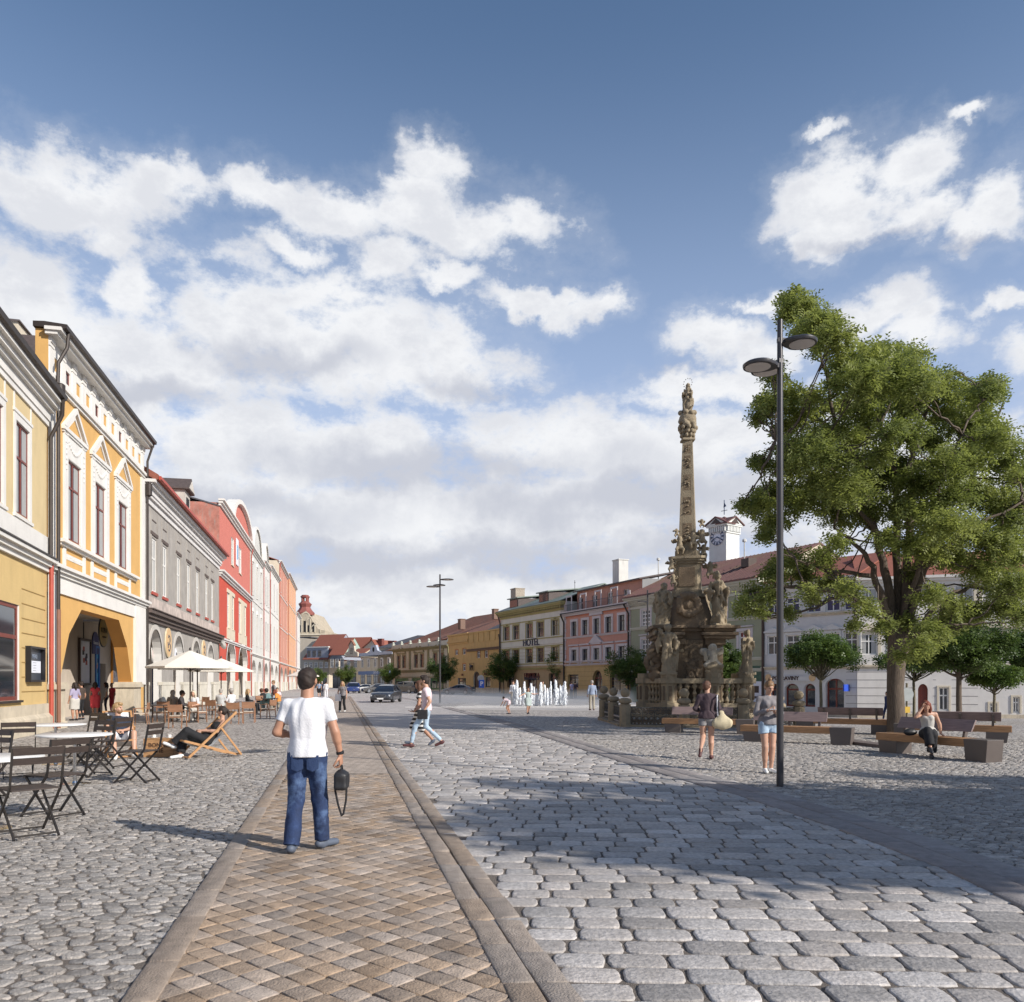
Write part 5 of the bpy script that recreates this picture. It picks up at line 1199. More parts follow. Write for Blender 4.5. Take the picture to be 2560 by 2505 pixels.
# ---- clock tower behind
Yt = 100; 
B = Bld('clock_tower', 'white square clock tower with pediments rising behind the dark red roof', RP(1773, Yt), RP(1815.5, Yt-2.0), 0, 'tower'); W_ = B.W; T_ = B.trim
zt = B.z(1800, 1313.5); zb = 6; mw_ = plaster('tower_white', (.62,.63,.60), amt=.2)
B.wall.box(0, W_, 0, W_, zb, zt, mw_)
for f in (0, 1):
    MBk = MB(); n = 9
    for k in range(n): u = W_/n*(k+.5); MBk.box(u-.09, u+.09, -.22, 0, zt-.75, zt-.1, mw_)
    MBk.box(-.25, W_+.25, -.3, 0, zt-.1, zt+.08, mw_); MBk.box(-.12, W_+.12, -.12, 0, zt-.95, zt-.78, mw_)
    MBk.prism([(-.3,zt+.08),(W_+.3,zt+.08),(W_/2,zt+.95)], -.35, .1, mw_); MBk.prism([(W_*.2,zt+.25),(W_*.8,zt+.25),(W_/2,zt+.85)], -.40, -.35, M_dkwood)
    MBk.prism([(-.45,zt+.08),(W_/2,zt+.95),(W_+.45,zt+.08),(W_+.45,zt+.2),(W_/2,zt+1.1),(-.45,zt+.2)], -.5, W_/2, M_tin_r)
    for zz in (B.z(1800,1424)-1, B.z(1800,1405)): MBk.box(-.03, W_+.03, -.03, 0, zz, zz+.08, M_slate)
    if f: MBk.v = [(W_-y, x, z) for x, y, z in MBk.v]
    MBk.obj('tower_cornice', None, B.root)
B.done()
r = MB(); r.add([(-.35,-.3,zt+.15),(W_+.35,-.3,zt+.15),(W_+.35,W_+.3,zt+.15),(-.35,W_+.3,zt+.15),(W_/2,W_/2,zt+1.3)], [(0,1,4),(1,2,4),(2,3,4),(3,0,4)], M_tin_r); r.obj('roof', None, B.root)
c_ = MB(); ck = B.z(1797, 1342); c_.lathe([(.98,-.08),(.98,.0)], 32, M_paper); face = c_.obj('clock_face', None, B.root, loc=(W_*.50,-.02,ck), rot=(R(90),0,0))
h = MB(); mi = mat('clock_blue', (.02,.04,.10), .5, var=0)
for k in range(12):
    a = k*PI/6; 
    for e in (-.06, .0, .06) if k % 3 else (-.09,-.03,.03,.09): 
        p = (math.cos(a+e), math.sin(a+e)); h.bar((p[0]*.68,p[1]*.68,.11),(p[0]*.95,p[1]*.95,.11),.05,.02,mat=mi)
for rr in (.60, .98):
    pts = [(rr*math.cos(q), rr*math.sin(q), .1) for q in np.linspace(0, 2*PI, 33)]; h.tube(pts, .025, 5, mi, cap=False)
for a, l, w in ((R(-28), .5, .13), (R(205), .75, .09)): h.bar((0,0,.13),(l*math.cos(a),l*math.sin(a),.13),w,.03,mat=mi)
h.obj('numerals', None, face)
v_ = MB(); v_.bar((W_/2,W_/2,zt+1.5),(W_/2,W_/2,zt+3.3),.07,mat=mi); v_.bar((W_/2-.45,W_/2,zt+2.0),(W_/2+.45,W_/2,zt+2.0),.06,mat=mi); v_.prism([(W_/2-.1,zt+2.4),(W_/2+.3,zt+2.5),(W_/2,zt+3.0)], W_/2-.03, W_/2+.03, mi); v_.obj('weather_vane', None, B.root)

# ---- food shop building
M_lil = plaster('pale_lilac_plaster', (.58,.565,.55), amt=.12); M_lil2 = plaster('pale_grey_plaster', (.60,.585,.56), amt=.12)
gl = mat('groove_line2', (.20,.18,.17), .9, var=0)
B = Bld('food_shop_house', 'pale three storey house with a food shop sign over red framed arched windows', RP(1906.5, 71), RP(2142, 64.5), -1.25); W_ = B.W; T_ = B.trim
zt = B.z(2060, 1448); zf = B.z(2060, 1668); z2 = B.z(2060, 1536)
c3 = [(1934,1946),(1984,1994),(2040,2050),(2100,2110)]
s0, s1 = B.z(2080, 1528), B.z(2080, 1485)
m0, m1 = B.z(1934, 1637), B.z(1934, 1590)
cc = [1934, 1982, 2035, 2082, 2128]; ops = [(B.u(x)-.6, B.u(x)+.6, s0, s1) for x in cc]+[(B.u(x)-.6, B.u(x)+.6, m0, m1) for x in cc]
B.panel(0, W_, zf, zt, ops, M_lil, depth=.2, mr=M_lil2)
gt = B.z(1980, 1709); gb_ = B.z(1980, 1766)
sh = [archop(B.u(1926), B.u(1946), gb_, gt-.35, .35), archop(B.u(1962), B.u(1997), gb_, gt-.5, .5), archop(B.u(2010), B.u(2038), gb_, gt-.45, .45), archop(B.u(2064), B.u(2110), .02, B.z(2087,1712), .5)]
B.panel(0, W_, 0, zf, sh, M_lil2, depth=.35); B.sides(zt, 12, M_lil2)
for (a, b, c, d) in ops:
    window(B.root, (a+b)/2, c, b-a, d-c, M_wfr, y=.1, th=.09, surround=M_lil2, sw=.22, hood='tri' if c < s0-1 else None, glass=mat('blue_glass', (.03,.04,.11), .15, var=0) if c > s0-1 else None)
for i, (a, b, c, d, p) in enumerate(sh): 
    w = b-a; window(B.root, (a+b)/2, c, w, d-c, M_wood, y=.28, th=.14, mull=1 if i == 3 else 0, trans=(.26,), name='door' if i == 3 else 'shop_window')
for z_ in (z2, zf-.05): B.cornice(0, W_, z_-.1, [(.14,.08),(.12,.18)], M_stone_b)
k = .6
while k < zf-.3: T_.box(0, B.u(1922), -.012, 0, k, k+.035, gl); T_.box(B.u(2115), W_, -.012, 0, k, k+.035, gl); k += .62
B.cornice(0, W_, zt-.8, [(.3,.1),(.2,.3),(.2,.5),(.12,.7)], M_lil2)
T_.box(0, W_, -.05, 0, 0, .45, M_stone_b)
B.done(); B.roof(zt, 12, 2.6, M_tile_r, over=.5)
sg = MB(); sg.box(B.u(1922), B.u(2060), -.12, -.02, B.z(1980,1703), B.z(1980,1690), M_lil2); sg.obj('signboard', None, B.root)
text('POTRAVINY', .46, mat('sign_brown_ink', (.05,.02,.015), .6, var=0), B.root, (B.u(1965.5), -.14, B.z(1965, 1696)), ext=.02, sx=1.0, off=.012)
for x in (1923, 2033): q = MB(); q.lathe([(.3,-.02),(.3,.02)], 12, M_tan); q.obj('emblem', None, B.root, loc=(B.u(x),-.15,B.z(x,1694)), rot=(R(90),0,0))
bl = MB(); bl.box(B.u(2122), B.u(2125), -.9, -.05, B.z(2123,1728), B.z(2123,1711), mat('blue_sign',(.02,.07,.45),.5)); bl.obj('projecting_sign', None, B.root)
pipe(B.root, [(.1,-.3,zt-.5),(.1,-.12,zt-1.2),(.1,-.12,.1)], .12, M_dkwood)
# ---- white wing facing the camera on the right
B = Bld('white_corner_house', 'long white rusticated house behind the right hand trees', RP(2143, 64.4), RP(2660, 60), -1.25); W_ = B.W; T_ = B.trim
M_wc = plaster('warm_white_plaster', (.64,.61,.57), amt=.15)
zt = B.z(2300, 1440); zf = B.z(2180, 1668)
m0, m1 = B.z(2172, 1637), B.z(2172, 1584)
cc = [2172, 2250, 2330, 2410, 2480, 2548, 2620]
s0, s1 = B.z(2550, 1566)+.0, B.z(2550, 1522)
ops = [(B.u(x)-.65, B.u(x)+.65, m0, m1) for x in cc]+[(B.u(x)-.65, B.u(x)+.65, zf+5.0, zf+6.8) for x in cc]
B.panel(0, W_, zf, zt, ops, M_wc, depth=.2)
gw = (B.u(2347), B.u(2372), B.z(2360,1776), B.z(2360,1718)); dd = archop(B.u(2295), B.u(2320), .02, B.z(2307,1726), .5)
gws = [gw, (B.u(2474), B.u(2492), B.z(2480,1780), B.z(2480,1758)), (B.u(2532), B.u(2549), B.z(2540,1782), B.z(2540,1742))]
B.panel(0, W_, 0, zf, gws+[dd], M_wc, depth=.3); B.sides(zt, 10, M_wc)
for i, (a, b, c, d) in enumerate(ops): window(B.root, (a+b)/2, c, b-a, d-c, M_wfr, y=.1, th=.1, surround=M_cream, sw=.22, hood='tri' if i < 7 else None, curtain=True)
for a, b, c, d in gws: window(B.root, (a+b)/2, c, b-a, d-c, M_wfr, y=.15, th=.1, surround=M_cream, sw=.12)
window(B.root, (dd[0]+dd[1])/2, .02, dd[1]-dd[0], dd[3]-.05, M_wood, y=.25, th=.12, mull=1, trans=(.3,.62), glass=M_wood, name='door')
k = .6
while k < zf-.3: 
    for a, b in ((0, dd[0]-.35), (dd[1]+.35, gw[0]-.2), (gw[1]+.2, B.u(2445))): T_.box(a, b, -.012, 0, k, k+.035, gl)
    k += .62
B.cornice(0, W_, zf-.1, [(.14,.08),(.14,.16)], M_stone_b); B.cornice(0, W_, zt-.7, [(.3,.1),(.2,.3),(.2,.5)], M_wc); T_.box(0, W_, -.05, 0, 0, .5, M_stone_b)
B.done(); B.roof(zt, 10, 2.4, M_tile_r, over=.4)
# ================================================================ SIGNED-DISTANCE MODELLING (continuous bodies, statues)
class SDF:
    def __init__(s, lo, hi, h):
        s.h = h; s.lo = np.array(lo, float); n = np.ceil((np.array(hi)-s.lo)/h).astype(int)+1; s.n = n
        s.D = np.full(n, 1.0, dtype=np.float32)
        s.ax = [s.lo[i]+np.arange(n[i])*h for i in range(3)]
    def sl(s, lo, hi, m):
        a = np.clip(((np.array(lo)-m-s.lo)/s.h).astype(int), 0, s.n-1); b = np.clip(((np.array(hi)+m-s.lo)/s.h).astype(int)+2, 1, s.n)
        if np.any(b <= a): return None
        return tuple(slice(i, j) for i, j in zip(a, b))
    def P(s, sl):
        return np.stack(np.meshgrid(*[s.ax[i][sl[i]] for i in range(3)], indexing='ij'), -1)
    def put(s, sl, d, k, sub=False):
        E = s.D[sl]
        if sub: s.D[sl] = np.maximum(E, -d); return
        if k > 0:
            hh = np.clip(.5+.5*(d-E)/k, 0, 1); s.D[sl] = d*(1-hh)+E*hh-k*hh*(1-hh)
        else: s.D[sl] = np.minimum(E, d)
    def chain(s, pts, rad, k=.02, clips=(), sc=None, sub=False):
        pts = [np.array(p, float) for p in pts]; R_ = max(rad); m = R_*(1.0 if sc is None else 1/min(sc))+k+2*s.h
        sl = s.sl(np.min(pts, 0), np.max(pts, 0), m)
        if sl is None: return
        P = s.P(sl); d = None; S = np.array(sc if sc else (1,1,1.))
        for a, b, ra, rb in zip(pts, pts[1:], rad, rad[1:]):
            ab = (b-a)*S; pa = (P-a)*S; t = np.clip((pa@ab)/max(ab@ab, 1e-9), 0, 1)
            q = pa-t[..., None]*ab; e = (np.sqrt((q*q).sum(-1))-(ra+(rb-ra)*t))/max(S)
            d = e if d is None else np.minimum(d, e)
        for c, n in clips:
            n = np.array(n, float); n /= np.linalg.norm(n); d = np.maximum(d, (P-np.array(c))@n)
        s.put(sl, d, k, sub)
    def ell(s, c, r, k=.02, Rm=None, clips=(), sub=False):
        c = np.array(c, float); r = np.array(r, float); m = r.max()+k+2*s.h; sl = s.sl(c, c, m)
        if sl is None: return
        P = s.P(sl); q = P-c
        if Rm is not None: q = q@np.array(Rm)       # columns = local axes
        l = np.sqrt(((q/r)**2).sum(-1)); l2 = np.sqrt(((q/(r*r))**2).sum(-1)); d = l*(l-1)/np.maximum(l2, 1e-6)
        for cc, n in clips:
            n = np.array(n, float); n /= np.linalg.norm(n); d = np.maximum(d, (P-np.array(cc))@n)
        s.put(sl, d, k, sub)
    def box(s, c, hs_, k=.0, r=.0, Rm=None):
        c = np.array(c, float); hs_ = np.array(hs_, float); m = np.linalg.norm(hs_)+k+2*s.h; sl = s.sl(c, c, m)
        if sl is None: return
        q = s.P(sl)-c
        if Rm is not None: q = q@np.array(Rm)
        q = np.abs(q)-(hs_-r); d = np.sqrt((np.maximum(q, 0)**2).sum(-1))+np.minimum(q.max(-1), 0)-r
        s.put(sl, d, k)
    def noise(s, amp, f, seed=0, vert=1.0, only=None):
        r = np.random.default_rng(seed); P = s.P(tuple(slice(0, n) for n in s.n)); o = np.zeros(s.n, dtype=np.float32)
        for i in range(5):
            w = r.normal(size=3)*np.array([1, 1, vert]); w = w/np.linalg.norm(w)*f*(1+.5*i); o += (np.sin(P@w+r.uniform(0, 6.28)+1.3*np.sin(P@(w[[1,0,2]]*.55)+i))/(1+.5*i)).astype(np.float32)
        o *= amp/2
        if only is not None: o *= only(P)
        near = np.abs(s.D) < .15; s.D = np.where(near, s.D+o, s.D)
    def mesh(s):
        D = s.D; D = D.copy(); D[0], D[-1], D[:,0], D[:,-1], D[:,:,0], D[:,:,-1] = .5,.5,.5,.5,.5,.5
        I = D < 0
        if not I.any(): return np.zeros((0,3)), np.zeros((0,4), int)
        c = np.stack([I[a:I.shape[0]-1+a, b:I.shape[1]-1+b, e:I.shape[2]-1+e] for a in (0,1) for b in (0,1) for e in (0,1)], 0)
        act = c.any(0) & ~c.all(0); idx = np.argwhere(act); N_ = len(idx)
        cor = np.array([(a, b, e) for a in (0,1) for b in (0,1) for e in (0,1)])
        v = np.stack([D[idx[:,0]+q[0], idx[:,1]+q[1], idx[:,2]+q[2]] for q in cor], 1)
        acc = np.zeros((N_, 3)); cnt = np.zeros(N_)
        for i in range(8):
            for j in range(i+1, 8):
                if np.abs(cor[i]-cor[j]).sum() != 1: continue
                x = (v[:, i] < 0) != (v[:, j] < 0); t = np.where(x, v[:, i]/np.where(x, v[:, i]-v[:, j], 1), 0)
                acc += np.where(x[:, None], cor[i]+t[:, None]*(cor[j]-cor[i]), 0); cnt += x
        V = (idx+acc/cnt[:, None])*s.h+s.lo
        mp_ = np.full(act.shape, -1, dtype=np.int64); mp_[act] = np.arange(N_)
        Fs = []
        for ax in range(3):
            u, w = [(1,2),(2,0),(0,1)][ax]
            A = np.moveaxis(I, (ax, u, w), (0, 1, 2)); Mi = np.moveaxis(mp_, (ax, u, w), (0, 1, 2))
            x = A[:-1, 1:-1, 1:-1] != A[1:, 1:-1, 1:-1]; e = np.argwhere(x)
            if not len(e): continue
            i, j, k = e[:,0], e[:,1]+1, e[:,2]+1
            q = np.stack([Mi[i, j-1, k-1], Mi[i, j, k-1], Mi[i, j, k], Mi[i, j-1, k]], 1)
            flip = ~A[i, j, k]; q[flip] = q[flip][:, ::-1]; Fs.append(q)
        Fq = np.concatenate(Fs); return V, Fq[(Fq >= 0).all(1)]
def sdfobj(name, parts, mats, parent, mi_fn=None):
    """join meshes from several SDFs (body + hands) into one mesh object; mats per part"""
    Vs, Fs, Ms, b = [], [], [], 0
    for i, s in enumerate(parts):
        V, Fq = s.mesh() if isinstance(s, SDF) else s
        if len(V) == 0: continue
        Vs.append(V); Fs.append(Fq+b); Ms.append(np.full(len(Fq), 0)); b += len(V)
    V = np.concatenate(Vs); Fq = np.concatenate(Fs); mi = np.concatenate(Ms)
    if mi_fn is not None: mi = mi_fn(V[Fq].mean(1), mi)
    return fastmesh(name, V, Fq, mats, smooth=True, mi=mi, parent=parent)

# ================================================================ STONE COLUMN
M_sand = mat('weathered_sandstone', (.19,.14,.092), .95, var=.28, scale=2.2, bump=1.0, bscale=26, dirt=(.075,.055,.038), dirtamt=.75, dirtscale=1.1)
M_sandl = mat('pale_sandstone', (.29,.235,.16), .95, var=.22, scale=3, bump=.9, bscale=26, dirt=(.16,.135,.09), dirtamt=.7, dirtscale=1.5)
CXY = (7.39, 34.5)
COLM = thing('plague_column', 'tall carved sandstone column with saints, obelisk and a crowned figure on top', 'column', (CXY[0], CXY[1], 0))
def ngon(r, n=8, st=PI/8, sx=1, sy=1, c=(0,0)): return [(c[0]+r*sx*math.cos(st+2*PI*k/n), c[1]+r*sy*math.sin(st+2*PI*k/n)) for k in range(n)]
mb = MB()
mb.prismz(ngon(3.3), -.1, .22, M_sand); mb.prismz(ngon(3.0), .22, .42, M_sandl); mb.prismz(ngon(2.75), .42, .62, M_sand)
mb.obj('steps', None, COLM, bevel=.03)
# balustrade
BP = [(-1.12,-1.7),(.64,-1.75),(2.18,-.9),(2.4,.9),(1.1,1.9),(-1.0,1.9),(-1.75,.2)]
mb = MB()
for (x, y) in BP:
    mb.prismz(ngon(.40, 8, PI/8, c=(x,y)), .62, .86, M_sandl); mb.prismz(ngon(.32, 8, PI/8, c=(x,y)), .86, 1.62, M_sandl); mb.prismz(ngon(.42, 8, PI/8, c=(x,y)), 1.62, 1.84, M_sandl); mb.prismz(ngon(.33, 8, PI/8, c=(x,y)), 1.84, 2.04, M_sandl)
    for a in range(8): t = PI/4*a; mb.bar((x+.305*math.cos(t), y+.305*math.sin(t), .95), (x+.305*math.cos(t), y+.305*math.sin(t), 1.52), .13, .03, M_sand)
for (x0, y0), (x1, y1) in zip(BP, BP[1:]+BP[:1]):
    mb.bar((x0,y0,.72),(x1,y1,.72),.34,.2,M_sandl); mb.bar((x0,y0,1.72),(x1,y1,1.72),.36,.2,M_sandl)
    L_ = math.hypot(x1-x0, y1-y0); n = max(2, int(L_/.26))
    for k in range(n):
        t = (k+.5)/n; x, y = x0+(x1-x0)*t, y0+(y1-y0)*t
        if math.hypot(x-x0, y-y0) < .42 or math.hypot(x-x1, y-y1) < .42: continue
        mb.lathe([(.05,.8),(.11,.92),(.04,1.08),(.10,1.22),(.04,1.36),(.11,1.5),(.06,1.63)], 8, M_sandl, c=(x,y,0))
mb.obj('balustrade', None, COLM, bevel=.012)
mb = MB()
def rect8(w, d, ch): return [(-w+ch,-d),(w-ch,-d),(w,-d+ch),(w,d-ch),(w-ch,d),(-w+ch,d),(-w,d-ch),(-w,-d+ch)]
mb.prismz(rect8(1.15,1.0,.3), .6, 1.0, M_sand); mb.prismz(rect8(.95,.85,.25), 1.0, 3.85, M_sand)
for (x, y, a) in ((-.75,-.75,.0),(.92,-.62,.0),(.9,.8,0),(-.8,.8,0)):      # corner buttresses with pilasters
    mb.box(x-.33, x+.33, y-.33, y+.33, 1.0, 3.45, M_sand); mb.box(x-.42, x+.42, y-.42, y+.42, 3.2, 3.45, M_sand); mb.box(x-.36, x+.36, y-.36, y+.36, 2.9, 3.0, M_sandl)
    mb.box(x-.44, x+.44, y-.44, y+.44, 1.0, 1.3, M_sand)
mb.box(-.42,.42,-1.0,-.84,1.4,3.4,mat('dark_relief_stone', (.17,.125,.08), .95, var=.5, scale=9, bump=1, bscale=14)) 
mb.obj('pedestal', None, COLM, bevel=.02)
mb = MB()
for (x, y, w) in ((-1.02,-.8,.62),(1.05,-.72,.74),(.95,.9,.6),(-.9,.9,.6)):
    for h, p in ((3.45,.0),(3.58,.1),(3.74,.0),(3.86,.16)): mb.box(x-w-p+.1, x+w+p-.1, y-.5-p, y+.5+p, h, h+.13 if h < 3.8 else h+.12, M_sand)
mb.prismz(rect8(1.15,1.0,.2), 3.75, 3.9, M_sand)
mb.obj('ledge', None, COLM, bevel=.015)
mb = MB()
mb.lathe([(1.15,3.9),(1.12,4.2),(.98,4.7),(.82,5.1),(.80,5.25)], 8, M_sand, start=PI/8); mb.prismz(rect8(.72,.66,.2), 5.2, 5.34, M_sandl)
mb.prismz(rect8(.62,.56,.16), 5.34, 5.5, M_sandl); mb.prismz(rect8(.55,.5,.14), 5.5, 6.6, M_sandl); mb.box(-.33,.33,-.53,-.49,5.65,6.45,M_sand)
for h, p in ((6.6,.06),(6.7,.14),(6.79,.2)): mb.prismz(rect8(.55+p,.5+p,.15), h, h+.1, M_sandl)
mb.prismz(rect8(.50,.46,.12), 6.88, 7.15, M_sandl)
mb.lathe([(.44,7.15),(.40,7.3),(.47,7.35),(.47,11.7)], 4, M_sandl, start=PI/4) if False else None
mb.add([(-.36,-.36,7.1),(.36,-.36,7.1),(.36,.36,7.1),(-.36,.36,7.1),(-.2,-.2,11.8),(.2,-.2,11.8),(.2,.2,11.8),(-.2,.2,11.8)], [(0,3,2,1),(4,5,6,7),(0,1,5,4),(1,2,6,5),(2,3,7,6),(3,0,4,7)], M_sandl)
o_ = mb.obj('obelisk', None, COLM); o_.rotation_euler = (0, 0, R(-16))
mb = MB()
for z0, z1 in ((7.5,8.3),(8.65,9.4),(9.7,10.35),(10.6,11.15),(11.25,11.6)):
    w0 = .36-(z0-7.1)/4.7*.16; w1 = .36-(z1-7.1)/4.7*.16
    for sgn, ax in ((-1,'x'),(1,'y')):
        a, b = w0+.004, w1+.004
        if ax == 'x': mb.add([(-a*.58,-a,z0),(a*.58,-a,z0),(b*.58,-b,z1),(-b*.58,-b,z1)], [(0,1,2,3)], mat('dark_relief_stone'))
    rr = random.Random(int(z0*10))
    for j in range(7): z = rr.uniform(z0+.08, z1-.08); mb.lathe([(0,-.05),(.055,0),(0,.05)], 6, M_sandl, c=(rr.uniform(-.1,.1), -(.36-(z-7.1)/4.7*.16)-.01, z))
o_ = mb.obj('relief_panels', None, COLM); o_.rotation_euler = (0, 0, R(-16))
# carved blobs and figures from distance fields
def rotz_(a): return [[math.cos(a), -math.sin(a), 0], [math.sin(a), math.cos(a), 0], [0, 0, 1]]
def saint(name, at, H, head=0.0, seed=0, arms=((.35,.25,.72),(-.35,.2,.62)), m=None, base=True, lean=0.0, h=.026, extra=None, parent=None, wide=1.0):
    """draped standing figure, feet at local origin"""
    k = H/1.8; s = SDF((-.6*k,-.5*k,-.1*k), (.6*k,.5*k,1.95*k), h)
    S = lambda *p: tuple(q*k for q in p)
    l = lean
    s.chain([S(.02,0,.03), S(l*.5,0,.55), S(l,0,.98)], [.27*k,.22*k,.17*k], .05*k, sc=(1,1.25,1))
    s.chain([S(l,0,.95), S(l*.8,.02,1.32)], [.17*k,.19*k], .05*k, sc=(1,1.35,1))
    s.chain([S(l*.8-.17*wide,0,1.4), S(l*.8+.17*wide,0,1.4)], [.085*k,.085*k], .05*k)
    s.chain([S(l*.8,0,1.42), S(l*.8,.02,1.56)], [.06*k,.055*k], .02*k)
    s.ell(S(l*.8,.03,1.66), (.095*k,.11*k,.135*k), .02*k); s.ell(S(l*.8,-.01,1.68), (.12*k,.12*k,.13*k), .03*k)
    for sg, (ax, ay, az) in zip((1, -1), arms):
        sh = S(l*.8+sg*.2*wide, 0, 1.38); el = S(l*.8+sg*(.2+abs(ax)*.45), .06, 1.12); wr = S(l*.8+ax*.9, ay, az*1.6)
        s.chain([sh, el, wr], [.085*k,.07*k,.05*k], .03*k); s.ell(wr, (.055*k,)*3, .01*k)
        s.chain([el, (el[0], el[1]-.04*k, el[2]-.35*k)], [.08*k,.03*k], .05*k)
    s.chain([S(l*.8+.18,-.06,1.35), S(l+.02,.16,1.0), S(-.2,.1,.7)], [.05*k,.07*k,.05*k], .05*k)      # cloak across
    s.chain([S(-.2,-.06,1.2), S(-.26,-.1,.7), S(-.2,-.05,.15)], [.08*k,.09*k,.10*k], .06*k)
    s.chain([S(.12,.12,.85), S(.16,.16,.45), S(.1,.2,.05)], [.1*k,.075*k,.09*k], .04*k)
    if extra: extra(s, k, S)
    s.noise(.042*k, 19/k, seed, vert=.28)
    if base: s.box(S(0,0,-.03), (.3*k,.28*k,.07*k))
    o = sdfobj(name, [s], [m or M_sandl], parent or COLM); o.location = at; o.rotation_euler = (0, 0, head); return o
P1 = PI+.15      # facing the camera
def flowers(s, k, S):
    r = np.random.default_rng(3)
    for i in range(14): s.ell(tuple(np.array(S(.38,.12,1.5))+r.normal(size=3)*.07*k), (.05*k,)*3, .01)
    s.chain([S(.3,.15,1.0),S(.38,.12,1.45)], [.05*k,.03*k], .02)
def childarm(s, k, S):
    s.ell(S(.22,.2,1.35), (.08*k,)*3, .03); s.chain([S(.2,.2,1.25),S(.1,.2,1.0)], [.08*k,.07*k], .03)
saint('statue', (-1.12,-1.72,2.04), 1.95, PI-.3, 1, ((.36,.2,.85),(-.3,.15,.55)), extra=flowers, lean=.04)['label'] = 'saint holding flowers on the left balustrade pier'
saint('statue', (2.20,-.92,2.04), 1.78, PI+.5, 2, ((.18,.25,.86),(-.12,.24,.8)), lean=-.06, wide=.8)['label'] = 'slim saint with raised hands on the right balustrade pier'
saint('statue', (-1.18,-.72,4.02), 1.72, PI-.5, 3, ((.3,.2,.75),(-.3,.1,.6)), extra=childarm, lean=-.08)['label'] = 'bending draped saint on the left ledge'
saint('statue', (1.12,-.75,4.02), 2.2, PI+.35, 4, ((.34,.2,.68),(-.26,.22,.75)), extra=childarm, lean=.05)['label'] = 'tall draped saint on the right ledge'
saint('statue', (-.9,1.0,4.02), 1.7, .3, 5); saint('statue', (1.0,1.0,4.02), 1.7, -.3, 6); saint('statue', (-1.0,1.9,2.04), 1.7, .4, 7); saint('statue', (1.1,1.9,2.04), 1.7, -.3, 8)
# figure on top with crown of stars, cloud globe, capital
def veil(s, k, S):
    s.chain([S(.0,-.1,1.7),S(.1,-.16,1.2),S(.22,-.12,.5),S(.32,-.05,.1)], [.12*k,.13*k,.14*k,.1*k], .06*k)
    s.chain([S(-.1,.1,.25),S(-.38,.1,.32)], [.1*k,.06*k], .04*k); s.chain([S(.1,-.05,.08),S(.45,-.05,.14)], [.1*k,.06*k], .04*k)
tp = saint('statue', (0,0,13.02), 1.22, PI-.7, 9, ((.2,.25,.72),(-.14,.26,.7)), extra=veil, h=.02, base=False, lean=-.02); tp['label'] = 'crowned figure at the top of the obelisk'
cr = MB()
for k in range(12): a = 2*PI*k/12; cr.lathe([(0,-.035),(.03,0),(0,.035)], 5, mat('silver_stars', (.75,.74,.70), .3, metal=.6), c=(.2*math.cos(a)-.02, .02, 1.22+.2*math.sin(a)))
c_ = cr.obj('halo', None, tp)
s = SDF((-.6,-.6,11.6), (.6,.6,13.2), .026)
s.ell((0,0,12.72), (.36,.36,.32), .03)
r = np.random.default_rng(5)
for i in range(16): a = r.uniform(0, 2*PI); z = 12.45+r.uniform(0,.6); s.ell((.3*math.cos(a), .3*math.sin(a), z), (.11,.11,.11), .03)
for z, rr, q in ((12.35,.34,.09),(12.2,.27,.09),(12.02,.26,.07)):
    for k in range(9): a = 2*PI*k/9+z; s.ell((rr*math.cos(a), rr*math.sin(a), z), (q,q,q*1.2), .02)
s.chain([(0,0,11.8),(0,0,12.4)], [.2,.22], .03); s.box((0,0,11.84), (.27,.27,.05), .01)
sdfobj('capital', [s], [M_sandl], COLM)
def cherubs(name, pts, seed, sz=.16, m=None):
    P = np.array(pts); s = SDF(P.min(0)-.5, P.max(0)+.5, .025); r = np.random.default_rng(seed)
    for p in pts:
        p = np.array(p); q = r.normal(size=3)*.05
        s.ell(p+(0,0,sz*1.0), (sz*.55,)*3, .03); s.chain([p+(0,0,sz*.55), p-(0,0,sz*.8)], [sz*.55,sz*.65], .04)
        for sg in (-1, 1):
            d = r.normal(size=3)*.4; s.chain([p+(sg*sz*.4,0,sz*.4), p+(sg*sz*(1.1+d[0]*.3),-sz*.3,sz*(.3+d[1])), p+(sg*sz*(1.2+d[0]*.4),-sz*.7,sz*(.5+d[2]))], [sz*.28,sz*.22,sz*.2], .02)
            s.chain([p+(sg*sz*.3,0,-sz*.8), p+(sg*sz*(.6+abs(d[1])*.5),-sz*.6,-sz*1.3), p+(sg*sz*.5,-sz*.5,-sz*2.2)], [sz*.38,sz*.3,sz*.2], .02)
            s.ell(p+(sg*sz*1.0,sz*.5,sz*.5), (sz*.7,sz*.2,sz*.5), .03)
    s.noise(.012, 30, seed); return sdfobj(name, [s], [m or M_sandl], COLM)
cherubs('cherub', [(-.42,-.4,7.45)], 1, .2); cherubs('cherub', [(.52,-.35,7.75)], 2, .2); cherubs('cherub', [(.12,-.5,7.6)], 3, .18); cherubs('cherub', [(.62,-.2,7.2)], 4, .16)
cherubs('cherub', [(-.78,-.5,6.55)], 5, .15); cherubs('cherub', [(.85,-.4,6.4)], 6, .19); cherubs('cherub', [(-.7,-.45,5.95)], 7, .14); cherubs('cherub', [(.55,-.2,8.35)], 12, .1); cherubs('cherub', [(-.5,-.2,7.95)], 13, .1)
cherubs('cherub', [(.62,-1.75,2.75)], 8, .3, mat('light_worn_stone', (.42,.38,.31), .95, var=.3, scale=6, bump=.8, dirt=(.2,.17,.12), dirtamt=.6, dirtscale=3)); cherubs('cherub', [(.35,-.62,4.6)], 14, .14)
s = SDF((-.7,-1.5,4.2), (.6,-.4,5.6), .026)       # cartouche wreath
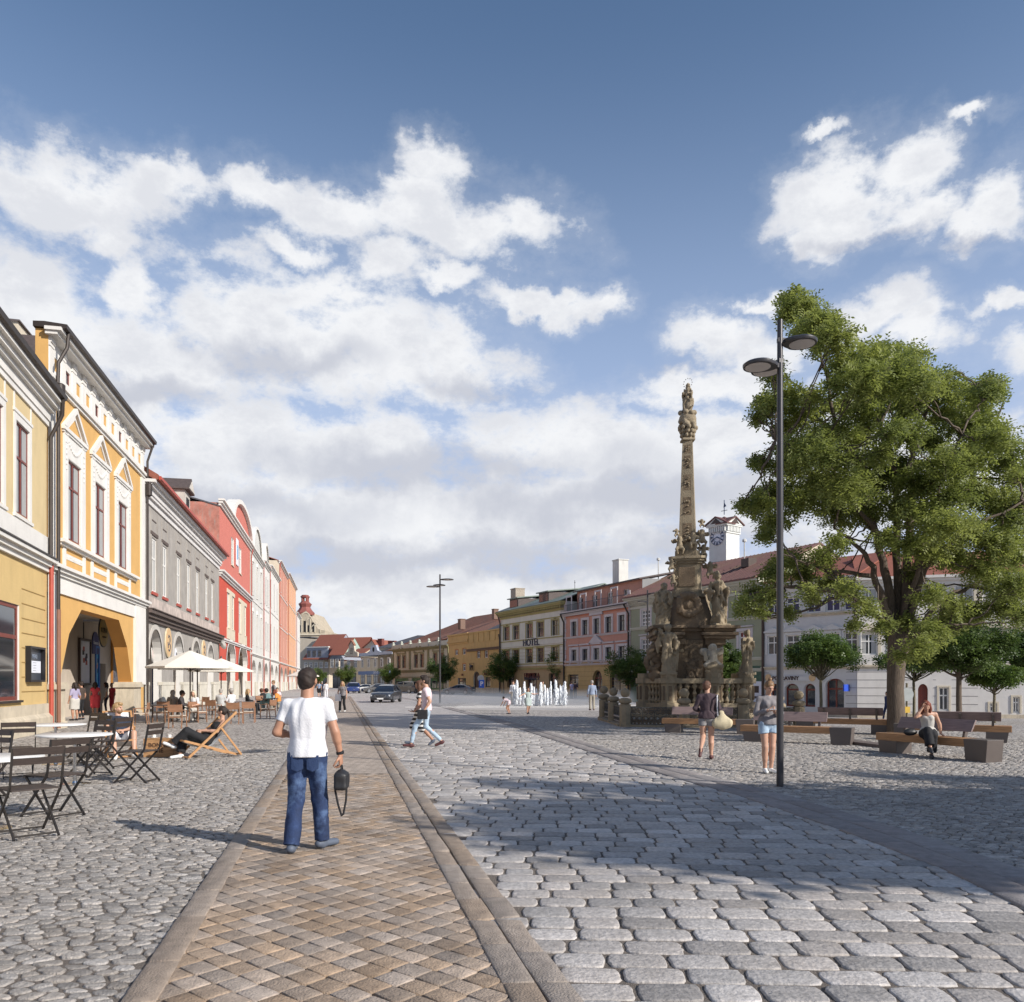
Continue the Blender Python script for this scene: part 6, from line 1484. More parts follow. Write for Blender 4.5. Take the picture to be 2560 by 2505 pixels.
for k in range(15): a = 2*PI*k/15; s.ell((-.18+.40*math.cos(a), -1.03, 4.83+.38*math.sin(a)), (.15,.12,.15), .04)
s.ell((-.18,-.98,4.83), (.27,.12,.27), .02); s.ell((-.22,-1.06,5.22), (.34,.16,.16), .04); s.ell((-.18,-1.1,4.83), (.12,.06,.16), .02); s.noise(.02, 22, 4)
sdfobj('cartouche', [s], [M_sand], COLM)
s = SDF((.2,-2.2,1.9), (1.1,-1.2,2.6), .026); s.chain([(.64,-1.75,2.05),(.64,-1.78,2.35)], [.26,.22], .05); s.chain([(.38,-1.9,2.3),(.9,-1.9,2.3)], [.13,.13], .03); s.chain([(.38,-1.85,2.1),(.9,-1.85,2.1)], [.1,.1], .02); sdfobj('scroll', [s], [M_sandl], COLM)
s = SDF((-2.3,-1.4,1.6), (-.9,.0,3.6), .03)       # volute on the left flank
for k in range(16): a = k/16*2*PI*1.3; rr = .42*(1-k/22); s.ell((-1.55+rr*math.cos(a), -.75, 2.45+rr*math.sin(a)), (.13,.16,.13), .05)
s.chain([(-1.5,-.75,1.95),(-1.2,-.75,1.7)], [.25,.3], .08); s.chain([(-1.7,-.75,2.9),(-1.45,-.75,3.2),(-1.0,-.75,3.3)], [.16,.14,.14], .06); s.noise(.018, 20, 6); sdfobj('volute', [s], [M_sand], COLM)
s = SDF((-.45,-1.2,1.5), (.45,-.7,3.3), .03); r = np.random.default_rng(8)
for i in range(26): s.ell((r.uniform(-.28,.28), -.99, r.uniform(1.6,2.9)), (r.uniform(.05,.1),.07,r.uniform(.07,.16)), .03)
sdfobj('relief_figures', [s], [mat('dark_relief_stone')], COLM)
# fence ring: stone posts with balls, iron panels
M_iron = mat('worn_wrought_iron', (.10,.095,.085), .6, var=.3, metal=.4); M_iron2 = mat('iron_boss', (.35,.33,.30), .35, metal=.7)
FP = [(4.1,36.6,.06),(4.24,34.3,0),(4.29,31.1,0),(6.4,30.5,0),(8.6,30.5,0),(10.95,31.3,-.1),(11.6,35.5,-.3),(9.5,39.5,0),(6.6,40.2,0)]
mb = MB(); mb.prismz(ngon(.225, 8), 0, .84, M_sandl); mb.prismz(ngon(.25, 8), 0, .10, M_sandl)
post = thing('fence_post', 'x', 'post', (0,0,0), 0, 'ball topped stone posts round the column')
mb.obj('shaft', None, post, bevel=.02)
mb = MB(); mb.lathe([(.14,.84),(.24,.90),(.255,.96),(.22,1.04),(.12,1.08)], 16, M_sandl); mb.obj('cushion', None, post, smooth='all')
mb = MB(); mb.lathe([(.18*math.sin(PI*k/10), 1.27-.18*math.cos(PI*k/10)) for k in range(1, 10)], 18, M_sandl); mb.obj('ball', None, post, smooth='all')
labs = ['ball topped stone post, rearmost of the left side of the column fence','ball topped stone post, middle one on the left side of the column fence','ball topped stone post at the near left corner of the column fence','ball topped stone post in front of the column, left of the walking woman','ball topped stone post behind the bench, right of the walking woman','ball topped stone post at the right end of the fence, left of the small tree','ball topped stone post behind the right side of the fence','ball topped stone post behind the column, right one','ball topped stone post seen behind the left flank of the column']
for i, (x, y, z) in enumerate(FP):
    if i == 0: o = post; o.location = (x, y, z); o['label'] = labs[0]
    else: o = dup(post, (x, y, z), .2*i, labs[i])
def ironpanel(p, q, lab, opened=True):
    a = Vector(p); b = Vector(q); L_ = (b-a).length-.44; d = (b-a).normalized(); t = thing('iron_railing', lab, 'fence', a+d*.22, math.atan2(d.y, d.x), 'wrought iron panels between the stone posts')
    m_ = MB()
    for z in (.08, .72): m_.bar((0,0,z),(L_,0,z),.03,mat=M_iron)
    n = max(2, int(L_/.42)); w = L_/n
    for k in range(n+1): m_.bar((w*k,0,.03),(w*k,0,.76),.022,mat=M_iron)
    for k in range(n):
        c = w*(k+.5)
        for sg in (-1, 1):
            for (r0, zc) in ((.13,.27),(.1,.52)):
                pts = [(c+sg*(w*.24)+r0*(1-j/26)*math.cos(j*.5)*sg, 0, zc+r0*(1-j/26)*math.sin(j*.5)) for j in range(19)]; m_.tube(pts, .012, 4, M_iron)
        for j in range(4): m_.tube([(c-w*.4+w*.8/3*j+.05*math.cos(q_), 0, .655+.05*math.sin(q_)) for q_ in np.linspace(0, 6.2, 9)], .010, 4, M_iron)
    m2 = m_
    for k in range(n):
        for dx, z, r_ in ((-.1,.3,.05),(.1,.3,.05),(0,.12,.035),(-.14,.12,.03),(.14,.12,.03)): m2.lathe([(0,-r_),(r_*.8,-r_*.5),(r_,0),(r_*.8,r_*.5),(0,r_)], 7, M_iron2, c=(w*(k+.5)+dx,0,z))
    m2.obj('ironwork', None, t)
for i, lab in ((0,'dark iron fence panel on the far left flank of the column'),(1,'dark iron fence panel behind the near left corner post'),(2,'front iron fence panel left of the walking woman'),(3,'front iron fence panel behind the walking woman'),(4,'iron fence panel behind the bench and the standing girl'),(5,'iron fence panel on the right flank of the column'),(7,'iron fence panel behind the column')):
    ironpanel(FP[i], FP[(i+1) % len(FP)], lab)
mb = MB()
for a, b in zip(FP, FP[1:]+FP[:1]): mb.bar((a[0],a[1],(a[2])+.0),(b[0],b[1],b[2]+.0),.55,.14,M_sandl)
tag(mb.obj('fence_kerb'), 'low mossy stone kerb carrying the fence round the column', 'kerb')
# ================================================================ TREES
def leafmat(name, c, c2, tr=.35):
    m = bpy.data.materials.new(name); m.use_nodes = True; t = m.node_tree; n = t.nodes; L = t.links; b = n['Principled BSDF']
    at = n.new('ShaderNodeAttribute'); at.attribute_name = 'rnd'
    mx = n.new('ShaderNodeMix'); mx.data_type = 'RGBA'; mx.inputs['A'].default_value = (*c, 1); mx.inputs['B'].default_value = (*c2, 1); L.new(at.outputs['Fac'], mx.inputs['Factor'])
    L.new(mx.outputs['Result'], b.inputs['Base Color']); b.inputs['Roughness'].default_value = .5; b.inputs['Specular IOR Level'].default_value = .35
    tl = n.new('ShaderNodeBsdfTranslucent'); hs_ = n.new('ShaderNodeHueSaturation'); hs_.inputs['Value'].default_value = 1.5; hs_.inputs['Saturation'].default_value = 1.1; L.new(mx.outputs['Result'], hs_.inputs['Color']); L.new(hs_.outputs[0], tl.inputs['Color'])
    ms_ = n.new('ShaderNodeMixShader'); ms_.inputs[0].default_value = tr; L.new(b.outputs[0], ms_.inputs[1]); L.new(tl.outputs[0], ms_.inputs[2]); L.new(ms_.outputs[0], n['Material Output'].inputs[0])
    return m
M_leaf = leafmat('locust_leaves', (.12,.15,.042), (.29,.32,.10), .42); M_leaf2 = leafmat('maple_leaves', (.055,.10,.026), (.15,.20,.05)); M_leaf3 = leafmat('dark_maple_leaves', (.04,.072,.02), (.11,.155,.04), .33)
M_bark = mat('rough_bark', (.12,.092,.07), .95, var=.4, scale=6, bump=1.0, bscale=12, stretch=(6,6,.7)); M_bark2 = mat('young_bark', (.15,.13,.085), .9, var=.3, scale=12, bump=.5)
def leaves(cent, rad, cnt, L_, Wd, rg, shell=.35, flat=.75, droop=.25, leaflets=5):
    """sprays of leaflets around cluster centres; returns verts, quads, random per vertex"""
    C_ = np.repeat(cent, cnt, 0); R_ = np.repeat(rad, cnt, 0); n = len(C_)
    d = rg.normal(size=(n, 3)); d /= np.linalg.norm(d, axis=1)[:, None]; r = (shell+(1-shell)*rg.random(n)**.6)
    p = C_+d*(r[:, None]*R_)*np.array([1, 1, flat])
    crnd = np.repeat(rg.random(len(cent)), cnt)
    ax = d*np.array([1, 1, .3])+rg.normal(size=(n, 3))*.5; ax[:, 2] -= droop; ax /= np.linalg.norm(ax, axis=1)[:, None]
    nn = rg.normal(size=(n, 3))*.45+np.array([0, 0, 1]); nn -= ax*(nn*ax).sum(1)[:, None]; nn /= np.linalg.norm(nn, axis=1)[:, None]
    sd_ = np.cross(ax, nn)
    V = []; k = leaflets
    for i in range(k):
        t = (i/(k-1)-.5)*L_*k*.42 if k > 1 else 0; sg = (1 if i % 2 else -1) if k > 1 else 0
        c = p+ax*t+sd_*(sg*Wd*.7); a = ax*.5+sd_*sg*.8 if k > 1 else ax; a = a/np.linalg.norm(a, axis=1)[:, None]; b = np.cross(a, nn)
        jl = (.75+.5*rg.random(n))[:, None]
        V.append(np.stack([c-a*L_/2*jl, c+b*Wd/2*jl+nn*Wd*.12, c+a*L_/2*jl, c-b*Wd/2*jl+nn*Wd*.12], 1))
    V = np.concatenate(V, 0).reshape(-1, 3); q = np.arange(len(V)).reshape(-1, 4)
    rnd = np.clip(np.tile(.65*crnd+.35*rg.random(n), k), 0, 1)
    return V, q, np.repeat(rnd, 4)
def limb(mb, pts, r0, r1, n=8, m=None, wob=0.0, rg=None):
    pts = [Vector(p) for p in pts]; out = []
    for a, b in zip(pts, pts[1:]):
        for k in range(4): out.append(a.lerp(b, k/4))
    out.append(pts[-1]); L_ = len(out)
    sm = [out[0]]+[(out[i-1]+out[i]*2+out[i+1])/4 for i in range(1, L_-1)]+[out[-1]]
    if rg is not None: sm = [p+Vector(rg.normal(size=3)*wob) if 0 < i < L_-1 else p for i, p in enumerate(sm)]
    mb.tube(sm, [r0+(r1-r0)*(i/(L_-1))**.8 for i in range(L_)], n, m); return sm
# ---- the big tree
TY = 26.0; rg = np.random.default_rng(11)
big = thing('honey_locust_tree', 'tall spreading tree with feathery foliage standing behind the bench with the seated woman', 'tree', (12.2, TY, gz(12.2, TY)))
def T3(x, y, dy=0): p = Pt(x, y, TY+dy); return Vector((p.x-12.2, p.y-TY, p.z-gz(12.2, TY)))
tr = MB()
tr.tube([T3(2241,1850)-Vector((0,0,.25)), T3(2241,1825), T3(2240,1780), T3(2238,1720), T3(2241,1660), T3(2246,1600), T3(2247,1560)], [.33,.29,.265,.25,.275,.30,.24], 18, M_bark)
LB = [([(2240,1590),(2190,1530),(2120,1480),(2020,1470),(1960,1465),(1880,1485)], -.5, .17), ([(2225,1560),(2200,1480),(2170,1400),(2120,1345),(2085,1320)], -1.5, .15), ([(2180,1440),(2080,1430),(1990,1400)], -1.5, .08),
 ([(2240,1600),(2215,1450),(2195,1350),(2180,1300),(2150,1180),(2090,1080),(2070,970),(2050,850),(2010,770)], .3, .16), ([(2150,1160),(2100,1090),(2030,1040),(2010,980),(1960,940)], .8, .07),
 ([(2250,1600),(2240,1400),(2245,1280),(2240,1150),(2200,1080),(2230,960),(2235,890)], 1.5, .17), ([(2258,1600),(2270,1400),(2275,1280),(2280,1130),(2290,1080),(2330,1000),(2390,930)], -.6, .17),
 ([(2262,1580),(2310,1420),(2360,1370),(2450,1310),(2560,1250)], -1.8, .14), ([(2262,1620),(2340,1510),(2430,1465),(2540,1490),(2590,1500)], 1.0, .13), ([(2275,1500),(2320,1300),(2400,1180),(2480,1090),(2510,1000)], 2.0, .12),
 ([(2245,1560),(2200,1350),(2120,1250),(2000,1230),(1920,1260)], 2.2, .1), ([(2255,1570),(2290,1440),(2330,1330),(2350,1200),(2420,1050)], -2.2, .1), ([(2120,1480),(2040,1520),(1960,1540)], .2, .06), ([(2240,1180),(2180,1020),(2130,930)], 1.6, .07),
 ([(2200,1350),(2100,1200),(2020,1130),(1940,1100)], -1.8, .07), ([(2430,1465),(2480,1420),(2560,1400)], 1.4, .06), ([(2255,1620),(2300,1600),(2360,1560),(2420,1560)], -1.2, .07)]
tips = []
for px, dep, r0 in LB:
    n = len(px); pts = [T3(x, y, dep*min(1, 1.6*i/(n-1))) for i, (x, y) in enumerate(px)]
    sm = limb(tr, pts, r0, .025, 8, M_bark, .035, rg); tips += sm[len(sm)//3:]
CRS = """350,110,60 420,140,60 450,230,75 540,285,75 400,255,50 320,180,40 330,90,35 500,190,50 250,480,50 230,600,65 330,560,70 380,650,70 300,705,50 200,560,35 190,660,35 270,420,40
700,380,85 780,340,65 900,370,65 830,450,95 680,480,85 950,500,85 1050,500,85 1180,530,60 1280,500,60 1320,540,40 1240,590,60 600,600,60 760,560,90 900,600,85 1080,640,85 1200,690,95 1300,760,80 1380,850,75 1420,950,70 580,400,60 560,500,50
420,820,90 330,900,80 520,850,85 200,880,45 170,860,25 180,1060,60 150,1090,50 120,1070,30 260,1020,80 260,1150,70 380,1050,90 500,1000,95 620,980,95 740,960,90 860,920,80 960,960,90 1080,880,90 1180,860,80 1100,1020,90 1220,1000,90 1330,1080,90 1420,1150,70 560,1120,85 700,1100,85 850,1080,80 960,1130,90 1080,1170,90 1200,1200,90 1320,1250,90 1430,1300,80 1440,1060,60 230,1220,45 320,800,60
330,1330,60 250,1400,60 160,1500,60 120,1540,40 100,1570,30 240,1500,50 400,1400,70 480,1330,60 520,1450,60 620,1480,60 700,1560,50 430,1500,50 200,1590,35 330,1580,35 1000,1290,80 1120,1320,80 1250,1380,80 1380,1450,90 900,1400,45 1000,1500,60 1100,1560,70 1200,1600,80 1330,1550,75 1430,1600,60 850,1700,60 780,1650,45 950,1750,60 1000,1680,70 900,1620,45 1080,1650,60 640,1650,30 860,1780,35 700,700,70 820,710,60 920,740,70 640,760,60 560,720,70 480,740,60 1000,770,70 760,830,60 640,860,70 780,1220,55 560,1250,50 900,1260,55 460,960,60 700,620,60 500,600,45 440,560,45"""
cl = np.array([[float(v) for v in t.split(',')] for t in CRS.split()]); cen = []; rad = []
for x, y, r in cl:
    sx, sy = 1800+x/1.904, 700+y/1.904; rr = r/1.904/F*TY
    for rep in range(2):
        hx = (sx-2240)/330; dep = rg.uniform(-1, 1)*4.2*math.sqrt(max(.12, 1-min(1, hx*hx)))
        p = T3(sx+rg.uniform(-6,6), sy+rg.uniform(-6,6), dep); cen.append(p[:]); rad.append(rr*(.95+.1*rg.random()))
for i in range(90):      # loose filling between the masses
    a, b = cl[rg.integers(len(cl))], cl[rg.integers(len(cl))]
    if math.hypot(a[0]-b[0], a[1]-b[1]) > 260: continue
    u_ = rg.uniform(.2, .8); x, y = a[:2]*(1-u_)+b[:2]*u_; cen.append(T3(1800+x/1.904, 700+y/1.904, rg.uniform(-3, 3))[:]); rad.append(rg.uniform(.25,.42))
cen = np.array(cen); rad = np.array(rad)
# twigs reaching from the nearest limb point to each cluster
TP = np.array([t[:] for t in tips])
for c, r in zip(cen, rad):
    i = np.argmin(((TP-c)**2).sum(1)); a = Vector(TP[i]); b = Vector(c)
    if (b-a).length < 4.5:
        limb(tr, [a, a.lerp(b, .5)+Vector((0,0,-.12)), b], .035, .012, 5, M_bark, .04, rg)
        for k in range(3): limb(tr, [a.lerp(b, .7), b+Vector(rg.normal(size=3)*r*.55)], .014, .006, 4, M_bark, .02, rg)
tr.obj('trunk', None, big, smooth='all')
cnt = np.maximum(40, (rad**2*620)).astype(int)
V, q, rnd = leaves(cen, rad[:, None]*1.36, cnt, .125, .055, rg, shell=.0, flat=.72, droop=.35, leaflets=7)
fastmesh('crown', V, q, M_leaf, attr=rnd, parent=big)

# ---- small trees
def smalltree(name, label, x, y, H, Rc, zb, lm, seed, n=4200, style='round', bark=None, group='small trees planted round the square', tr_r=.075, nclus=46, fork=0.0, lsz=.13):
    rg = np.random.default_rng(seed); t = thing(name, label, 'tree', (x, y, gz(x, y)), seed*.7, group); m = MB(); bk = bark or M_bark2
    zc = (H+zb)/2; hh = (H-zb)/2
    m.tube([(0,0,-.15),(0,0,.1),(.02,0,zb*.6),(0,.02,zb),(.02,0,zc),(0,0,H*.86)], [tr_r*1.3,tr_r,tr_r*.9,tr_r*.85,tr_r*.6,.02], 8, bk)
    cen = []; 
    for i in range(nclus):
        d = rg.normal(size=3); d /= np.linalg.norm(d); r = rg.uniform(.35, .86)
        if style == 'dome': d[2] = abs(d[2])*1.0-.25
        p = np.array([d[0]*Rc*r, d[1]*Rc*r, zc+d[2]*hh*r])
        if style == 'dome': w = 1-max(0, (p[2]-zb)/(H-zb))**2*.55; p[0] *= w; p[1] *= w
        cen.append(p)
    cen = np.array(cen); rad = rg.uniform(.20, .34, nclus)*Rc
    for c in cen[::2]:
        z0 = zb*.8+(c[2]-zb)*.45; z0 = min(max(z0, zb*.82), H*.8); limb(m, [(0,0,z0), tuple(np.array([c[0]*.45, c[1]*.45, z0+(c[2]-z0)*.35])), tuple(c)], tr_r*.45, .01, 5, bk, .02, rg)
    m.obj('trunk', None, t, smooth='all')
    w = rad**2; cnt = np.maximum(10, (n*w/w.sum())).astype(int)
    V, q, rnd = leaves(cen, rad[:, None], cnt, lsz, lsz*.72, rg, shell=.1, flat=.8, droop=.3, leaflets=3)
    fastmesh('crown', V, q, lm, attr=rnd, parent=t); return t
far = smalltree('street_tree', 'round young tree in front of the ochre house, behind the far street lamp', *RP(1108, 124), 5.7, 2.75, 1.7, M_leaf2, 1, n=2600, lsz=.2)
for (x, Y, s_, rz, lab) in ((865, 175, .93, 1, 'small round tree beside the mint green house, above the far pedestrians'), (973, 158, .93, 2, 'small round tree in front of the olive house and the parked estate car'),
        (1259, 116, 1.08, 3, 'round tree standing between the ochre house and the hotel'), (1411.5, 106, 1.02, 4, 'round tree between the hotel and the pink house, behind the fountain'),
        (795, 165, .8, 5, 'round tree beside the far cafe parasol in front of the blue grey house'), (1576, 85, 1.0, 6, 'broad round tree in front of the pink house, left of the stone column')):
    p = RP(x, Y); dup(far, (p[0], p[1], gz(*p)), rz, lab, scale=s_)
smalltree('street_tree', 'dark leafy tree standing right behind the stone column', *RP(1800, 62), 6.0, 2.0, 1.6, M_leaf3, 8, n=5200, style='round', lsz=.17)
smalltree('street_tree', 'maple with low layered crown before the food shop', *RP(2052, 46), 5.35, 2.45, 2.0, M_leaf2, 9, n=9000, style='dome', nclus=70, tr_r=.10, lsz=.13)
smalltree('street_tree', 'young maple close behind the big tree trunk, left of the brown door', *RP(2285, 47), 4.9, 2.5, 2.2, M_leaf2, 10, n=8000, style='dome', nclus=60, tr_r=.09, lsz=.13)
smalltree('street_tree', 'taller dark tree behind the seated woman, with a thick dark trunk', *RP(2398, 41.5), 5.6, 2.6, 2.4, M_leaf3, 12, n=11000, style='round', nclus=70, tr_r=.15, bark=M_bark, lsz=.13)
smalltree('street_tree', 'small tree with a low flat crown near the right edge', *RP(2486, 43), 3.4, 1.75, 1.35, M_leaf2, 13, n=7000, style='dome', nclus=50, tr_r=.08, lsz=.12)
smalltree('street_tree', 'dark leafy tree cut by the right edge of the view', *RP(2600, 46), 5.6, 2.3, 1.9, M_leaf3, 14, n=7000, style='round', nclus=50, tr_r=.10, lsz=.14)
# trees beside the viewer whose shade falls across the setts
sh1 = smalltree('shade_tree', 'leafy tree beside the viewer that shades the setts', 15.6, 2.2, 10.5, 4.0, 4.6, M_leaf3, 21, n=5200, nclus=46, tr_r=.2, bark=M_bark, group='shade trees', lsz=.3)
sh1['label'] = 'leafy tree beside the viewer that shades the setts'
dup(sh1, (22.0, 3.2, 0), 2.0, 'second leafy tree beside the viewer, farther right')
# ================================================================ LAMPS
M_pole = mat('dark_pole_paint', (.045,.042,.045), .38, var=.1, scale=5, metal=.2); M_lens = mat('grey_lens', (.66,.60,.55), .4, var=.03)
def lamp(name, label, x, y, H, r, arms, group=None):
    t = thing(name, label, 'street lamp', (x, y, gz(x, y)), 0, group); m = MB(); m.tube([(0,0,0),(0,0,H*.5),(0,0,H)], [r,r*.95,r*.78], 20, M_pole); m.obj('pole', None, t, smooth=True)
    for (z, ang, R0) in arms:
        h = MB(); d = Vector((math.cos(ang), math.sin(ang), 0)); n = 30; cx = .10+R0
        top = []; prof = [(R0*.86,.045),(R0,.02),(R0,-.0),(R0*.97,-.025)]
        vs = []; fs = []
        for (rr, zz) in prof:
            for k in range(n):
                a = 2*PI*k/n; px_ = rr*math.cos(a); 
                if px_ < -rr*.4: px_ = px_-(abs(px_)-rr*.4)*.35
                vs.append((px_, rr*math.sin(a)*(1 if px_ > -rr*.4 else .92), zz))
        for i in range(len(prof)-1):
            for k in range(n): fs.append((i*n+k, i*n+(k+1) % n, (i+1)*n+(k+1) % n, (i+1)*n+k))
        fs.append(tuple(reversed(range(n)))); fs.append(tuple(range((len(prof)-1)*n, len(prof)*n)))
        h.add(vs, [tuple(reversed(f)) for f in fs], M_pole); h.box(-R0-.14, -R0*.95, -.035, .035, -.02, .045, M_pole)
        o = h.obj('lamp_head', None, t, smooth=True, loc=(d.x*cx, d.y*cx, z), rot=(0, 0, ang))
        l = MB(); l.lathe([(R0*.78,-.032),(R0*.78,-.026)], 30, M_lens); l.obj('lens', None, o, loc=(R0*.08,0,0))
p = G(1950, 1966.5); pY = p.y
zt_ = EYE+(HY-800)/F*pY
lamp('street_lamp', 'tall dark street lamp with three disc heads standing at the edge of the road', p.x, p.y, zt_, .056, [(EYE+(HY-853)/F*pY, R(8), .255), (EYE+(HY-905)/F*pY, R(108), .255), (EYE+(HY-917)/F*pY, R(188), .255)])
p = G(1100, 1757); 
lamp('street_lamp', 'distant street lamp with three disc heads in front of the ochre house', p.x, p.y, EYE+(HY-1436)/F*p.y, .075, [(EYE+(HY-1449)/F*p.y, R(0), .5), (EYE+(HY-1461)/F*p.y, R(100), .5), (EYE+(HY-1467)/F*p.y, R(185), .5)])
lamp('street_lamp', 'thin far street lamp seen in front of the left side of the column', *RP(1619, 56), 1.68+(1705-1475)/F*56, .07, [(1.68+(1705-1484)/F*56, 0, .3), (1.68+(1705-1504)/F*56, PI, .3)])

# ================================================================ BENCHES
M_bw = mat('oiled_bench_wood', (.36,.19,.085), .55, var=.28, scale=3, stretch=(1,14,14), bump=.25, bscale=6); M_bt = mat('weathered_bench_wood', (.22,.16,.15), .6, var=.25, scale=3, stretch=(1,14,14)); M_bm = mat('brown_grey_steel', (.105,.085,.075), .45, var=.08)
bench = thing('bench', 'x', 'bench', (0,0,0), 0, 'timber benches with steel block feet')
BL = 2.9
m = MB(); m.add([(-BL/2,-.24,.30),(BL/2-.42,-.24,.30),(BL/2-.42,.24,.30),(-BL/2,.24,.30),(-BL/2,-.24,.475),(BL/2-.42,-.24,.475),(BL/2-.42,.24,.475),(-BL/2,.24,.475)], [(0,3,2,1),(4,5,6,7),(0,1,5,4),(1,2,6,5),(2,3,7,6),(3,0,4,7)], M_bw); m.obj('seat', None, bench, bevel=.008)
for x0, x1, zt in ((-BL/2+.12, -BL/2+.62, .30), (BL/2-.46, BL/2+.02, .476)):
    m = MB(); m.prism([(x0,0),(x1,0),(x1+(.04 if zt > .4 else 0),zt),(x0-.05,zt)], -.245, .245, M_bm); m.obj('foot', None, bench, bevel=.006)
m = MB(); m.add([(-BL/2+.25,.16,.60),(BL/2-.65,.16,.60),(BL/2-.65,.20,.60),(-BL/2+.25,.20,.60),(-BL/2+.25,.30,.86),(BL/2-.65,.30,.86),(BL/2-.65,.345,.85),(-BL/2+.25,.345,.85)], [(0,3,2,1),(4,5,6,7),(0,1,5,4),(1,2,6,5),(2,3,7,6),(3,0,4,7)], M_bt); m.obj('backrest', None, bench, bevel=.006)
for x in (-BL/2+.45, -.2, BL/2-.85):
    m = MB(); m.prismx([(.17,.47),(.25,.47),(.37,.80),(.33,.82),(.20,.60)], x-.03, x+.03, M_bm); m.obj('bracket', None, bench)
def placeb(first, x, y, ang, lab, sx=1):
    if first: bench.location = (x, y, gz(x, y)-.01); bench.rotation_euler = (0,0,ang); bench['label'] = lab; bench.scale = (sx,1,1); return bench
    return dup(bench, (x, y, gz(x, y)-.01), ang, lab, scale=(sx,1,1))
# front bench: from picture ends
a = G(2216, 1881); b = G(2438, 1908); a.x -= .05
c = (a+b)/2; placeb(True, c.x+.30, c.y+.25, math.atan2(b.y-a.y, b.x-a.x)+.12, 'timber bench in front of the big tree on which the woman sits')
c = G(2010, 1862); placeb(False, c.x+.0, c.y+.7, R(-32), 'empty timber bench right beside the tall street lamp')
c = G(2140, 1836); placeb(False, c.x+.0, c.y+.9, R(-30)+PI, 'timber bench seen from behind between the lamp and the big tree')
c = G(2420, 1858); placeb(False, c.x+.05, c.y+.9, R(-30)+PI, 'timber bench seen from behind just beyond the seated woman')
c = G(1790, 1836); placeb(False, c.x-.1, c.y+.8, R(-22), 'timber bench before the column between the walking woman and the girl')
m = MB(); m.add([], []); 
a, b = G(2105, 1856), G(2230, 1871); m.bar((a.x,a.y+.2,.03),(b.x,b.y+.2,.03),.5,.1,mat('corten_edge',(.13,.10,.09),.7)); tag(m.obj('tree_surround'), 'low dark steel edging set in the cobbles round the big tree', 'edging')

# ================================================================ CAFE FURNITURE
M_fw = mat('dark_brown_slats', (.045,.032,.027), .55, var=.25, scale=6, stretch=(2,12,12)); M_fm = mat('dark_chair_metal', (.022,.018,.016), .45, var=.1)
M_tw = mat('white_tabletop', (.78,.77,.74), .35, var=.03); M_chr = mat('chrome', (.6,.6,.6), .15, var=0, metal=1.0); M_cw = mat('walnut', (.27,.14,.08), .5, var=.25, scale=4, stretch=(1,8,8)); M_cs = mat('woven_seat', (.52,.44,.36), .9, var=.2, scale=40)
M_dk = mat('teak', (.42,.22,.09), .5, var=.2, scale=5, stretch=(3,3,10)); M_canvas = mat('white_canvas', (.72,.73,.72), .9, var=.04); M_btm = mat('black_tabletop', (.035,.03,.03), .4, var=.1)
def folding():
    t = thing('folding_chair', 'x', 'chair', (0,0,0), 0, 'dark folding slat chairs'); w = .225
    # chair looks along +y; back at -y
    s = MB()
    for k in range(7): y = -.19+k*.063; s.box(-.21,.21,y-.026,y+.026,.45,.464,M_fw)
    s.obj('seat', None, t)
    for z0, z1, y in ((.70,.765,-.265),(.79,.86,-.285)):
        b = MB(); b.add([(-w,y,z0),(w,y,z0),(w,y-.016,z1),(-w,y-.016,z1),(-w,y+.014,z0),(w,y+.014,z0),(w,y-.002,z1),(-w,y-.002,z1)], [(0,1,2,3),(7,6,5,4),(0,4,5,1),(1,5,6,2),(2,6,7,3),(3,7,4,0)], M_fw); b.obj('back_slat', None, t)
    for sg in (-1, 1):
        f = MB(); x = sg*w; f.bar((x,-.285,.86),(x,-.22,.50),.014,.028,M_fm); f.bar((x,-.22,.50),(x,-.18,.44),.014,.028,M_fm); f.bar((x,-.18,.44),(x,.24,0),.014,.028,M_fm); f.obj('leg', None, t)
        x = sg*(w-.03); f = MB(); f.bar((x,.20,.445),(x,-.24,0),.014,.028,M_fm); f.obj('leg', None, t)
    f = MB(); f.bar((-w,.215,.03),(w,.215,.03),.016,mat=M_fm); f.bar((-w+.03,-.215,.03),(w-.03,-.215,.03),.016,mat=M_fm); f.bar((-w+.03,-.03,.215),(w-.03,-.03,.215),.012,mat=M_fm); f.bar((-w,.19,.44),(w,.19,.44),.016,mat=M_fm); f.obj('stretcher', None, t)
    return t
fc = folding()
FC = [(-5.32,9.0,R(50),'nearest dark folding chair, at the lower left corner'),(-5.75,10.3,R(63),'dark folding chair just behind the nearest one'),(-8.75,14.5,R(35),'dark folding chair by the stone wall foot at the left edge'),
      (-7.55,14.7,PI-.4,'dark folding chair facing the viewer behind the near white table'),(-9.5,18.3,PI-.4,'dark folding chair at the rear of the second white table'),(-8.75,17.0,PI-.6,'dark folding chair beyond the white tables beside the deck chair man'),
      (-7.95,16.2,R(78),'dark folding chair turned sideways in front of the seated man'),(-6.3,13.8,R(86),'single dark folding chair standing apart near the wooden crate'),(-7.6,11.7,PI-.3,'dark folding chair tucked behind the leftmost white table')]
for i, (x, y, a, lab) in enumerate(FC):
    if i == 0: fc.location = (x, y, 0); fc.rotation_euler = (0,0,a); fc['label'] = lab; fc.scale = (1.14,)*3
    else: dup(fc, (x, y, 0), a, lab, scale=1.14)
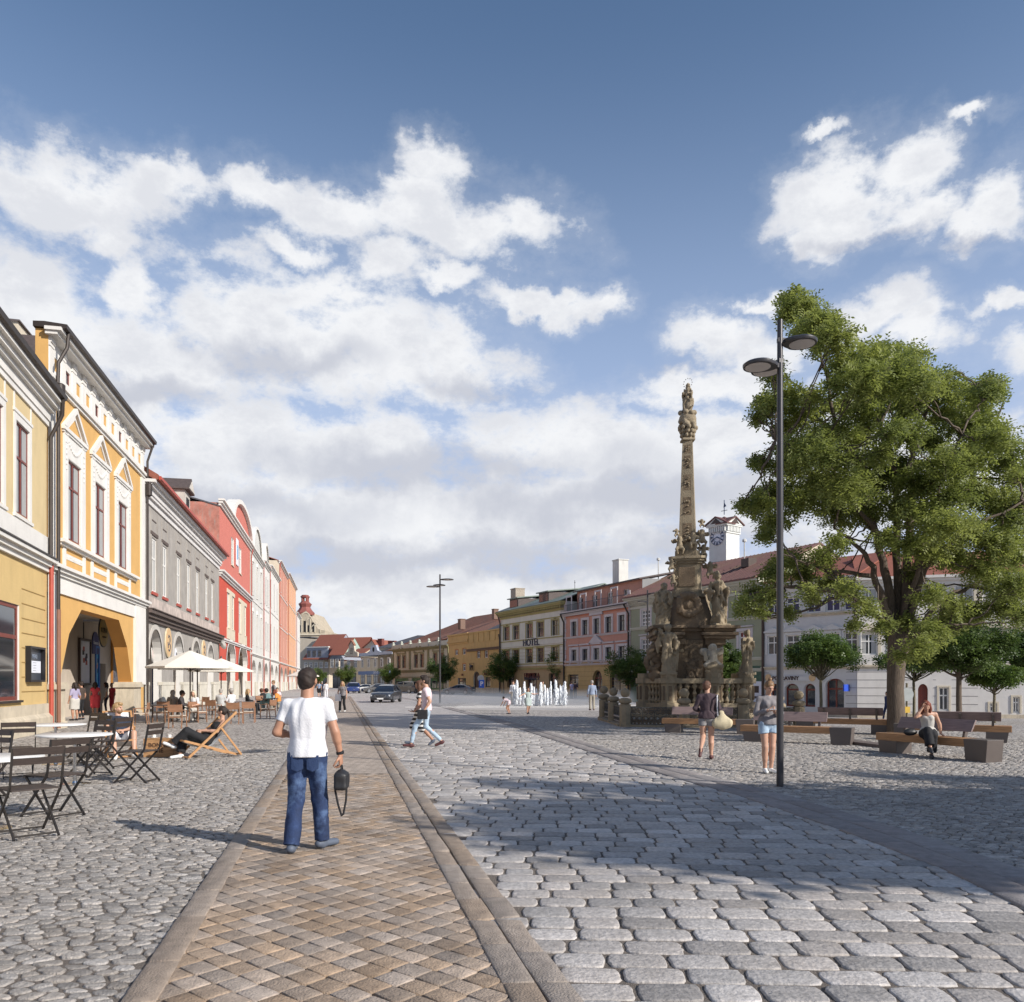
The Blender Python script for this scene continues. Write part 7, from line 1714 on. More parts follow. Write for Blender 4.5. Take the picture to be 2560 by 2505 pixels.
def wtable(r=.52, h=.75):
    t = thing('round_table', 'x', 'table', (0,0,0), 0, 'round white cafe tables'); m = MB(); m.lathe([(r-.01,h-.028),(r,h-.02),(r,h-.005),(r-.006,h)], 40, M_tw); m.obj('tabletop', None, t, smooth=True)
    m = MB(); m.tube([(0,0,.02),(0,0,h-.03)], .026, 14, M_chr); m.obj('leg', None, t, smooth=True); m = MB(); m.lathe([(.22,0),(.22,.008),(.05,.02),(.035,.05)], 28, M_chr); m.obj('base', None, t, smooth=True); return t
wt = wtable(); wt.scale = (1.1,)*3; wt.location = (-7.2, 13.5, 0); wt['label'] = 'round white table with a chrome leg in the middle of the folding chairs'
dup(wt, (-5.98, 9.35, 0), 0, 'round white table cut by the left edge beside the nearest folding chair'); dup(wt, (-9.3, 16.7, 0), 0, 'farthest round white table, in front of the yellow house')
# deck chairs
def deck():
    t = thing('deck_chair', 'x', 'deck chair', (0,0,0), 0, 'wooden deck chairs with white canvas'); w = .29
    for sg in (-1, 1):
        f = MB(); f.bar((sg*w,.55,.04),(sg*w,-.52,1.0),.035,.05,M_dk); f.obj('side_rail', None, t)
        f = MB(); f.bar((sg*(w-.045),.62,.40),(sg*(w-.045),-.55,.05),.035,.05,M_dk); f.obj('side_rail', None, t)
        f = MB(); f.bar((sg*(w+.04),-.16,.66),(sg*(w+.04),-.62,.05),.03,.04,M_dk); f.obj('prop', None, t)
    f = MB()
    for (y, z, ww) in ((.55,.04,w),(-.52,1.0,w),(.62,.40,w-.04),(-.55,.05,w-.04),(-.62,.05,w+.04)): f.bar((-ww,y,z),(ww,y,z),.032,mat=M_dk)
    f.obj('crossbar', None, t)
    pts = [(-.52,.98),(-.40,.80),(-.26,.60),(-.14,.42),(-.02,.30),(.12,.24),(.28,.25),(.45,.31),(.62,.395)]; m = MB(); vs = []; fs = []
    for y, z in pts: vs += [(-w+.05,y,z),(w-.05,y,z),(-w+.05,y,z-.006),(w-.05,y,z-.006)]
    for i in range(len(pts)-1): q = i*4; fs += [(q,q+1,q+5,q+4),(q+2,q+6,q+7,q+3)]
    m.add(vs, fs, M_canvas); m.obj('canvas', None, t, smooth='all'); return t
dc = deck(); DC1 = (-8.85, 18.5, R(-148)); DC2 = (-6.8, 18.35, R(133))
dc.location = (DC1[0], DC1[1], 0); dc.rotation_euler = (0,0,DC1[2]); dc['label'] = 'wooden deck chair in which the man in the dark polo shirt sits'
dup(dc, (DC2[0], DC2[1], 0), DC2[2], 'wooden deck chair in which the woman in black sits')
cr_ = thing('wooden_crate', 'upturned wooden crate with dark print carrying two cups', 'crate', (-7.88, 18.45, 0), R(2)); M_cr = mat('crate_wood', (.38,.21,.095), .8, var=.3, scale=5, stretch=(1,9,9))
m = MB()
for z in (.01,.145,.28): m.box(-.33,.33,-.19,-.17,z,z+.125,M_cr); m.box(-.33,.33,.17,.19,z,z+.125,M_cr); m.box(-.33,-.31,-.17,.17,z,z+.125,M_cr); m.box(.31,.33,-.17,.17,z,z+.125,M_cr)
m.box(-.335,.335,-.195,.195,.406,.42,M_cr); m.obj('body', None, cr_)
M_pr = mat('crate_print', (.10,.05,.025), .9, var=.1)
text('BONNE', .13, M_pr, cr_, (0,-.193,.27), ext=.001, off=.004); text('VIE', .13, M_pr, cr_, (.02,-.193,.15), ext=.001, off=.004)
for i, x in enumerate((-.18,.17)):
    c = thing('coffee_cup', ('white coffee cup on its saucer at the left end of the crate','white coffee cup on its saucer at the right end of the crate')[i], 'cup', (-7.88+x, 18.45+.01, .42)); m = MB(); m.lathe([(.03,.012),(.04,.03),(.045,.075),(.042,.075),(.036,.03)], 16, M_tw); m.obj('cup', None, c, smooth=True); m = MB(); m.lathe([(.03,0),(.075,.012),(.075,.016),(.03,.01)], 20, M_tw); m.obj('saucer', None, c, smooth=True)
# cafe armchairs and tables
def armchair():
    t = thing('cafe_chair', 'x', 'chair', (0,0,0), 0, 'walnut cafe armchairs'); m = MB(); m.box(-.235,.235,-.2,.24,.43,.47,M_cs); m.obj('seat', None, t, bevel=.012)
    for sg in (-1, 1):
        m = MB(); m.bar((sg*.25,.24,0),(sg*.24,.22,.64),.035,.03,M_cw); m.obj('leg', None, t); m = MB(); m.bar((sg*.23,-.28,0),(sg*.235,-.22,.45),.035,.03,M_cw); m.bar((sg*.235,-.22,.45),(sg*.24,-.29,.88),.035,.03,M_cw); m.obj('leg', None, t)
        m = MB(); m.bar((sg*.24,.24,.64),(sg*.24,-.26,.66),.045,.022,M_cw); m.obj('armrest', None, t)
    m = MB(); m.prism([(-.26,.64),(-.2,.59),(.2,.59),(.26,.64),(.26,.86),(-.26,.86)], -.30, -.275, M_cw); m.obj('backrest', None, t, bevel=.006); m = MB(); m.box(-.23,.23,-.22,-.19,.38,.42,M_cw); m.box(-.23,.23,.2,.23,.38,.42,M_cw); m.obj('seat_frame', None, t); return t
ac = armchair()
AC = [(444,1820,PI*1.02,'walnut cafe chair with its back to the viewer left of the parasol pole'),(352,1812,-1.3,'dark backed cafe chair at the left end of the cafe tables'),(402,1806,.1,'walnut cafe chair behind the first cafe table'),
      (495,1806,1.2,'walnut cafe chair right of the nearest parasol pole'),(535,1797,PI*.93,'walnut cafe chair in the middle of the terrace with its back to the viewer'),(588,1810,PI,'walnut cafe chair directly behind the woman in black'),
      (622,1806,PI*1.08,'walnut cafe chair right of the one behind the woman in black'),(670,1796,-1.9,'empty orange brown cafe chair at the right end of the terrace'),(430,1796,.3,'walnut cafe chair on the far side of the first table'),(560,1780,.1,'walnut cafe chair at the table of the two guests in white'),(655,1776,.9,'walnut cafe chair of the blonde guest'),(505,1782,-.4,'walnut cafe chair in the second row of the terrace')]
for i, (x, y, a, lab) in enumerate(AC):
    p = G(x, y); a = a+PI
    if i == 0: ac.location = p; ac.rotation_euler = (0,0,a); ac['label'] = lab
    else: dup(ac, p, a, lab)
ct = thing('cafe_table', 'dark square cafe table at the left end of the terrace', 'table', G(395, 1808), .1, 'dark square cafe tables'); m = MB(); m.box(-.4,.4,-.4,.4,.72,.745,M_btm); m.obj('tabletop', None, ct, bevel=.005)
for sx in (-1, 1):
    for sy in (-1, 1): m = MB(); m.bar((sx*.36,sy*.36,0),(sx*.32,sy*.32,.72),.03,mat=M_fm); m.obj('leg', None, ct)
for x, y, lab in ((470,1802,'dark square cafe table beside the nearest parasol pole'),(545,1786,'dark square cafe table in front of the guest in the striped shirt'),(610,1793,'long pale cafe table near the blonde guest'),(675,1778,'cafe table of the group at the end of the terrace')): dup(ct, G(x, y), .1, lab)
# parasols
M_par = mat('cream_canvas', (.74,.70,.62), .85, var=.03); 
def parasol():
    t = thing('parasol', 'x', 'parasol', (0,0,0), 0, 'cream parasols over the cafe terrace'); m = MB(); m.tube([(0,0,.05),(0,0,3.02)], .028, 10, M_dkwood); m.obj('pole', None, t, smooth=True); m = MB(); m.lathe([(.3,0),(.3,.05),(.06,.08),(.04,.2)], 20, M_fm); m.obj('base', None, t)
    m = MB(); R0 = 1.75; n = 8; vs = [(0,0,3.0)]; fs = []
    for k in range(n): a = 2*PI*k/n+PI/8; vs.append((R0*math.cos(a), R0*math.sin(a), 2.32))
    for k in range(n): fs.append((0, 1+k, 1+(k+1) % n))
    b0 = len(vs)
    for k in range(n): a = 2*PI*k/n+PI/8; vs.append((R0*math.cos(a)*1.0, R0*math.sin(a), 2.24))
    for k in range(n): fs.append((1+k, b0+k, b0+(k+1) % n, 1+(k+1) % n))
    vs.append((0,0,2.985)); c = len(vs)-1
    for k in range(n): a = 2*PI*k/n+PI/8; vs.append((R0*.995*math.cos(a), R0*.995*math.sin(a), 2.305))
    for k in range(n): fs.append((c, c+1+(k+1) % n, c+1+k))
    m.add(vs, fs, M_par); m.obj('canopy', None, t); m = MB(); m.lathe([(.0,3.0),(.06,3.03),(.035,3.1),(0,3.14)], 10, M_fm); m.obj('finial', None, t)
    for k in range(8): a = 2*PI*k/n+PI/8; m = MB(); m.bar((0.03*math.cos(a),.03*math.sin(a),2.95),(R0*.98*math.cos(a),R0*.98*math.sin(a),2.29),.016,mat=M_dkwood); m.bar((.03*math.cos(a),.03*math.sin(a),2.15),(R0*.5*math.cos(a),R0*.5*math.sin(a),2.60),.014,mat=M_dkwood); m.obj('rib', None, t)
    return t
pr_ = parasol(); p = G(475.4, 1805.5); pr_.location = p; pr_.rotation_euler = (0,0,.2); pr_['label'] = 'nearest cream parasol, its dark pole between the cafe tables'
p = G(493.4, 1797); dup(pr_, p, .5, 'cream parasol half hidden just behind the nearest one'); p = Pt(552.8, 1705, 45.6); dup(pr_, (p.x, p.y, 0), .1, 'cream parasol in front of the red house'); p = Pt(757, 1705, 85); dup(pr_, (p.x, p.y, 0), .3, 'far parasol beyond the man in the white T-shirt')

# ================================================================ SIGNS, FOUNTAIN
t = thing('parking_sign', 'blue parking sign on a pole under a round grey sign', 'road sign', (*RP(1204, 104), 0)); m = MB(); m.tube([(0,.05,0),(0,.05,2.5)], .04, 8, M_chr); m.obj('pole', None, t)
m = MB(); m.box(-.34,.34,-.02,.02,.95,1.95,mat('sign_blue',(.02,.12,.55),.4,var=0)); m.obj('panel', None, t); m = MB(); m.lathe([(.42,-.015),(.42,.015)], 24, mat('sign_grey',(.36,.38,.37),.4,var=.1)); m.obj('round_panel', None, t, loc=(-.1,.03,2.15), rot=(R(90),0,0)); text('P', .75, mat('sign_white',(.8,.8,.8),.4,var=0), t, (0,-.03,1.45), ext=.005, off=.02)
t = thing('road_sign', 'round sign with a yellow box on a post left of the brown door', 'road sign', (*RP(2268, 40), gz(*RP(2268,40)))); m = MB(); m.tube([(.0,.05,0),(0,.05,2.0)], .05, 8, M_bark2); m.obj('pole', None, t); m = MB(); m.lathe([(.33,-.015),(.33,.015)], 24, mat('sign_grey')); m.obj('round_panel', None, t, loc=(-.02,0,1.45), rot=(R(90),0,0)); m = MB(); m.box(-.12,.12,-.05,.05,.55,.85,mat('yellow_box',(.6,.38,.05),.5)); m.obj('box', None, t)
M_foam = bpy.data.materials.new('water_foam'); M_foam.use_nodes = True; b_ = M_foam.node_tree.nodes['Principled BSDF']; b_.inputs['Base Color'].default_value = (.82,.85,.88,1); b_.inputs['Roughness'].default_value = .25; b_.inputs['Subsurface Weight'].default_value = .0
fn = thing('fountain', 'ground fountain of white foaming jets rising from the pale paving', 'fountain', (*RP(1350, 58), .02))
fY = 58
for i, (x, top, w) in enumerate(((1292,1703,5),(1311,1707,4.5),(1328,1711,4.5),(1352,1709,5),(1362,1715,3),(1377,1707,2.5),(1389,1702,5),(1401,1716,4),(1412,1706,5.5),(1300,1722,3),(1320,1724,3),(1341,1725,3),(1368,1723,3),(1395,1722,3),(1335,1720,2.5),(1285,1716,4),(1407,1716,3),(1374,1722,2.5))):
    r = np.random.default_rng(i); dy = r.uniform(-2.5, 3.0); H = EYE+(HY-top)/F*(fY+dy); X = (x-CX)/F*(fY+dy)-fn.location.x; k = w/F*fY
    V = []; Fq = []; cnt = 0; m = MB()
    n = int(150+H*230)
    for j in range(n):
        z = H*(r.random()**.8); rad_ = k*(.5+1.3*(1-z/H)*r.random()+.25*math.sin(PI*z/H)); a = r.uniform(0, 2*PI); q = r.uniform(.012,.035); L = q*r.uniform(1.2,4)
        m.lathe([(0,-L),(q*.8,-L*.5),(q,0),(q*.6,L*.6),(0,L)], 5, M_foam, c=(rad_*math.cos(a)*r.random(), rad_*math.sin(a)*r.random(), max(L, z)))
    m.lathe([(k*.10,0),(k*.10,H*.5),(k*.16,H*.82),(k*.10,H*.95),(0.01,H)], 8, M_foam)
    m.obj('jet', None, fn, smooth='all', loc=(X, dy, 0))
m = MB()
for i in range(3): m.bar((-9+i*2.2,-4+i*1.8,.0),(5+i,-4+i*1.8,.0),.12,.02,M_tw)
m.obj('nozzle_channel', None, fn)
mm = bpy.data.materials.new('mist'); mm.use_nodes = True; q = mm.node_tree; q.nodes.clear(); ou = q.nodes.new('ShaderNodeOutputMaterial'); pv = q.nodes.new('ShaderNodeVolumePrincipled'); pv.inputs['Color'].default_value = (.95,.97,1,1); pv.inputs['Anisotropy'].default_value = .3
tx = q.nodes.new('ShaderNodeTexCoord'); nn_ = q.nodes.new('ShaderNodeTexNoise'); nn_.inputs['Scale'].default_value = .55; nn_.inputs['Detail'].default_value = 4; q.links.new(tx.outputs['Object'], nn_.inputs['Vector'])
sx_ = q.nodes.new('ShaderNodeSeparateXYZ'); q.links.new(tx.outputs['Object'], sx_.inputs[0])
r1 = q.nodes.new('ShaderNodeMapRange'); r1.inputs[1].default_value = .36; r1.inputs[2].default_value = .70; r1.inputs[4].default_value = .17; q.links.new(nn_.outputs['Fac'], r1.inputs[0])
r2 = q.nodes.new('ShaderNodeMapRange'); r2.inputs[1].default_value = .1; r2.inputs[2].default_value = 1.15; r2.inputs[3].default_value = 1; r2.inputs[4].default_value = 0; q.links.new(sx_.outputs[2], r2.inputs[0])
r3 = q.nodes.new('ShaderNodeMath'); r3.operation = 'MULTIPLY'; q.links.new(r1.outputs[0], r3.inputs[0]); q.links.new(r2.outputs[0], r3.inputs[1]); q.links.new(r3.outputs[0], pv.inputs['Density']); q.links.new(pv.outputs[0], ou.inputs['Volume'])
mb = MB(); mb.prismz([(-5.5,54),(7,53),(9.5,60),(9.5,74),(-6,74),(-7.5,60)], .03, 1.55, mm); tag(mb.obj('mist'), 'low drifting fountain mist', kind='stuff')
# ================================================================ PEOPLE
def skin(n, c): return mat('skin_'+n, c, .5, var=.06, scale=8, spec=.4)
SK1 = skin('light', (.50,.29,.20)); SK2 = skin('tan', (.40,.21,.135)); SK3 = skin('brown', (.13,.065,.04))
H_dk = mat('hair_dark_brown', (.022,.013,.009), .7, var=.4, scale=40, stretch=(1,1,.2)); H_br = mat('hair_brown', (.10,.045,.025), .7, var=.4, scale=40, stretch=(1,1,.2)); H_bl = mat('hair_blond', (.36,.23,.11), .5, var=.35, scale=40, stretch=(1,1,.2)); H_rd = mat('hair_auburn', (.17,.04,.018), .7, var=.4, scale=40, stretch=(1,1,.2)); H_gr = mat('hair_grey', (.32,.29,.26), .6, var=.3, scale=40); H_lb = mat('hair_light_brown', (.20,.11,.05), .5, var=.35, scale=40, stretch=(1,1,.2))
def cloth(n, c=(.1,.1,.1), **k): 
    k.setdefault('var', .08); k.setdefault('scale', 6); k.setdefault('bump', .25); k.setdefault('bscale', 60); return mat('cloth_'+n, c, .85, **k)
C_w = cloth('white', (.68,.68,.70)); C_blk = cloth('black', (.012,.012,.014)); C_nvy = cloth('navy', (.02,.028,.05)); C_pk = cloth('pale_pink', (.66,.54,.57)); C_gry = cloth('grey_knit', (.20,.185,.19)); C_plum = cloth('plum', (.055,.035,.042)); C_lg = cloth('light_grey', (.48,.46,.42)); C_tq = cloth('blue_grey', (.25,.30,.40)); C_red = cloth('coral_red', (.60,.06,.08)); C_or = cloth('orange', (.55,.22,.05)); C_teal = cloth('teal', (.13,.21,.21)); C_lil = cloth('lilac', (.33,.30,.42)); C_kh = cloth('khaki', (.30,.27,.22)); C_mint = cloth('mint_grey', (.36,.42,.40)); C_gs = cloth('grey_shorts', (.23,.22,.22)); C_brn = cloth('dark_brown', (.06,.04,.03))
C_jean = cloth('blue_denim', (.016,.034,.095), var=.45, scale=7, dirt=(.13,.21,.37), dirtamt=1, dirtscale=3.4); C_jl = cloth('light_denim', (.36,.47,.58), var=.2, scale=7, dirt=(.6,.68,.75), dirtamt=.6, dirtscale=5)
def stripes(name, a, b, f, tilt=0.0):
    m = bpy.data.materials.new(name); m.use_nodes = True; t = m.node_tree; n = t.nodes; L = t.links; bs = n['Principled BSDF']; tcn = n.new('ShaderNodeTexCoord'); sp = n.new('ShaderNodeSeparateXYZ'); L.new(tcn.outputs['Object'], sp.inputs[0])
    mm_ = n.new('ShaderNodeMath'); mm_.operation = 'MULTIPLY'; mm_.inputs[1].default_value = f; L.new(sp.outputs[2], mm_.inputs[0]); fr = n.new('ShaderNodeMath'); fr.operation = 'FRACT'; L.new(mm_.outputs[0], fr.inputs[0]); g_ = n.new('ShaderNodeMath'); g_.operation = 'GREATER_THAN'; g_.inputs[1].default_value = .55; L.new(fr.outputs[0], g_.inputs[0])
    mx = n.new('ShaderNodeMix'); mx.data_type = 'RGBA'; mx.inputs['A'].default_value = (*a, 1); mx.inputs['B'].default_value = (*b, 1); L.new(g_.outputs[0], mx.inputs['Factor']); L.new(mx.outputs['Result'], bs.inputs['Base Color']); bs.inputs['Roughness'].default_value = .85; return m
C_str = stripes('cloth_black_white_stripe', (.015,.015,.018), (.68,.67,.64), 9.0); C_str2 = stripes('cloth_grey_stripe', (.66,.66,.64), (.22,.22,.23), 16.0)
S_wh = mat('white_sneaker', (.74,.74,.72), .5, var=.05); S_dk = mat('dark_shoe', (.03,.03,.035), .5); S_gb = mat('grey_blue_sneaker', (.09,.11,.15), .6); S_rd = mat('maroon_shoe', (.09,.03,.03), .6)
M_eye = mat('eye_dark', (.02,.012,.01), .2, var=0); M_lip = mat('lip', (.36,.12,.09), .5, var=0)

def A(*p): return np.array(p, float)
def frame(d, up=(0,0,1)):
    d = np.array(d, float); d /= np.linalg.norm(d); u = np.array(up, float); x = np.cross(d, u)
    if np.linalg.norm(x) < 1e-3: x = np.array([1., 0, 0])
    x /= np.linalg.norm(x); return x, d, np.cross(x, d)
def hand_sdf(w, d, n, k, side, curl=.5, spread=1.0, h=.0065):
    """palm and five fingers from wrist w along d; n = direction the palm faces; side = +1 right hand"""
    w = A(*w); d = A(*d)/np.linalg.norm(d); n = A(*n); n = n-d*(n@d); n /= np.linalg.norm(n); s_ = np.cross(d, n)*side      # towards the little finger
    s = SDF(w-.2*k, w+.2*k, h)
    for q in (-.028, -.01, .01, .028): s.chain([w+s_*q*.6*k, w+d*.085*k+s_*q*k], [.017*k, .0135*k], .012)
    for i, (q, L) in enumerate(((-.031,.070),(-.010,.080),(.011,.074),(.031,.058))):
        a = w+d*.085*k+s_*q*k; dd = d*1.0+s_*q*1.5*spread; c1, c2 = curl*.6, curl*1.5
        b = a+(dd*math.cos(c1)+n*math.sin(c1))*L*.45*k; c = b+(dd*math.cos(c2)+n*math.sin(c2))*L*.33*k; e = c+(dd*math.cos(c2*1.35)+n*math.sin(c2*1.35))*L*.24*k
        s.chain([a, b, c, e], [.0098*k, .009*k, .0083*k, .0072*k], .004)
    a = w+d*.02*k-s_*.022*k+n*.006*k; b = a+(d*.55-s_*.75+n*.35)*.042*k; c = b+(d*.85-s_*.25+n*(.3+curl*.3))*.034*k; e = c+(d*.9-s_*.0+n*(.3+curl*.5))*.024*k
    s.chain([a, b, c, e], [.0155*k, .0125*k, .0105*k, .0085*k], .008); return s

STAND = dict(pel=(0,0,.95), waist=(0,0,1.09), chest=(0,.0,1.29), nb=(0,-.01,1.455), head=(0,.025,1.635), shoR=(.185,0,1.425), shoL=(-.185,0,1.425), elbR=(.24,-.03,1.13), elbL=(-.24,-.03,1.13), wriR=(.255,.06,.885), wriL=(-.255,.06,.885),
    hipR=(.092,0,.93), hipL=(-.092,0,.93), kneR=(.10,.03,.50), kneL=(-.10,.03,.50), ankR=(.10,-.02,.09), ankL=(-.10,-.02,.09), toeR=(.13,.17,.03), toeL=(-.13,.17,.03))
def pose(base=STAND, shift=(0,0,0), **k):
    q = {a: tuple(np.array(b)+np.array(shift)) for a, b in base.items()}; q.update(k); return q
def walkp(a=1.0, **k):      # right leg forward
    return pose(kneR=(.10,.22*a,.51), ankR=(.10,.33*a,.10), toeR=(.11,.50*a,.07), kneL=(-.10,-.02,.50), ankL=(-.10,-.38*a,.16), toeL=(-.11,-.27*a,.03), elbR=(.24,-.10*a,1.14), wriR=(.24,-.10*a,.90), elbL=(-.24,.04,1.13), wriL=(-.25,.20*a,.92), **k)
SIT = dict(pel=(0,0,.53), waist=(0,-.03,.66), chest=(0,-.03,.87), nb=(0,-.03,1.03), head=(0,.02,1.21), shoR=(.18,-.03,1.0), shoL=(-.18,-.03,1.0), elbR=(.24,.05,.74), elbL=(-.24,.05,.74), wriR=(.14,.27,.70), wriL=(-.14,.27,.70),
    hipR=(.095,.02,.53), hipL=(-.095,.02,.53), kneR=(.12,.44,.52), kneL=(-.12,.44,.52), ankR=(.12,.40,.09), ankL=(-.12,.40,.09), toeR=(.13,.58,.03), toeL=(-.13,.58,.03))
DECK = dict(pel=(0,.06,.38), waist=(0,-.08,.50), chest=(0,-.22,.68), nb=(0,-.33,.85), head=(0,-.33,1.04), shoR=(.185,-.30,.82), shoL=(-.185,-.30,.82), elbR=(.25,-.10,.60), elbL=(-.25,-.10,.60), wriR=(.06,.14,.56), wriL=(-.06,.14,.58),
    hipR=(.095,.08,.38), hipL=(-.095,.08,.38), kneR=(.17,.50,.50), kneL=(-.17,.50,.50), ankR=(.14,.66,.10), ankL=(-.14,.66,.10), toeR=(.17,.83,.03), toeL=(-.17,.83,.03))

def person(label, at, head, P=None, H=1.75, skinm=SK1, hair=('short', H_dk), top=('tee', C_w), bot=('trousers', C_jean), shoe=S_dk, vox=.016, yaw=0.0, pitch=0.0, fem=False, handd={}, group=None, folds=1.0, hands=True, curl=.5, fat=1.0):
    k = H/1.75; P = {a: A(*b)*k for a, b in (P or STAND).items()}
    for a in ('shoR', 'shoL'): P[a] = P[a]*A(.86 if fem else .94,1,1)-A(0,0,.03*k)
    t = thing('person', label, 'person', at, head, group); g = gz(at[0], at[1])
    allp = np.array(list(P.values())); lo = allp.min(0)-.26; hi = allp.max(0)+.28
    f = fat*k; tw = (.150 if not fem else .140)*f; cw = (.168 if not fem else .140)*f; ww = (.138 if not fem else .112)*f; hw = (.150 if not fem else .158)*f
    lf = .86 if bot[0] in ('trousers','wide','slim') else 1.0; tf = .92 if top[0] and top[0] != 'tank' else 1.0; ff = .72 if shoe else 1.0
    SCY = (1, 1.42, 1)
    s = SDF(lo, hi, vox)
    s.chain([P['pel'], P['waist'], P['chest']], [hw*.90, ww*.93*tf, cw*.95*tf], .04, sc=SCY)
    s.chain([P['shoL'], P['nb']-A(0,0,.05*k), P['shoR']], [.050*k, .068*k, .050*k], .05)
    s.chain([P['nb']-A(0,0,.03*k), P['head']-A(0,.02,.06)*k], [(.062 if not fem else .052)*f, (.057 if not fem else .047)*f], .025)
    cy, sy = math.cos(yaw), math.sin(yaw); cp_, sp_ = math.cos(pitch), math.sin(pitch)
    Rh = np.array([[cy,-sy,0],[sy,cy,0],[0,0,1]])@np.array([[1,0,0],[0,cp_,-sp_],[0,sp_,cp_]]); hc = P['head']; hk = k*(.97 if fem else 1.0)
    hp = lambda x, y, z: hc+Rh@(A(x, y, z)*hk)
    s.ell(hp(0,-.012,.025), A(.079,.096,.088)*hk, .02, Rh); s.ell(hp(0,.022,-.030), A(.058,.070,.082)*hk, .025, Rh); s.ell(hp(0,.060,-.088), A(.024,.022,.02)*hk, .03, Rh)
    s.ell(hp(0,.082,.040), A(.050,.014,.018)*hk, .015, Rh)
    s.chain([hp(0,.092,.020), hp(0,.112,-.022)], [.009*hk, .0135*hk], .010); s.ell(hp(0,.090,-.052), A(.024,.010,.009)*hk, .008, Rh)
    for e in (-1, 1): s.ell(hp(e*.084,-.003,-.004), A(.011,.022,.034)*hk, .006, Rh); s.ell(hp(e*.030,.098,.020), A(.015,.012,.011)*hk, 0, Rh, sub=True) if vox < .013 else None; s.ell(hp(e*.042,.068,-.022), A(.018,.018,.016)*hk, .02, Rh)
    for e in 'LR':
        s.chain([P['sho'+e], P['elb'+e], P['wri'+e]], [.052*f, .040*f, .027*f], .02)
        m_ = P['elb'+e]*.65+P['wri'+e]*.35; s.chain([P['elb'+e], m_], [.038*f, .040*f], .02)
        s.chain([P['hip'+e], P['kne'+e]], [.088*f*lf, .056*f*lf], .04); cal = P['kne'+e]*.66+P['ank'+e]*.34+A(0,-.018,0)*k
        s.chain([P['kne'+e], P['ank'+e]], [.054*f*lf, .036*f*lf], .02); s.chain([P['kne'+e]*.9+P['ank'+e]*.1, cal, P['ank'+e]*.6+P['kne'+e]*.4], [.045*f*lf,.056*f*lf,.042*f*lf], .03*lf)
        s.chain([P['ank'+e]-A(0,.03,.04)*k, P['toe'+e]*.8+P['ank'+e]*.2-A(0,0,.012)*k], [.034*k*ff, .030*k*ff], .03)
    parts = [s]
    for e, sd_ in (('L', -1), ('R', 1)):
        dd = P['wri'+e]-P['elb'+e]; dd /= np.linalg.norm(dd); hd = handd.get(e, None)
        d_, n_ = (A(*hd[0]), A(*hd[1])) if hd else (dd, A(-sd_,.2,0))
        if hands: parts.append(hand_sdf(P['wri'+e], d_, n_, k, sd_, curl if not hd or len(hd) < 3 else hd[2], h=.0065 if vox < .013 else .009))
        else: s.ell(P['wri'+e]+d_*.07*k, (.035*k,.03*k,.06*k), .02)
    ey = [hp(e*.031,.089,.020) for e in (-1, 1)]; lp = hp(0,.100,-.052)
    def mf(Cn, mi):
        mi = mi.copy()
        for q in ey: mi[((Cn-q)**2).sum(1) < (.0125*hk)**2] = 1
        mi[(((Cn-lp)/A(.024,.02,.007)/hk)**2).sum(1) < 1] = 2
        return mi
    body = sdfobj('body', parts, [skinm, M_eye, M_lip], t, mf if vox < .021 else None)
    # ---- top
    kind, tm = top[0], top[1]
    up = P['nb']-P['pel']; up /= np.linalg.norm(up)
    if kind:
        q = SDF(lo, hi, vox*.95); ex = .016*k; loose = 1.0
        long_ = kind in ('dress', 'longdress'); hem = P['pel']-up*(.035*k if kind != 'crop' else -.06*k)+ (A(0,0,0))
        torso = [P['pel']-up*.10*k, P['pel'], P['waist'], P['chest']]; rr = [hw+ex*2.3, hw+ex*2.2, (ww+ex*1.6) if kind != 'tank' else ww+ex*.7, cw+ex]
        q.chain(torso, rr, .05, sc=SCY, clips=())
        nbc = P['nb']
        if kind != 'tank':
            q.chain([P['shoL'], P['nb']-up*.055*k, P['shoR']], [.062*f, .084*f, .062*f], .04, clips=[(P['nb']+up*.055*k, up)])
            fr = {'tee': .62, 'dress': .35, 'polo': .6, 'long': .97, 'three': 1.5, 'jacket': 1.93, 'sweater': 1.93, 'longdress': .5, 'crop': .6}[kind]
            for e in 'LR':
                a, b, c = P['sho'+e], P['elb'+e], P['wri'+e]; r1 = .062*f if kind in ('tee', 'polo') else .057*f
                if fr <= 1: c0 = a+(b-a)*fr; q.chain([a, b], [r1, r1*.92 if kind == 'tee' else r1*.85], .03, clips=[(c0, b-a)])
                else: q.chain([a, b], [r1, .052*f], .03); c0 = b+(c-b)*(fr-1); q.chain([b, c], [.052*f, .040*f if kind != 'three' else .06*f], .02, clips=[(c0, c-b)])
        else:
            q.chain([P['shoL']*.62+P['shoR']*.38-up*.02*k, P['chest']], [.034*k, cw*.75], .05); q.chain([P['shoR']*.62+P['shoL']*.38-up*.02*k, P['chest']], [.034*k, cw*.75], .05)
            q.ell(P['nb']+A(0,.06,-.02)*k, A(.07,.10,.10)*k, 0, sub=True)
        if fem and vox < .02:
            for e in (-1, 1): q.ell(P['chest']+A(e*.065,.075,.02)*k, A(.06,.055,.06)*k, .03); 
        if long_:
            kn = (P['kneL']+P['kneR'])/2; hm = P['pel']+(kn-P['pel'])*(.92 if kind == 'dress' else 1.5)
            for e in 'LR': q.chain([P['hip'+e], P['kne'+e]], [hw*.85, hw*.86], .08, clips=[(hm, kn-P['pel'])])
        q.noise(.006*folds*k, 26/k, len(label), vert=.16)
        if not long_:
            PP = q.P(tuple(slice(0, n__) for n__ in q.n)); q.D = np.where((np.abs(PP-hem).max(-1) < .30*k), np.maximum(q.D, (PP-hem)@(-up)), q.D).astype(np.float32)
        o = sdfobj('dress' if long_ else ('jacket' if kind == 'jacket' else 'shirt'), [q], [tm], t)
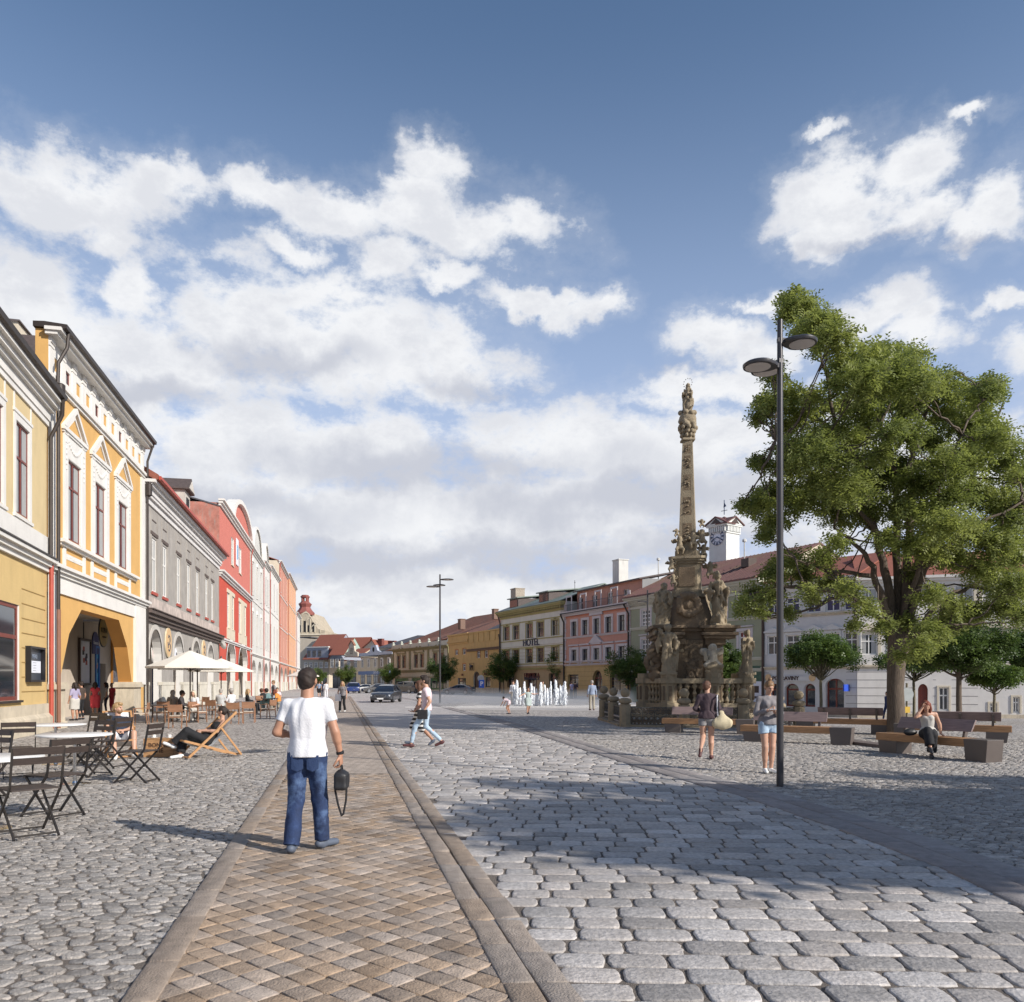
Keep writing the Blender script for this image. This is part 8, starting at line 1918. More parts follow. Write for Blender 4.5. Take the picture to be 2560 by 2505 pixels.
    # ---- bottom
    kind, bm = bot[0], bot[1]
    if kind:
        q = SDF(lo, hi, vox*.95); wst = P['pel']+up*(.03 if top[0] and top[0] != 'tank' else .09)*k
        q.chain([P['pel']+up*.16*k, P['pel'], P['pel']-up*.02*k], [ww+.008*k, hw+.000*k, hw*.93], .04, sc=SCY, clips=[(wst, up)])
        for e in 'LR':
            h_, n_, a_ = P['hip'+e], P['kne'+e], P['ank'+e]
            if kind == 'trousers': q.chain([h_, n_], [.096*f, .076*f], .03); q.chain([n_, a_-(n_-a_)*.02], [.075*f, .073*f], .02, clips=[(a_-(n_-a_)*.03, a_-n_)])
            elif kind == 'wide': q.chain([h_, n_], [.105*f, .090*f], .05); q.chain([n_, a_], [.092*f, .105*f], .02, clips=[(a_+(n_-a_)*.12, a_-n_)])
            elif kind == 'slim': q.chain([h_, n_], [.094*f, .062*f], .04); q.chain([n_, a_], [.061*f, .046*f], .02, clips=[(a_+(n_-a_)*.06, a_-n_)])
            elif kind == 'shorts': q.chain([h_, n_], [.098*f, .092*f], .012, clips=[(h_+(n_-h_)*(.42 if fem else .8), n_-h_)])
            elif kind == 'skirt': q.chain([h_, n_], [.13*f, .13*f], .09, clips=[(h_+(n_-h_)*.95, n_-h_)])
        q.noise(.005*folds*k, 24/k, 5+len(label), vert=.6); sdfobj(kind if kind in ('shorts', 'skirt') else 'trousers', [q], [bm], t)
    # ---- shoes
    if shoe:
        for e in 'LR':
            q = SDF(np.minimum(P['ank'+e], P['toe'+e])-.16, np.maximum(P['ank'+e], P['toe'+e])+.16, min(vox*.7, .012)); d_ = P['toe'+e]-P['ank'+e]
            fl = P['ank'+e]-A(0,0,.052*k); 
            if d_[2] < -.09*k: fl = P['ank'+e]+A(0,0,-.05*k)
            q.chain([fl+(-.045*k)*d_/np.linalg.norm(d_), P['toe'+e]-A(0,0,-.005)], [.041*k, .036*k], .02, sc=(1,1,1.05)); q.chain([P['ank'+e]-A(0,.0,.02)*k, fl], [.042*k, .042*k], .02, clips=[(P['ank'+e]+A(0,0,.0), (0,0,1))])
            bb = max(.0, min(fl[2], P['toe'+e][2])-.038*k) if d_[2] > -.09*k else -1
            if bb >= 0: q.chain([fl, P['toe'+e]], [.001,.001], 0); sl_ = tuple(slice(0, n__) for n__ in q.n); PP = q.P(sl_); q.D = np.maximum(q.D, bb-PP[...,2]).astype(np.float32)
            sdfobj('shoe', [q], [shoe], t)
    # ---- hair
    st, hm_ = hair
    if st:
        q = SDF(hc-.42, hc+.26, min(vox, .012)); n_ = Rh@A(0,-.62,.78); n2_ = Rh@A(0,.75,-.66)
        q.ell(hp(0,-.018,.036), A(.090,.106,.096)*hk, .01, Rh, clips=[(hp(0,.045,.020), n2_)])
        q.ell(hp(0,-.048,-.018), A(.079,.069,.078)*hk, .02, Rh)
        if st == 'quiff': q.chain([hp(-.03,.07,.105), hp(.03,.075,.112)], [.030*hk,.030*hk], .03); q.chain([hp(0,.03,.12), hp(0,-.04,.12)], [.03*hk,.03*hk], .03)
        if st == 'afro': q.ell(hp(0,-.03,.05), A(.12,.13,.12)*hk, .02, Rh, clips=[(hp(0,.045,.020), n2_)])
        if st in ('bun',): q.ell(hp(0,-.085,.02), A(.045,.045,.045)*hk, .015); 
        if st == 'topbun': q.ell(hp(0,-.05,.150), A(.038,.038,.035)*hk, .012)
        if st == 'pony': q.chain([hp(0,-.10,.05), hp(0,-.15,-.02), hp(0,-.14,-.14)], [.03*hk,.034*hk,.018*hk], .02)
        if st == 'long':
            for e in (-1, 1): q.chain([hp(e*.06,-.02,.03), hp(e*.088,-.015,-.08), hp(e*.085,.0,-.22)], [.048*hk,.056*hk,.032*hk], .03)
            q.chain([hp(0,-.08,.03), hp(0,-.11,-.10), hp(0,-.11,-.24)], [.06*hk,.065*hk,.04*hk], .04)
        if st == 'hood': q.ell(hp(0,-.02,.02), A(.105,.12,.125)*hk, .02, Rh); q.chain([hp(0,-.05,-.08), hp(0,-.08,-.2)], [.08*hk,.11*hk], .04)
        q.noise(.005*hk, 60, 3, vert=.5); sdfobj('headscarf' if st == 'hood' else 'hair', [q], [hm_], t)
        if st == 'quiff': 
            b_ = SDF(hc-.2, hc+.2, .009); b_.ell(hp(0,.040,-.062), A(.060,.062,.055)*hk, .01, Rh, clips=[(hp(0,.0,-.035), Rh@A(0,-.35,.95)), (hp(0,.03,0), Rh@A(0,-1,0))]); sdfobj('beard', [b_], [H_lb], t)
    return t
GP = lambda x, y: (G(x, y).x, G(x, y).y, 0)
# 1 the man in the white T-shirt
p = GP(768, 2127)
mn = person('man in a white T-shirt and blue jeans walking away along the brown path', p, R(2), pose(elbR=(.275,-.03,1.15), wriR=(.315,.02,.925), elbL=(-.285,-.03,1.15), wriL=(-.17,.24,1.10), kneL=(-.105,.0,.50), ankL=(-.125,-.12,.09), toeL=(-.135,.05,.03), kneR=(.105,.08,.50), ankR=(.125,.10,.095), toeR=(.23,.24,.04), shoR=(.195,0,1.44), shoL=(-.195,0,1.44), head=(.0,.03,1.645)),
    H=1.80, skinm=SK2, hair=('short', H_dk), top=('tee', C_w), bot=('trousers', C_jean), shoe=S_gb, vox=.0095, yaw=R(-12), handd={'R': ((.05,.12,-1), (-1,.1,0), .9)}, folds=1.5, fat=1.04)
w = MB(); w.lathe([(.034,-.018),(.040,-.012),(.040,.012),(.034,.018)], 16, C_blk, c=(0,0,0)); wo_ = w.obj('wristwatch', None, mn, loc=(.322,.022,.975), rot=(R(4), R(-8), 0))
for sx_, z_ in ((-.075,.90),(.075,.90)):
    m = MB(); m.add([(sx_-.055,-.115,z_-.075),(sx_,-.124,z_-.10),(sx_+.055,-.115,z_-.075),(sx_+.058,-.112,z_+.06),(sx_-.058,-.112,z_+.06),(sx_-.055,-.09,z_-.075),(sx_,-.09,z_-.10),(sx_+.055,-.09,z_-.075),(sx_+.058,-.09,z_+.06),(sx_-.058,-.09,z_+.06)], [(0,1,2,3,4),(9,8,7,6,5),(0,5,6,1),(1,6,7,2),(2,7,8,3),(3,8,9,4),(4,9,5,0)], cloth('denim_pocket', (.018,.038,.10))); m.obj('pocket', None, mn)
# his bag
bg = thing('camera_bag', 'small black bag with a hanging strap held by the man in the white T-shirt', 'bag', (p[0]+.335, p[1]+.04, 0), R(2)); s = SDF((-.15,-.12,.5), (.15,.12,.90), .009); s.box((0,0,.69), (.065,.10,.085), .0, .03); s.ell((0,0,.74), (.06,.095,.07), .03); s.noise(.004, 30, 2); sdfobj('body', [s], [mat('black_nylon', (.018,.018,.02), .5, var=.2)], bg)
m = MB(); m.tube([(0,-.05,.79),(0,-.03,.835),(0,.02,.845),(0,.06,.79)], .008, 6, C_blk); m.obj('handle', None, bg); m = MB(); pts = [(-.055,-.03,.74),(-.06,-.03,.60),(-.03,-.02,.45),(.005,-.02,.34),(.02,-.02,.36),(.045,-.01,.50),(.05,0,.66)]; m.tube(pts, .011, 6, C_blk); m.obj('strap', None, bg, smooth=True)
# 2 couple
p = GP(1066, 1869)
person('man in a pale pink shirt and light jeans walking left beside a woman', p, R(88), pose(kneR=(.10,.03,.52), ankR=(.10,-.36,.16), toeR=(.11,-.22,.05), kneL=(-.10,.26,.52), ankL=(-.10,.36,.10), toeL=(-.11,.53,.06), elbL=(-.25,-.12,1.14), wriL=(-.26,.02,.91), elbR=(.25,.0,1.14), wriR=(.2,.2,1.0), head=(0,.05,1.63)), H=1.83, skinm=SK1, hair=('quiff', H_dk), top=('polo', C_pk), bot=('slim', C_jl), shoe=S_rd, vox=.012, folds=1.2)
person('woman in a black and white striped dress walking left behind the man in pink', (p[0]-.22, p[1]+.75, 0), R(92), walkp(.85, head=(0,.06,1.63)), H=1.72, skinm=SK2, hair=('long', H_br), top=('longdress', C_str), bot=(None, None), shoe=S_gb, vox=.014, fem=True, handd={'L': ((0,1,.1),(0,0,1),.3)})
cb = thing('clutch_bag', 'small black bag carried at the side by the man in pink', 'bag', (p[0]-.06, p[1]-.27, 0), R(88)); m = MB(); m.box(-.03,.03,-.12,.14,.74,.98,mat('black_nylon')); m.obj('body', None, cb, bevel=.015)
# 3 walking woman with tote
p = GP(1768, 1898)
person('woman in a dark plum top and grey shorts walking away with a tote bag', p, R(-8), pose(kneR=(.09,.05,.50), ankR=(.09,.03,.09), toeR=(.13,.2,.03), kneL=(-.09,.02,.52), ankL=(-.17,-.36,.27), toeL=(-.20,-.42,.10), elbR=(.25,-.02,1.14), wriR=(.16,.2,1.12), elbL=(-.26,.0,1.14), wriL=(-.15,.22,1.05)), H=1.70, skinm=SK1, hair=('bun', H_br), top=('three', C_plum), bot=('shorts', C_gs), shoe=S_rd, vox=.012, fem=True, yaw=R(-35), folds=1.5, fat=1.06)
tb = thing('tote_bag', 'cream slouchy tote bag with striped straps on the walking woman', 'bag', (p[0]+.27, p[1]-.13, 0), R(-8)); M_tote = cloth('cream_canvas', (.55,.47,.31), var=.15)
s = SDF((-.3,-.2,.6), (.32,.2,1.25), .012); s.chain([(.02,0,.82),(.0,0,1.0)], [.17,.07], .05, sc=(1,2.2,1)); s.chain([(-.10,0,.79),(.15,0,.79)], [.085,.085], .06, sc=(1,1.5,1)); s.noise(.005, 26, 4, vert=.2); sdfobj('body', [s], [M_tote], tb)
m = MB(); m.tube([(-.07,-.02,.95),(-.09,-.06,1.15),(-.09,-.05,1.36),(-.08,.03,1.40),(-.05,.09,1.3),(.0,.06,1.0)], .013, 6, C_w); m.tube([(-.04,-.03,.97),(-.065,-.07,1.15),(-.065,-.05,1.36),(-.05,.04,1.39)], .011, 6, C_blk); m.obj('strap', None, tb, smooth=True)
# 4 standing girl with phone
p = GP(1920, 1932)
person('young woman in a grey sweater and denim shorts standing and looking down at her phone', p, R(186), pose(elbR=(.25,.02,1.13), elbL=(-.25,.02,1.13), wriR=(.10,.23,1.19), wriL=(-.10,.22,1.13), kneR=(.075,.04,.50), kneL=(-.065,.05,.50), ankR=(.055,-.01,.09), ankL=(-.06,0,.09), toeR=(.10,.17,.03), toeL=(-.09,.18,.03), head=(0,.055,1.62)), H=1.71, skinm=SK1, hair=('topbun', H_lb), top=('sweater', C_gry), bot=('shorts', C_jl), shoe=S_wh, vox=.0105, fem=True, pitch=R(-28), yaw=R(6), folds=1.3, handd={'R': ((-.85,.45,.1),(0,.3,1),.9), 'L': ((.8,.5,.1),(0,.2,1),.9)})
ph = thing('mobile_phone', 'phone held by the young woman in the grey sweater', 'phone', (p[0]+.0, p[1]-.29, 1.17), R(186)); m = MB(); m.box(-.075,.075,-.03,.03,0,.010,mat('phone_case', (.5,.5,.52), .3, var=0)); m.obj('body', None, ph, rot=(R(25),0,0), bevel=.003)
# 5 woman on the bench
bb = bench; fw = Vector((math.sin(bb.rotation_euler.z), -math.cos(bb.rotation_euler.z)))      # bench front direction
bx = bb.location.x+.18; by = bb.location.y-.05
k_ = Pt(2350, 1850, 17.9)
person('red haired woman in a light top and black trousers sitting on the front bench', (k_.x, bb.location.y-.10, 0), R(158), pose(SIT, waist=(.0,-.02,.67), chest=(.02,.0,.88), nb=(.03,.05,1.03), head=(.05,.15,1.16), kneR=(.05,.44,.62), ankR=(.0,.58,.26), toeR=(-.02,.70,.15), kneL=(-.07,.43,.53), ankL=(-.04,.36,.09), toeL=(-.05,.52,.03), shoR=(.17,.02,1.0), shoL=(-.17,-.02,1.0), elbR=(.27,.27,.92), wriR=(.13,.25,1.13), elbL=(-.24,-.08,.75), wriL=(-.27,-.10,.53)), H=1.72, skinm=SK1, hair=('long', H_rd), top=('tank', C_lg), bot=('wide', C_blk), shoe=S_dk, vox=.0115, fem=True, pitch=R(-25), yaw=R(10), handd={'R': ((-.25,0,1),(-.9,.2,0),.6), 'L': ((-.5,.2,-.35),(0,0,-1),.25)})
hb = thing('handbag', 'small black handbag on the bench beside the seated woman', 'bag', (k_.x-.36, bb.location.y-.02, .47)); s = SDF((-.2,-.15,-.02), (.2,.15,.25), .012); s.ell((0,0,.08), (.15,.08,.08), .02); s.noise(.006, 25, 3); sdfobj('body', [s], [mat('black_nylon')], hb)
# 6 deck chair pair
person('blond bearded man in a black polo and white shorts sitting in a deck chair', (DC1[0], DC1[1], 0), DC1[2], pose(DECK, kneR=(.20,.50,.53), kneL=(-.22,.50,.54), ankR=(.16,.72,.10), ankL=(-.20,.70,.10), toeR=(.19,.90,.03), toeL=(-.24,.88,.03)), H=1.80, skinm=SK1, hair=('quiff', H_bl), top=('polo', C_nvy), bot=('shorts', C_w), shoe=S_wh, vox=.011, yaw=R(48), handd={'R': ((-.8,.5,.1),(0,0,-1),.8), 'L': ((.8,.4,.1),(0,-.2,-1),.8)})
person('woman in a black dress and white sneakers sitting cross legged in a deck chair', (DC2[0], DC2[1], 0), DC2[2], pose(DECK, kneL=(-.02,.50,.62), ankL=(.16,.74,.32), toeL=(.25,.90,.35), kneR=(.10,.50,.50), ankR=(.06,.62,.10), toeR=(.10,.80,.03), wriR=(.05,.16,.60), wriL=(-.04,.18,.62)), H=1.70, skinm=SK1, hair=('pony', H_dk), top=('tank', C_blk), bot=('wide', C_blk), shoe=S_wh, vox=.011, fem=True, yaw=R(-40), pitch=R(-8), handd={'R': ((-.8,.5,.1),(0,0,-1),.6), 'L': ((.8,.4,.1),(0,-.2,-1),.6)})
# 7 woman with the white shopping bag
p = GP(856, 1780)
person('blonde woman with sunglasses and a white shopping bag walking towards the viewer on the path', p, R(178), walkp(.7, elbR=(.25,.02,1.13) if False else (.25,0,1.14)) if False else pose(kneR=(.09,.16,.51), ankR=(.09,.20,.10), toeR=(.1,.37,.05), kneL=(-.09,.0,.5), ankL=(-.09,-.24,.12), toeL=(-.1,-.1,.03), elbR=(.25,-.02,1.12), wriR=(.2,.2,1.08)), H=1.72, skinm=SK1, hair=('long', H_bl), top=('polo', C_gry), bot=('trousers', C_blk), shoe=S_wh, vox=.018, fem=True)
sb = thing('shopping_bag', 'plain white shopping bag carried by the blonde woman', 'bag', (p[0]-.2, p[1]-.25, 0)); m = MB(); m.box(-.15,.15,-.05,.05,.62,1.0,C_w); m.tube([(-.06,0,1.0),(-.05,0,1.1),(.05,0,1.1),(.06,0,1.0)], .008, 5, C_w); m.obj('body', None, sb)
# 8 background figures: (x, y, heading, label, pose, look)
def bgp(x, y, hd, lab, P=None, H=1.74, Y=None, z=None, **k):
    if Y: X = (x-CX)/F*Y; at = (X, Y, gz(X, Y) if z is None else z)
    else: at = GP(x, y)
    k.setdefault('vox', .026); k.setdefault('hands', False); return person(lab, at, R(hd), P, H, **k)
bgp(774, 1737, 20, 'woman in a light patterned top standing beyond the man in the white T-shirt', fem=True, hair=('long', H_bl), top=('tee', C_lg), bot=('slim', C_kh), Y=92)
bgp(798, 0, 5, 'woman in a blue top and black skirt standing with the far group', fem=True, hair=('bun', H_br), top=('tee', C_tq), bot=('skirt', C_blk), Y=90)
bgp(805, 0, 10, 'man in dark clothes behind the woman in the blue top', hair=('short', H_gr), top=('long', C_nvy), bot=('trousers', C_nvy), Y=94)
bgp(815, 0, 0, 'man in a white jacket and white trousers with the far group', hair=('short', H_dk), top=('jacket', C_w), bot=('trousers', C_w), Y=87)
# fountain
bgp(1273, 1785, 60, 'small child in a pink top stooping beside the fountain', pose(chest=(0,.25,1.12), waist=(0,.1,1.05), nb=(0,.42,1.24), head=(0,.55,1.32), shoR=(.16,.38,1.22), shoL=(-.16,.38,1.22), elbR=(.2,.5,.95), elbL=(-.2,.5,.95), wriR=(.2,.62,.72), wriL=(-.2,.65,.72), kneR=(.1,.15,.52), kneL=(-.1,.2,.52)), H=1.12, fem=True, hair=('pony', H_dk), top=('tee', C_pk), bot=('shorts', C_pk), skinm=SK2, vox=.018)
bgp(1320, 1785, 200, 'girl in a mint dress with spread arms playing at the fountain', walkp(.6, ) if False else pose(elbR=(.38,.05,1.3), wriR=(.58,.12,1.22), elbL=(-.38,.05,1.32), wriL=(-.58,.1,1.34), kneR=(.09,.14,.5), ankR=(.09,.12,.09), toeR=(.1,.28,.03), ankL=(-.12,-.25,.14), toeL=(-.12,-.12,.03)), H=1.38, fem=True, hair=('long', H_br), top=('dress', C_mint), bot=(None, None), skinm=SK1, vox=.02)
bgp(1283, 0, 170, 'man in a white shirt standing behind the children at the fountain', hair=('short', H_br), top=('jacket', C_w), bot=('trousers', C_kh), Y=63)
bgp(1480, 1776, 5, 'man in a pale blue jacket standing right of the fountain', hair=('short', H_gr), top=('jacket', C_tq), bot=('trousers', C_kh), shoe=S_rd, H=1.78)
bgp(1429, 0, 40, 'man in a lilac shirt at the far side of the fountain mist', hair=('short', H_dk), top=('tee', C_lil), bot=('trousers', C_nvy), Y=82)
bgp(1438, 0, -30, 'person in dark clothes at the far side of the fountain mist', hair=('short', H_dk), top=('long', C_plum), bot=('trousers', C_blk), Y=84)
bgp(1285, 0, 20, 'person in a dark blue jacket before the hotel, behind the jets', hair=('short', H_dk), top=('jacket', C_nvy), bot=('trousers', C_nvy), Y=92)
bgp(1291, 0, -20, 'person in a plum shirt before the hotel, behind the jets', hair=('short', H_dk), top=('long', C_plum), bot=('trousers', C_nvy), Y=93)
bgp(1357, 0, 180, 'man with bare head seen above the middle of the jets', hair=('short', H_br), top=('long', C_kh), bot=('trousers', C_brn), Y=70)
p_ = bgp(2218, 0, 100, 'man in a blue suit walking past the big tree trunk', walkp(.6), H=1.78, hair=('short', H_dk), top=('jacket', cloth('blue_suit', (.03,.05,.14))), bot=('slim', cloth('blue_suit')), Y=50)
# arcade people on the left (behind the orange arch)
def arc(x, off, hd, lab, **k):
    u = OR_B.u(x, off); q = OR_B.P0+OR_B.d*u+OR_B.n*off; k.setdefault('vox', .024); k.setdefault('hands', False); return person(lab, (q.x, q.y, .0), R(hd), **k)
arc(187, 1.3, 60, 'dark haired woman in a lilac top at the left inside the orange arch', H=1.66, fem=True, hair=('long', H_dk), top=('long', C_lil), bot=('skirt', C_lg), skinm=SK2)
arc(203, 1.3, 80, 'person with a backpack just inside the orange arch', H=1.70, hair=('short', H_dk), top=('tee', C_brn), bot=('slim', C_blk), skinm=SK2)
arc(238, 2.1, 30, 'woman in a coral red dress standing before the arcade door', H=1.68, fem=True, hair=('long', H_dk), top=('longdress', C_red), bot=(None, None), skinm=SK2)
arc(265, 2.0, 120, 'woman in a white patterned top in the arcade beside the girl in red', H=1.66, fem=True, hair=('long', H_dk), top=('tee', C_lg), bot=('slim', C_nvy), skinm=SK1)
arc(280, 2.0, 150, 'person in a red T-shirt at the right inside the orange arch', H=1.62, hair=('short', H_dk), top=('tee', C_red), bot=('slim', C_red), skinm=SK1)
# cafe guests
SP = dict(vox=.02, hands=False)
def guest(x, Y, hd, lab, P=None, **k):
    X = (x-CX)/F*Y; kk = dict(SP); kk.update(k); return person(lab, (X, Y, 0), R(hd), P or SIT, **kk)
guest(432, 35.2, 10, 'woman with a grey headscarf sitting with her back to the viewer at the cafe', fem=True, hair=('hood', cloth('grey_scarf', (.30,.27,.24))), top=('polo', cloth('taupe', (.23,.19,.15))), bot=('trousers', C_kh))
guest(455, 34.4, -75, 'man with dark hair in a charcoal jumper sitting in profile at the cafe', hair=('bun', H_dk), top=('jacket', cloth('charcoal', (.05,.045,.05))), bot=('trousers', C_blk), skinm=SK3)
guest(484, 34.5, 175, 'person in a white top with glasses sitting behind the parasol pole', hair=('long', mat('hair_pale', (.55,.48,.38), .6)), fem=True, top=('long', C_w), bot=('trousers', C_lg))
guest(552, 41, 5, 'man in a grey striped shirt sitting with his back to the viewer', hair=('short', H_gr), top=('long', C_str2), bot=('trousers', C_kh))
guest(578, 41.5, 55, 'grey haired man in a white shirt sitting next to the striped shirt', hair=('afro', H_gr), top=('jacket', C_w), bot=('trousers', C_kh), skinm=SK3)
guest(620, 42, -70, 'blonde long haired woman in black sitting and reading her phone', fem=True, hair=('long', H_bl), top=('jacket', C_blk), bot=('trousers', C_blk))
guest(662, 49, 60, 'dark curly haired person leaning over a table in black', pose(SIT, chest=(0,.1,.85), nb=(0,.2,.99), head=(0,.3,1.14), shoR=(.17,.15,.96), shoL=(-.17,.15,.96), waist=(0,.03,.66)), hair=('afro', H_br), top=('jacket', C_blk), bot=('trousers', C_nvy))
guest(673, 47.5, 80, 'person in a teal jumper with curly dark hair sitting at the end table', pose(SIT, chest=(0,.06,.86), nb=(0,.12,1.0), head=(0,.2,1.16), shoR=(.17,.08,.98), shoL=(-.17,.08,.98)), hair=('afro', H_dk), top=('jacket', C_teal), bot=('trousers', C_teal))
guest(684, 49.5, 120, 'waiter in a grey shirt standing behind the guests at the end table', STAND, hair=('short', H_lb), top=('long', C_gry), bot=('trousers', C_jl), H=1.78)
guest(693, 52, 190, 'man standing behind the woman in orange', pose(SIT), hair=('short', H_dk), top=('tee', C_pk), bot=('trousers', C_kh))
guest(697, 48.5, 75, 'woman with auburn hair in an orange top sitting at the end table', pose(SIT, chest=(0,.1,.85), nb=(0,.18,.99), head=(0,.28,1.12), shoR=(.16,.13,.96), shoL=(-.16,.13,.96)), fem=True, hair=('long', H_rd), top=('jacket', C_or), bot=('trousers', C_kh))
# ================================================================ CARS
M_tyre = mat('tyre_rubber', (.02,.02,.02), .85, var=.1); M_rim = mat('alloy_rim', (.35,.36,.38), .3, metal=.8, var=.05); M_cgl = mat('car_glass', (.012,.015,.022), .04, var=0, spec=1.0); M_hl = mat('headlight_glass', (.55,.58,.62), .08, var=0, spec=1); M_tl = mat('tail_light', (.45,.02,.02), .2, var=0); M_plate = mat('number_plate', (.75,.75,.73), .5, var=0); M_trim = mat('black_car_trim', (.015,.015,.016), .5, var=0)
def paint(n, c): return mat('car_paint_'+n, c, .28, var=.02, spec=.6, coat=.7)
def loft(mb, secs, m, close=True):
    """secs: list of rings with equal point counts"""
    n = len(secs[0]); vs = [p for s_ in secs for p in s_]; fs = []
    for i in range(len(secs)-1):
        for k in range(n): a = i*n+k; b = i*n+(k+1) % n; fs.append((a, a+n, b+n, b))
    fs.append(tuple(range(n))); fs.append(tuple(reversed(range((len(secs)-1)*n, len(secs)*n)))); mb.add(vs, fs, m)
def car(label, at, head, pm, kind='sedan'):
    """front looks along +y"""
    t = thing('parked_car' if kind != 'driven' else 'moving_car', label, 'car', at, head); L = 4.7; W2 = .92
    if kind in ('sedan', 'driven'): body = [(2.32,.30,.62,.70),(2.25,.22,.70,.84),(1.9,.20,.80,.90),(1.0,.20,.93,.92),(-.6,.20,.96,.92),(-1.6,.20,.98,.91),(-2.15,.22,.98,.86),(-2.32,.32,.88,.76)]; gh = [(1.15,.93,.80,.80),(.45,1.36,.66,.62),(-.2,1.46,.64,.60),(-.9,1.42,.63,.60),(-1.75,1.02,.78,.74)]
    elif kind == 'van': body = [(2.35,.30,.72,.74),(2.25,.24,.85,.88),(1.8,.22,1.0,.94),(.9,.22,1.08,.96),(-1.2,.22,1.10,.96),(-2.2,.24,1.10,.92),(-2.34,.30,1.0,.84)]; gh = [(1.45,1.05,.84,.84),(.75,1.62,.72,.68),(-.4,1.74,.72,.68),(-1.9,1.70,.72,.66),(-2.28,1.12,.84,.80)]
    elif kind == 'suv': body = [(2.1,.34,.80,.74),(2.0,.28,.95,.88),(1.6,.26,1.0,.92),(.8,.26,1.05,.94),(-1.4,.26,1.06,.94),(-2.0,.28,1.05,.88),(-2.1,.36,.95,.80)]; gh = [(1.1,1.02,.82,.82),(.5,1.52,.70,.66),(-.3,1.62,.70,.66),(-1.6,1.56,.70,.64),(-2.0,1.08,.82,.78)]
    else: body = [(2.1,.28,.60,.70),(2.0,.22,.70,.84),(1.6,.20,.80,.90),(.6,.20,.88,.92),(-.8,.20,.95,.93),(-1.7,.20,1.0,.90),(-2.05,.24,.98,.84),(-2.15,.34,.86,.74)]; gh = [(.95,.88,.80,.80),(.1,1.28,.64,.60),(-.5,1.35,.62,.58),(-1.1,1.28,.62,.58),(-1.85,1.0,.74,.70)]
    mb = MB(); secs = []
    for (y, zb, zs, w) in body:
        zm = zb+(zs-zb)*.55; secs.append([(-w*.80,y,zb),(-w*.98,y,zb+.08),(-w,y,zm),(-w*.97,y,zs-.06),(-w*.88,y,zs),(-w*.4,y,zs+.025),(w*.4,y,zs+.025),(w*.88,y,zs),(w*.97,y,zs-.06),(w,y,zm),(w*.98,y,zb+.08),(w*.80,y,zb)])
    loft(mb, secs, pm); o = mb.obj('body', None, t, smooth=True)
    mb = MB(); secs = []
    for (y, z, wb, wt) in gh:
        zb = .86 if kind in ('sedan','driven','coupe') else .98; secs.append([(-.86,y,zb),(-(wb*.5+wt*.5)-.03,y,(zb+z)/2),(-wt,y,z-.03),(-wt*.8,y,z),(wt*.8,y,z),(wt,y,z-.03),((wb*.5+wt*.5)+.03,y,(zb+z)/2),(.86,y,zb)])
    secs[0] = [(x, y, min(z, secs[0][3][2])) for x, y, z in secs[0]]; loft(mb, secs, M_cgl); mb.obj('windows', None, t, smooth=True)
    mb = MB(); rs = [g for g in gh[1:4]]
    loft(mb, [[(-g[3]-.015,g[0],g[1]-.05),(-g[3]*.8,g[0],g[1]+.012),(0,g[0],g[1]+.022),(g[3]*.8,g[0],g[1]+.012),(g[3]+.015,g[0],g[1]-.05),(0,g[0],g[1]-.03)] for g in rs], pm); mb.obj('roof', None, t, smooth=True)
    mb = MB(); zb = .93 if kind in ('sedan','driven','coupe') else 1.06
    for sg in (-1, 1):
        mb.bar((sg*.84,gh[0][0]-.02,zb-.02),(sg*(gh[1][3]+.01),gh[1][0],gh[1][1]-.03),.06,mat=pm); mb.bar((sg*.84,gh[-1][0]+.05,zb),(sg*(gh[-2][3]+.01),gh[-2][0],gh[-2][1]-.03),.10,mat=pm); mb.bar((sg*.86,-.25,zb-.05),(sg*(gh[2][3]+.03),-.3,gh[2][1]-.05),.07,mat=pm if kind != 'coupe' else M_trim)
    mb.obj('pillars', None, t)
    fy, ry = (1.45, -1.38) if kind != 'suv' else (1.3, -1.3); fy = fy if kind != 'coupe' else 1.3
    for y in (fy, ry):
        for sg in (-1, 1):
            w = MB(); w.lathe([(.20,-.11),(.31,-.11),(.335,-.07),(.335,.07),(.31,.11),(.20,.11)], 24, M_tyre); wo_ = w.obj('wheel', None, t, smooth=True, loc=(sg*.83,y,.335), rot=(0,R(90),0)); r = MB(); r.lathe([(.215,-.115),(.20,-.118)], 20, M_rim)
            for k in range(6): a = k*PI/3; r.bar((0,0,sg*.12),(.2*math.cos(a),.2*math.sin(a),sg*.12),.05,.02,mat=M_rim)
            r.lathe([(.05,.10*sg-.02),(.05,.10*sg+.03)], 10, M_rim); r.obj('rim', None, wo_)
    f0, b0 = body[1], body[-2]
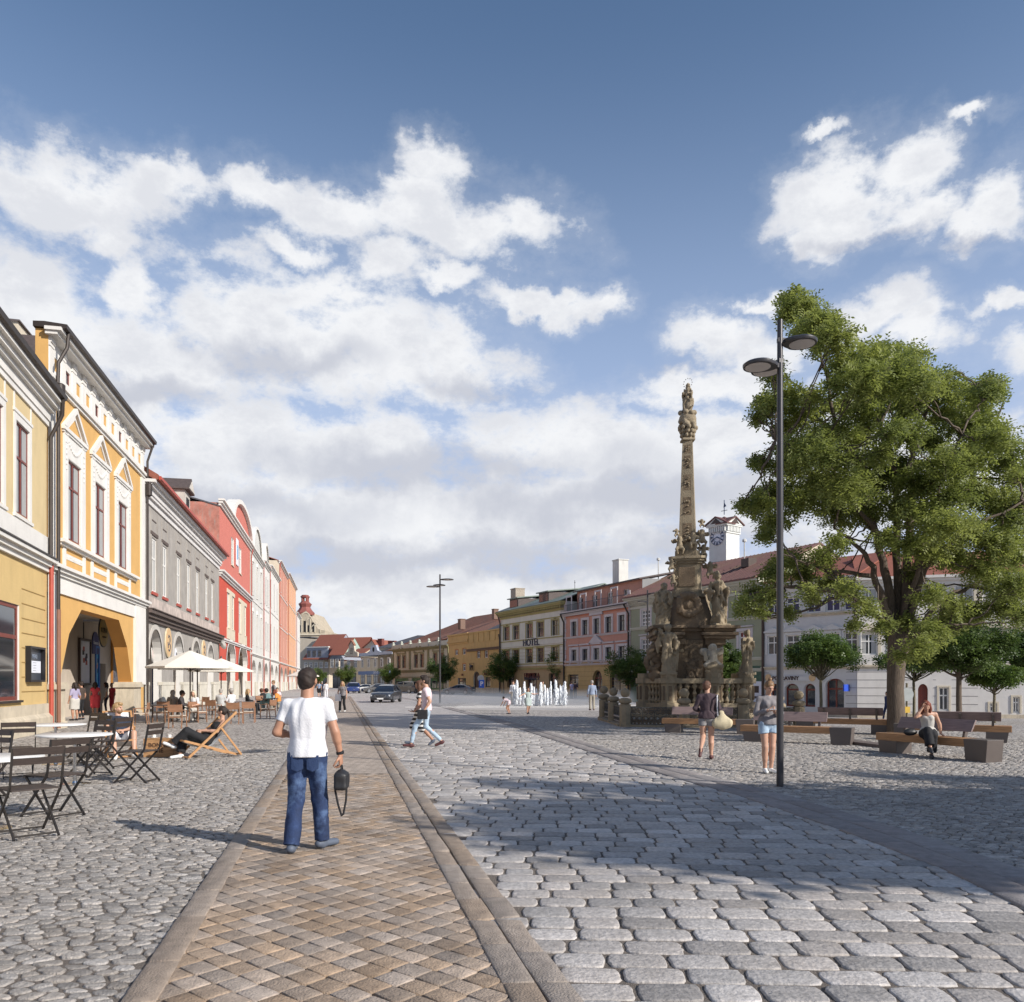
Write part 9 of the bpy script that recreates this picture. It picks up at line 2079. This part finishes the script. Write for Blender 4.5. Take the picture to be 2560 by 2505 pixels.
    for sg in (-1, 1):
        h = MB(); h.box(sg*.5,sg*.80,f0[0]-.12,f0[0]+.055,f0[2]-.19,f0[2]-.05,M_hl); h.obj('headlight', None, t, bevel=.02); h = MB(); h.box(sg*.55,sg*.82,b0[0]-.07,b0[0]+.12,b0[2]-.26,b0[2]-.07,M_tl); h.obj('tail_light', None, t, bevel=.02); h = MB(); h.box(sg*.90,sg*1.06,.70,.82,zb-.0,zb+.13,pm); h.obj('mirror', None, t, bevel=.03)
    g = MB(); g.box(-.42,.42,f0[0]-.05,f0[0]+.07,f0[2]-.24,f0[2]-.07,M_trim); g.box(-.46,.46,f0[0]-.04,f0[0]+.075,f0[2]-.085,f0[2]-.06,M_rim); g.box(-.40,.40,f0[0]-.04,f0[0]+.075,f0[2]-.26,f0[2]-.235,M_rim); g.box(-.7,.7,f0[0]-.05,f0[0]+.085,.27,.36,M_trim)
    for sx in (-1, 1): g.bar((sx*.46,f0[0]+.06,f0[2]-.07),(sx*.38,f0[0]+.06,f0[2]-.25),.025,mat=M_rim)
    g.lathe([(.05,-.02),(.05,.02)], 12, M_rim, c=(0,0,0)) if False else None; g.obj('grille', None, t)
    g = MB(); g.box(-.26,.26,f0[0]+.07,f0[0]+.10,f0[2]-.42,f0[2]-.31,M_plate); g.obj('number_plate', None, t); g = MB(); g.box(-.26,.26,b0[0]-.19,b0[0]-.15,.62,.73,M_plate); g.obj('number_plate', None, t)
    return t
g = G(956, 1757); c = car('dark sedan driving towards the viewer down the road', (g.x, g.y+2.2, 0), R(180-4), paint('charcoal', (.035,.04,.05)), 'driven')
g = G(879, 1733.5); car('dark blue off-road car behind the driving sedan', (g.x, g.y+1.5, 0), R(188), paint('blue', (.012,.03,.14)), 'suv')
p = RP(906, 130); car('white parked car half hidden behind the blue car', (p[0], p[1], 0), R(105), paint('white', (.6,.6,.58)), 'coupe')
p = RP(943, 124); car('dark grey parked sedan behind the driving car', (p[0], p[1], 0), R(112), paint('grey_brown', (.09,.085,.08)), 'sedan')
p = RP(1012, 122); car('brown parked estate car under the round tree', (p[0], p[1], 0), R(62), paint('brown', (.10,.085,.07)), 'van')
p = RP(1147, 110); car('grey parked coupe in front of the ochre house', (p[0], p[1], 0), R(68), paint('slate', (.13,.145,.16)), 'coupe')
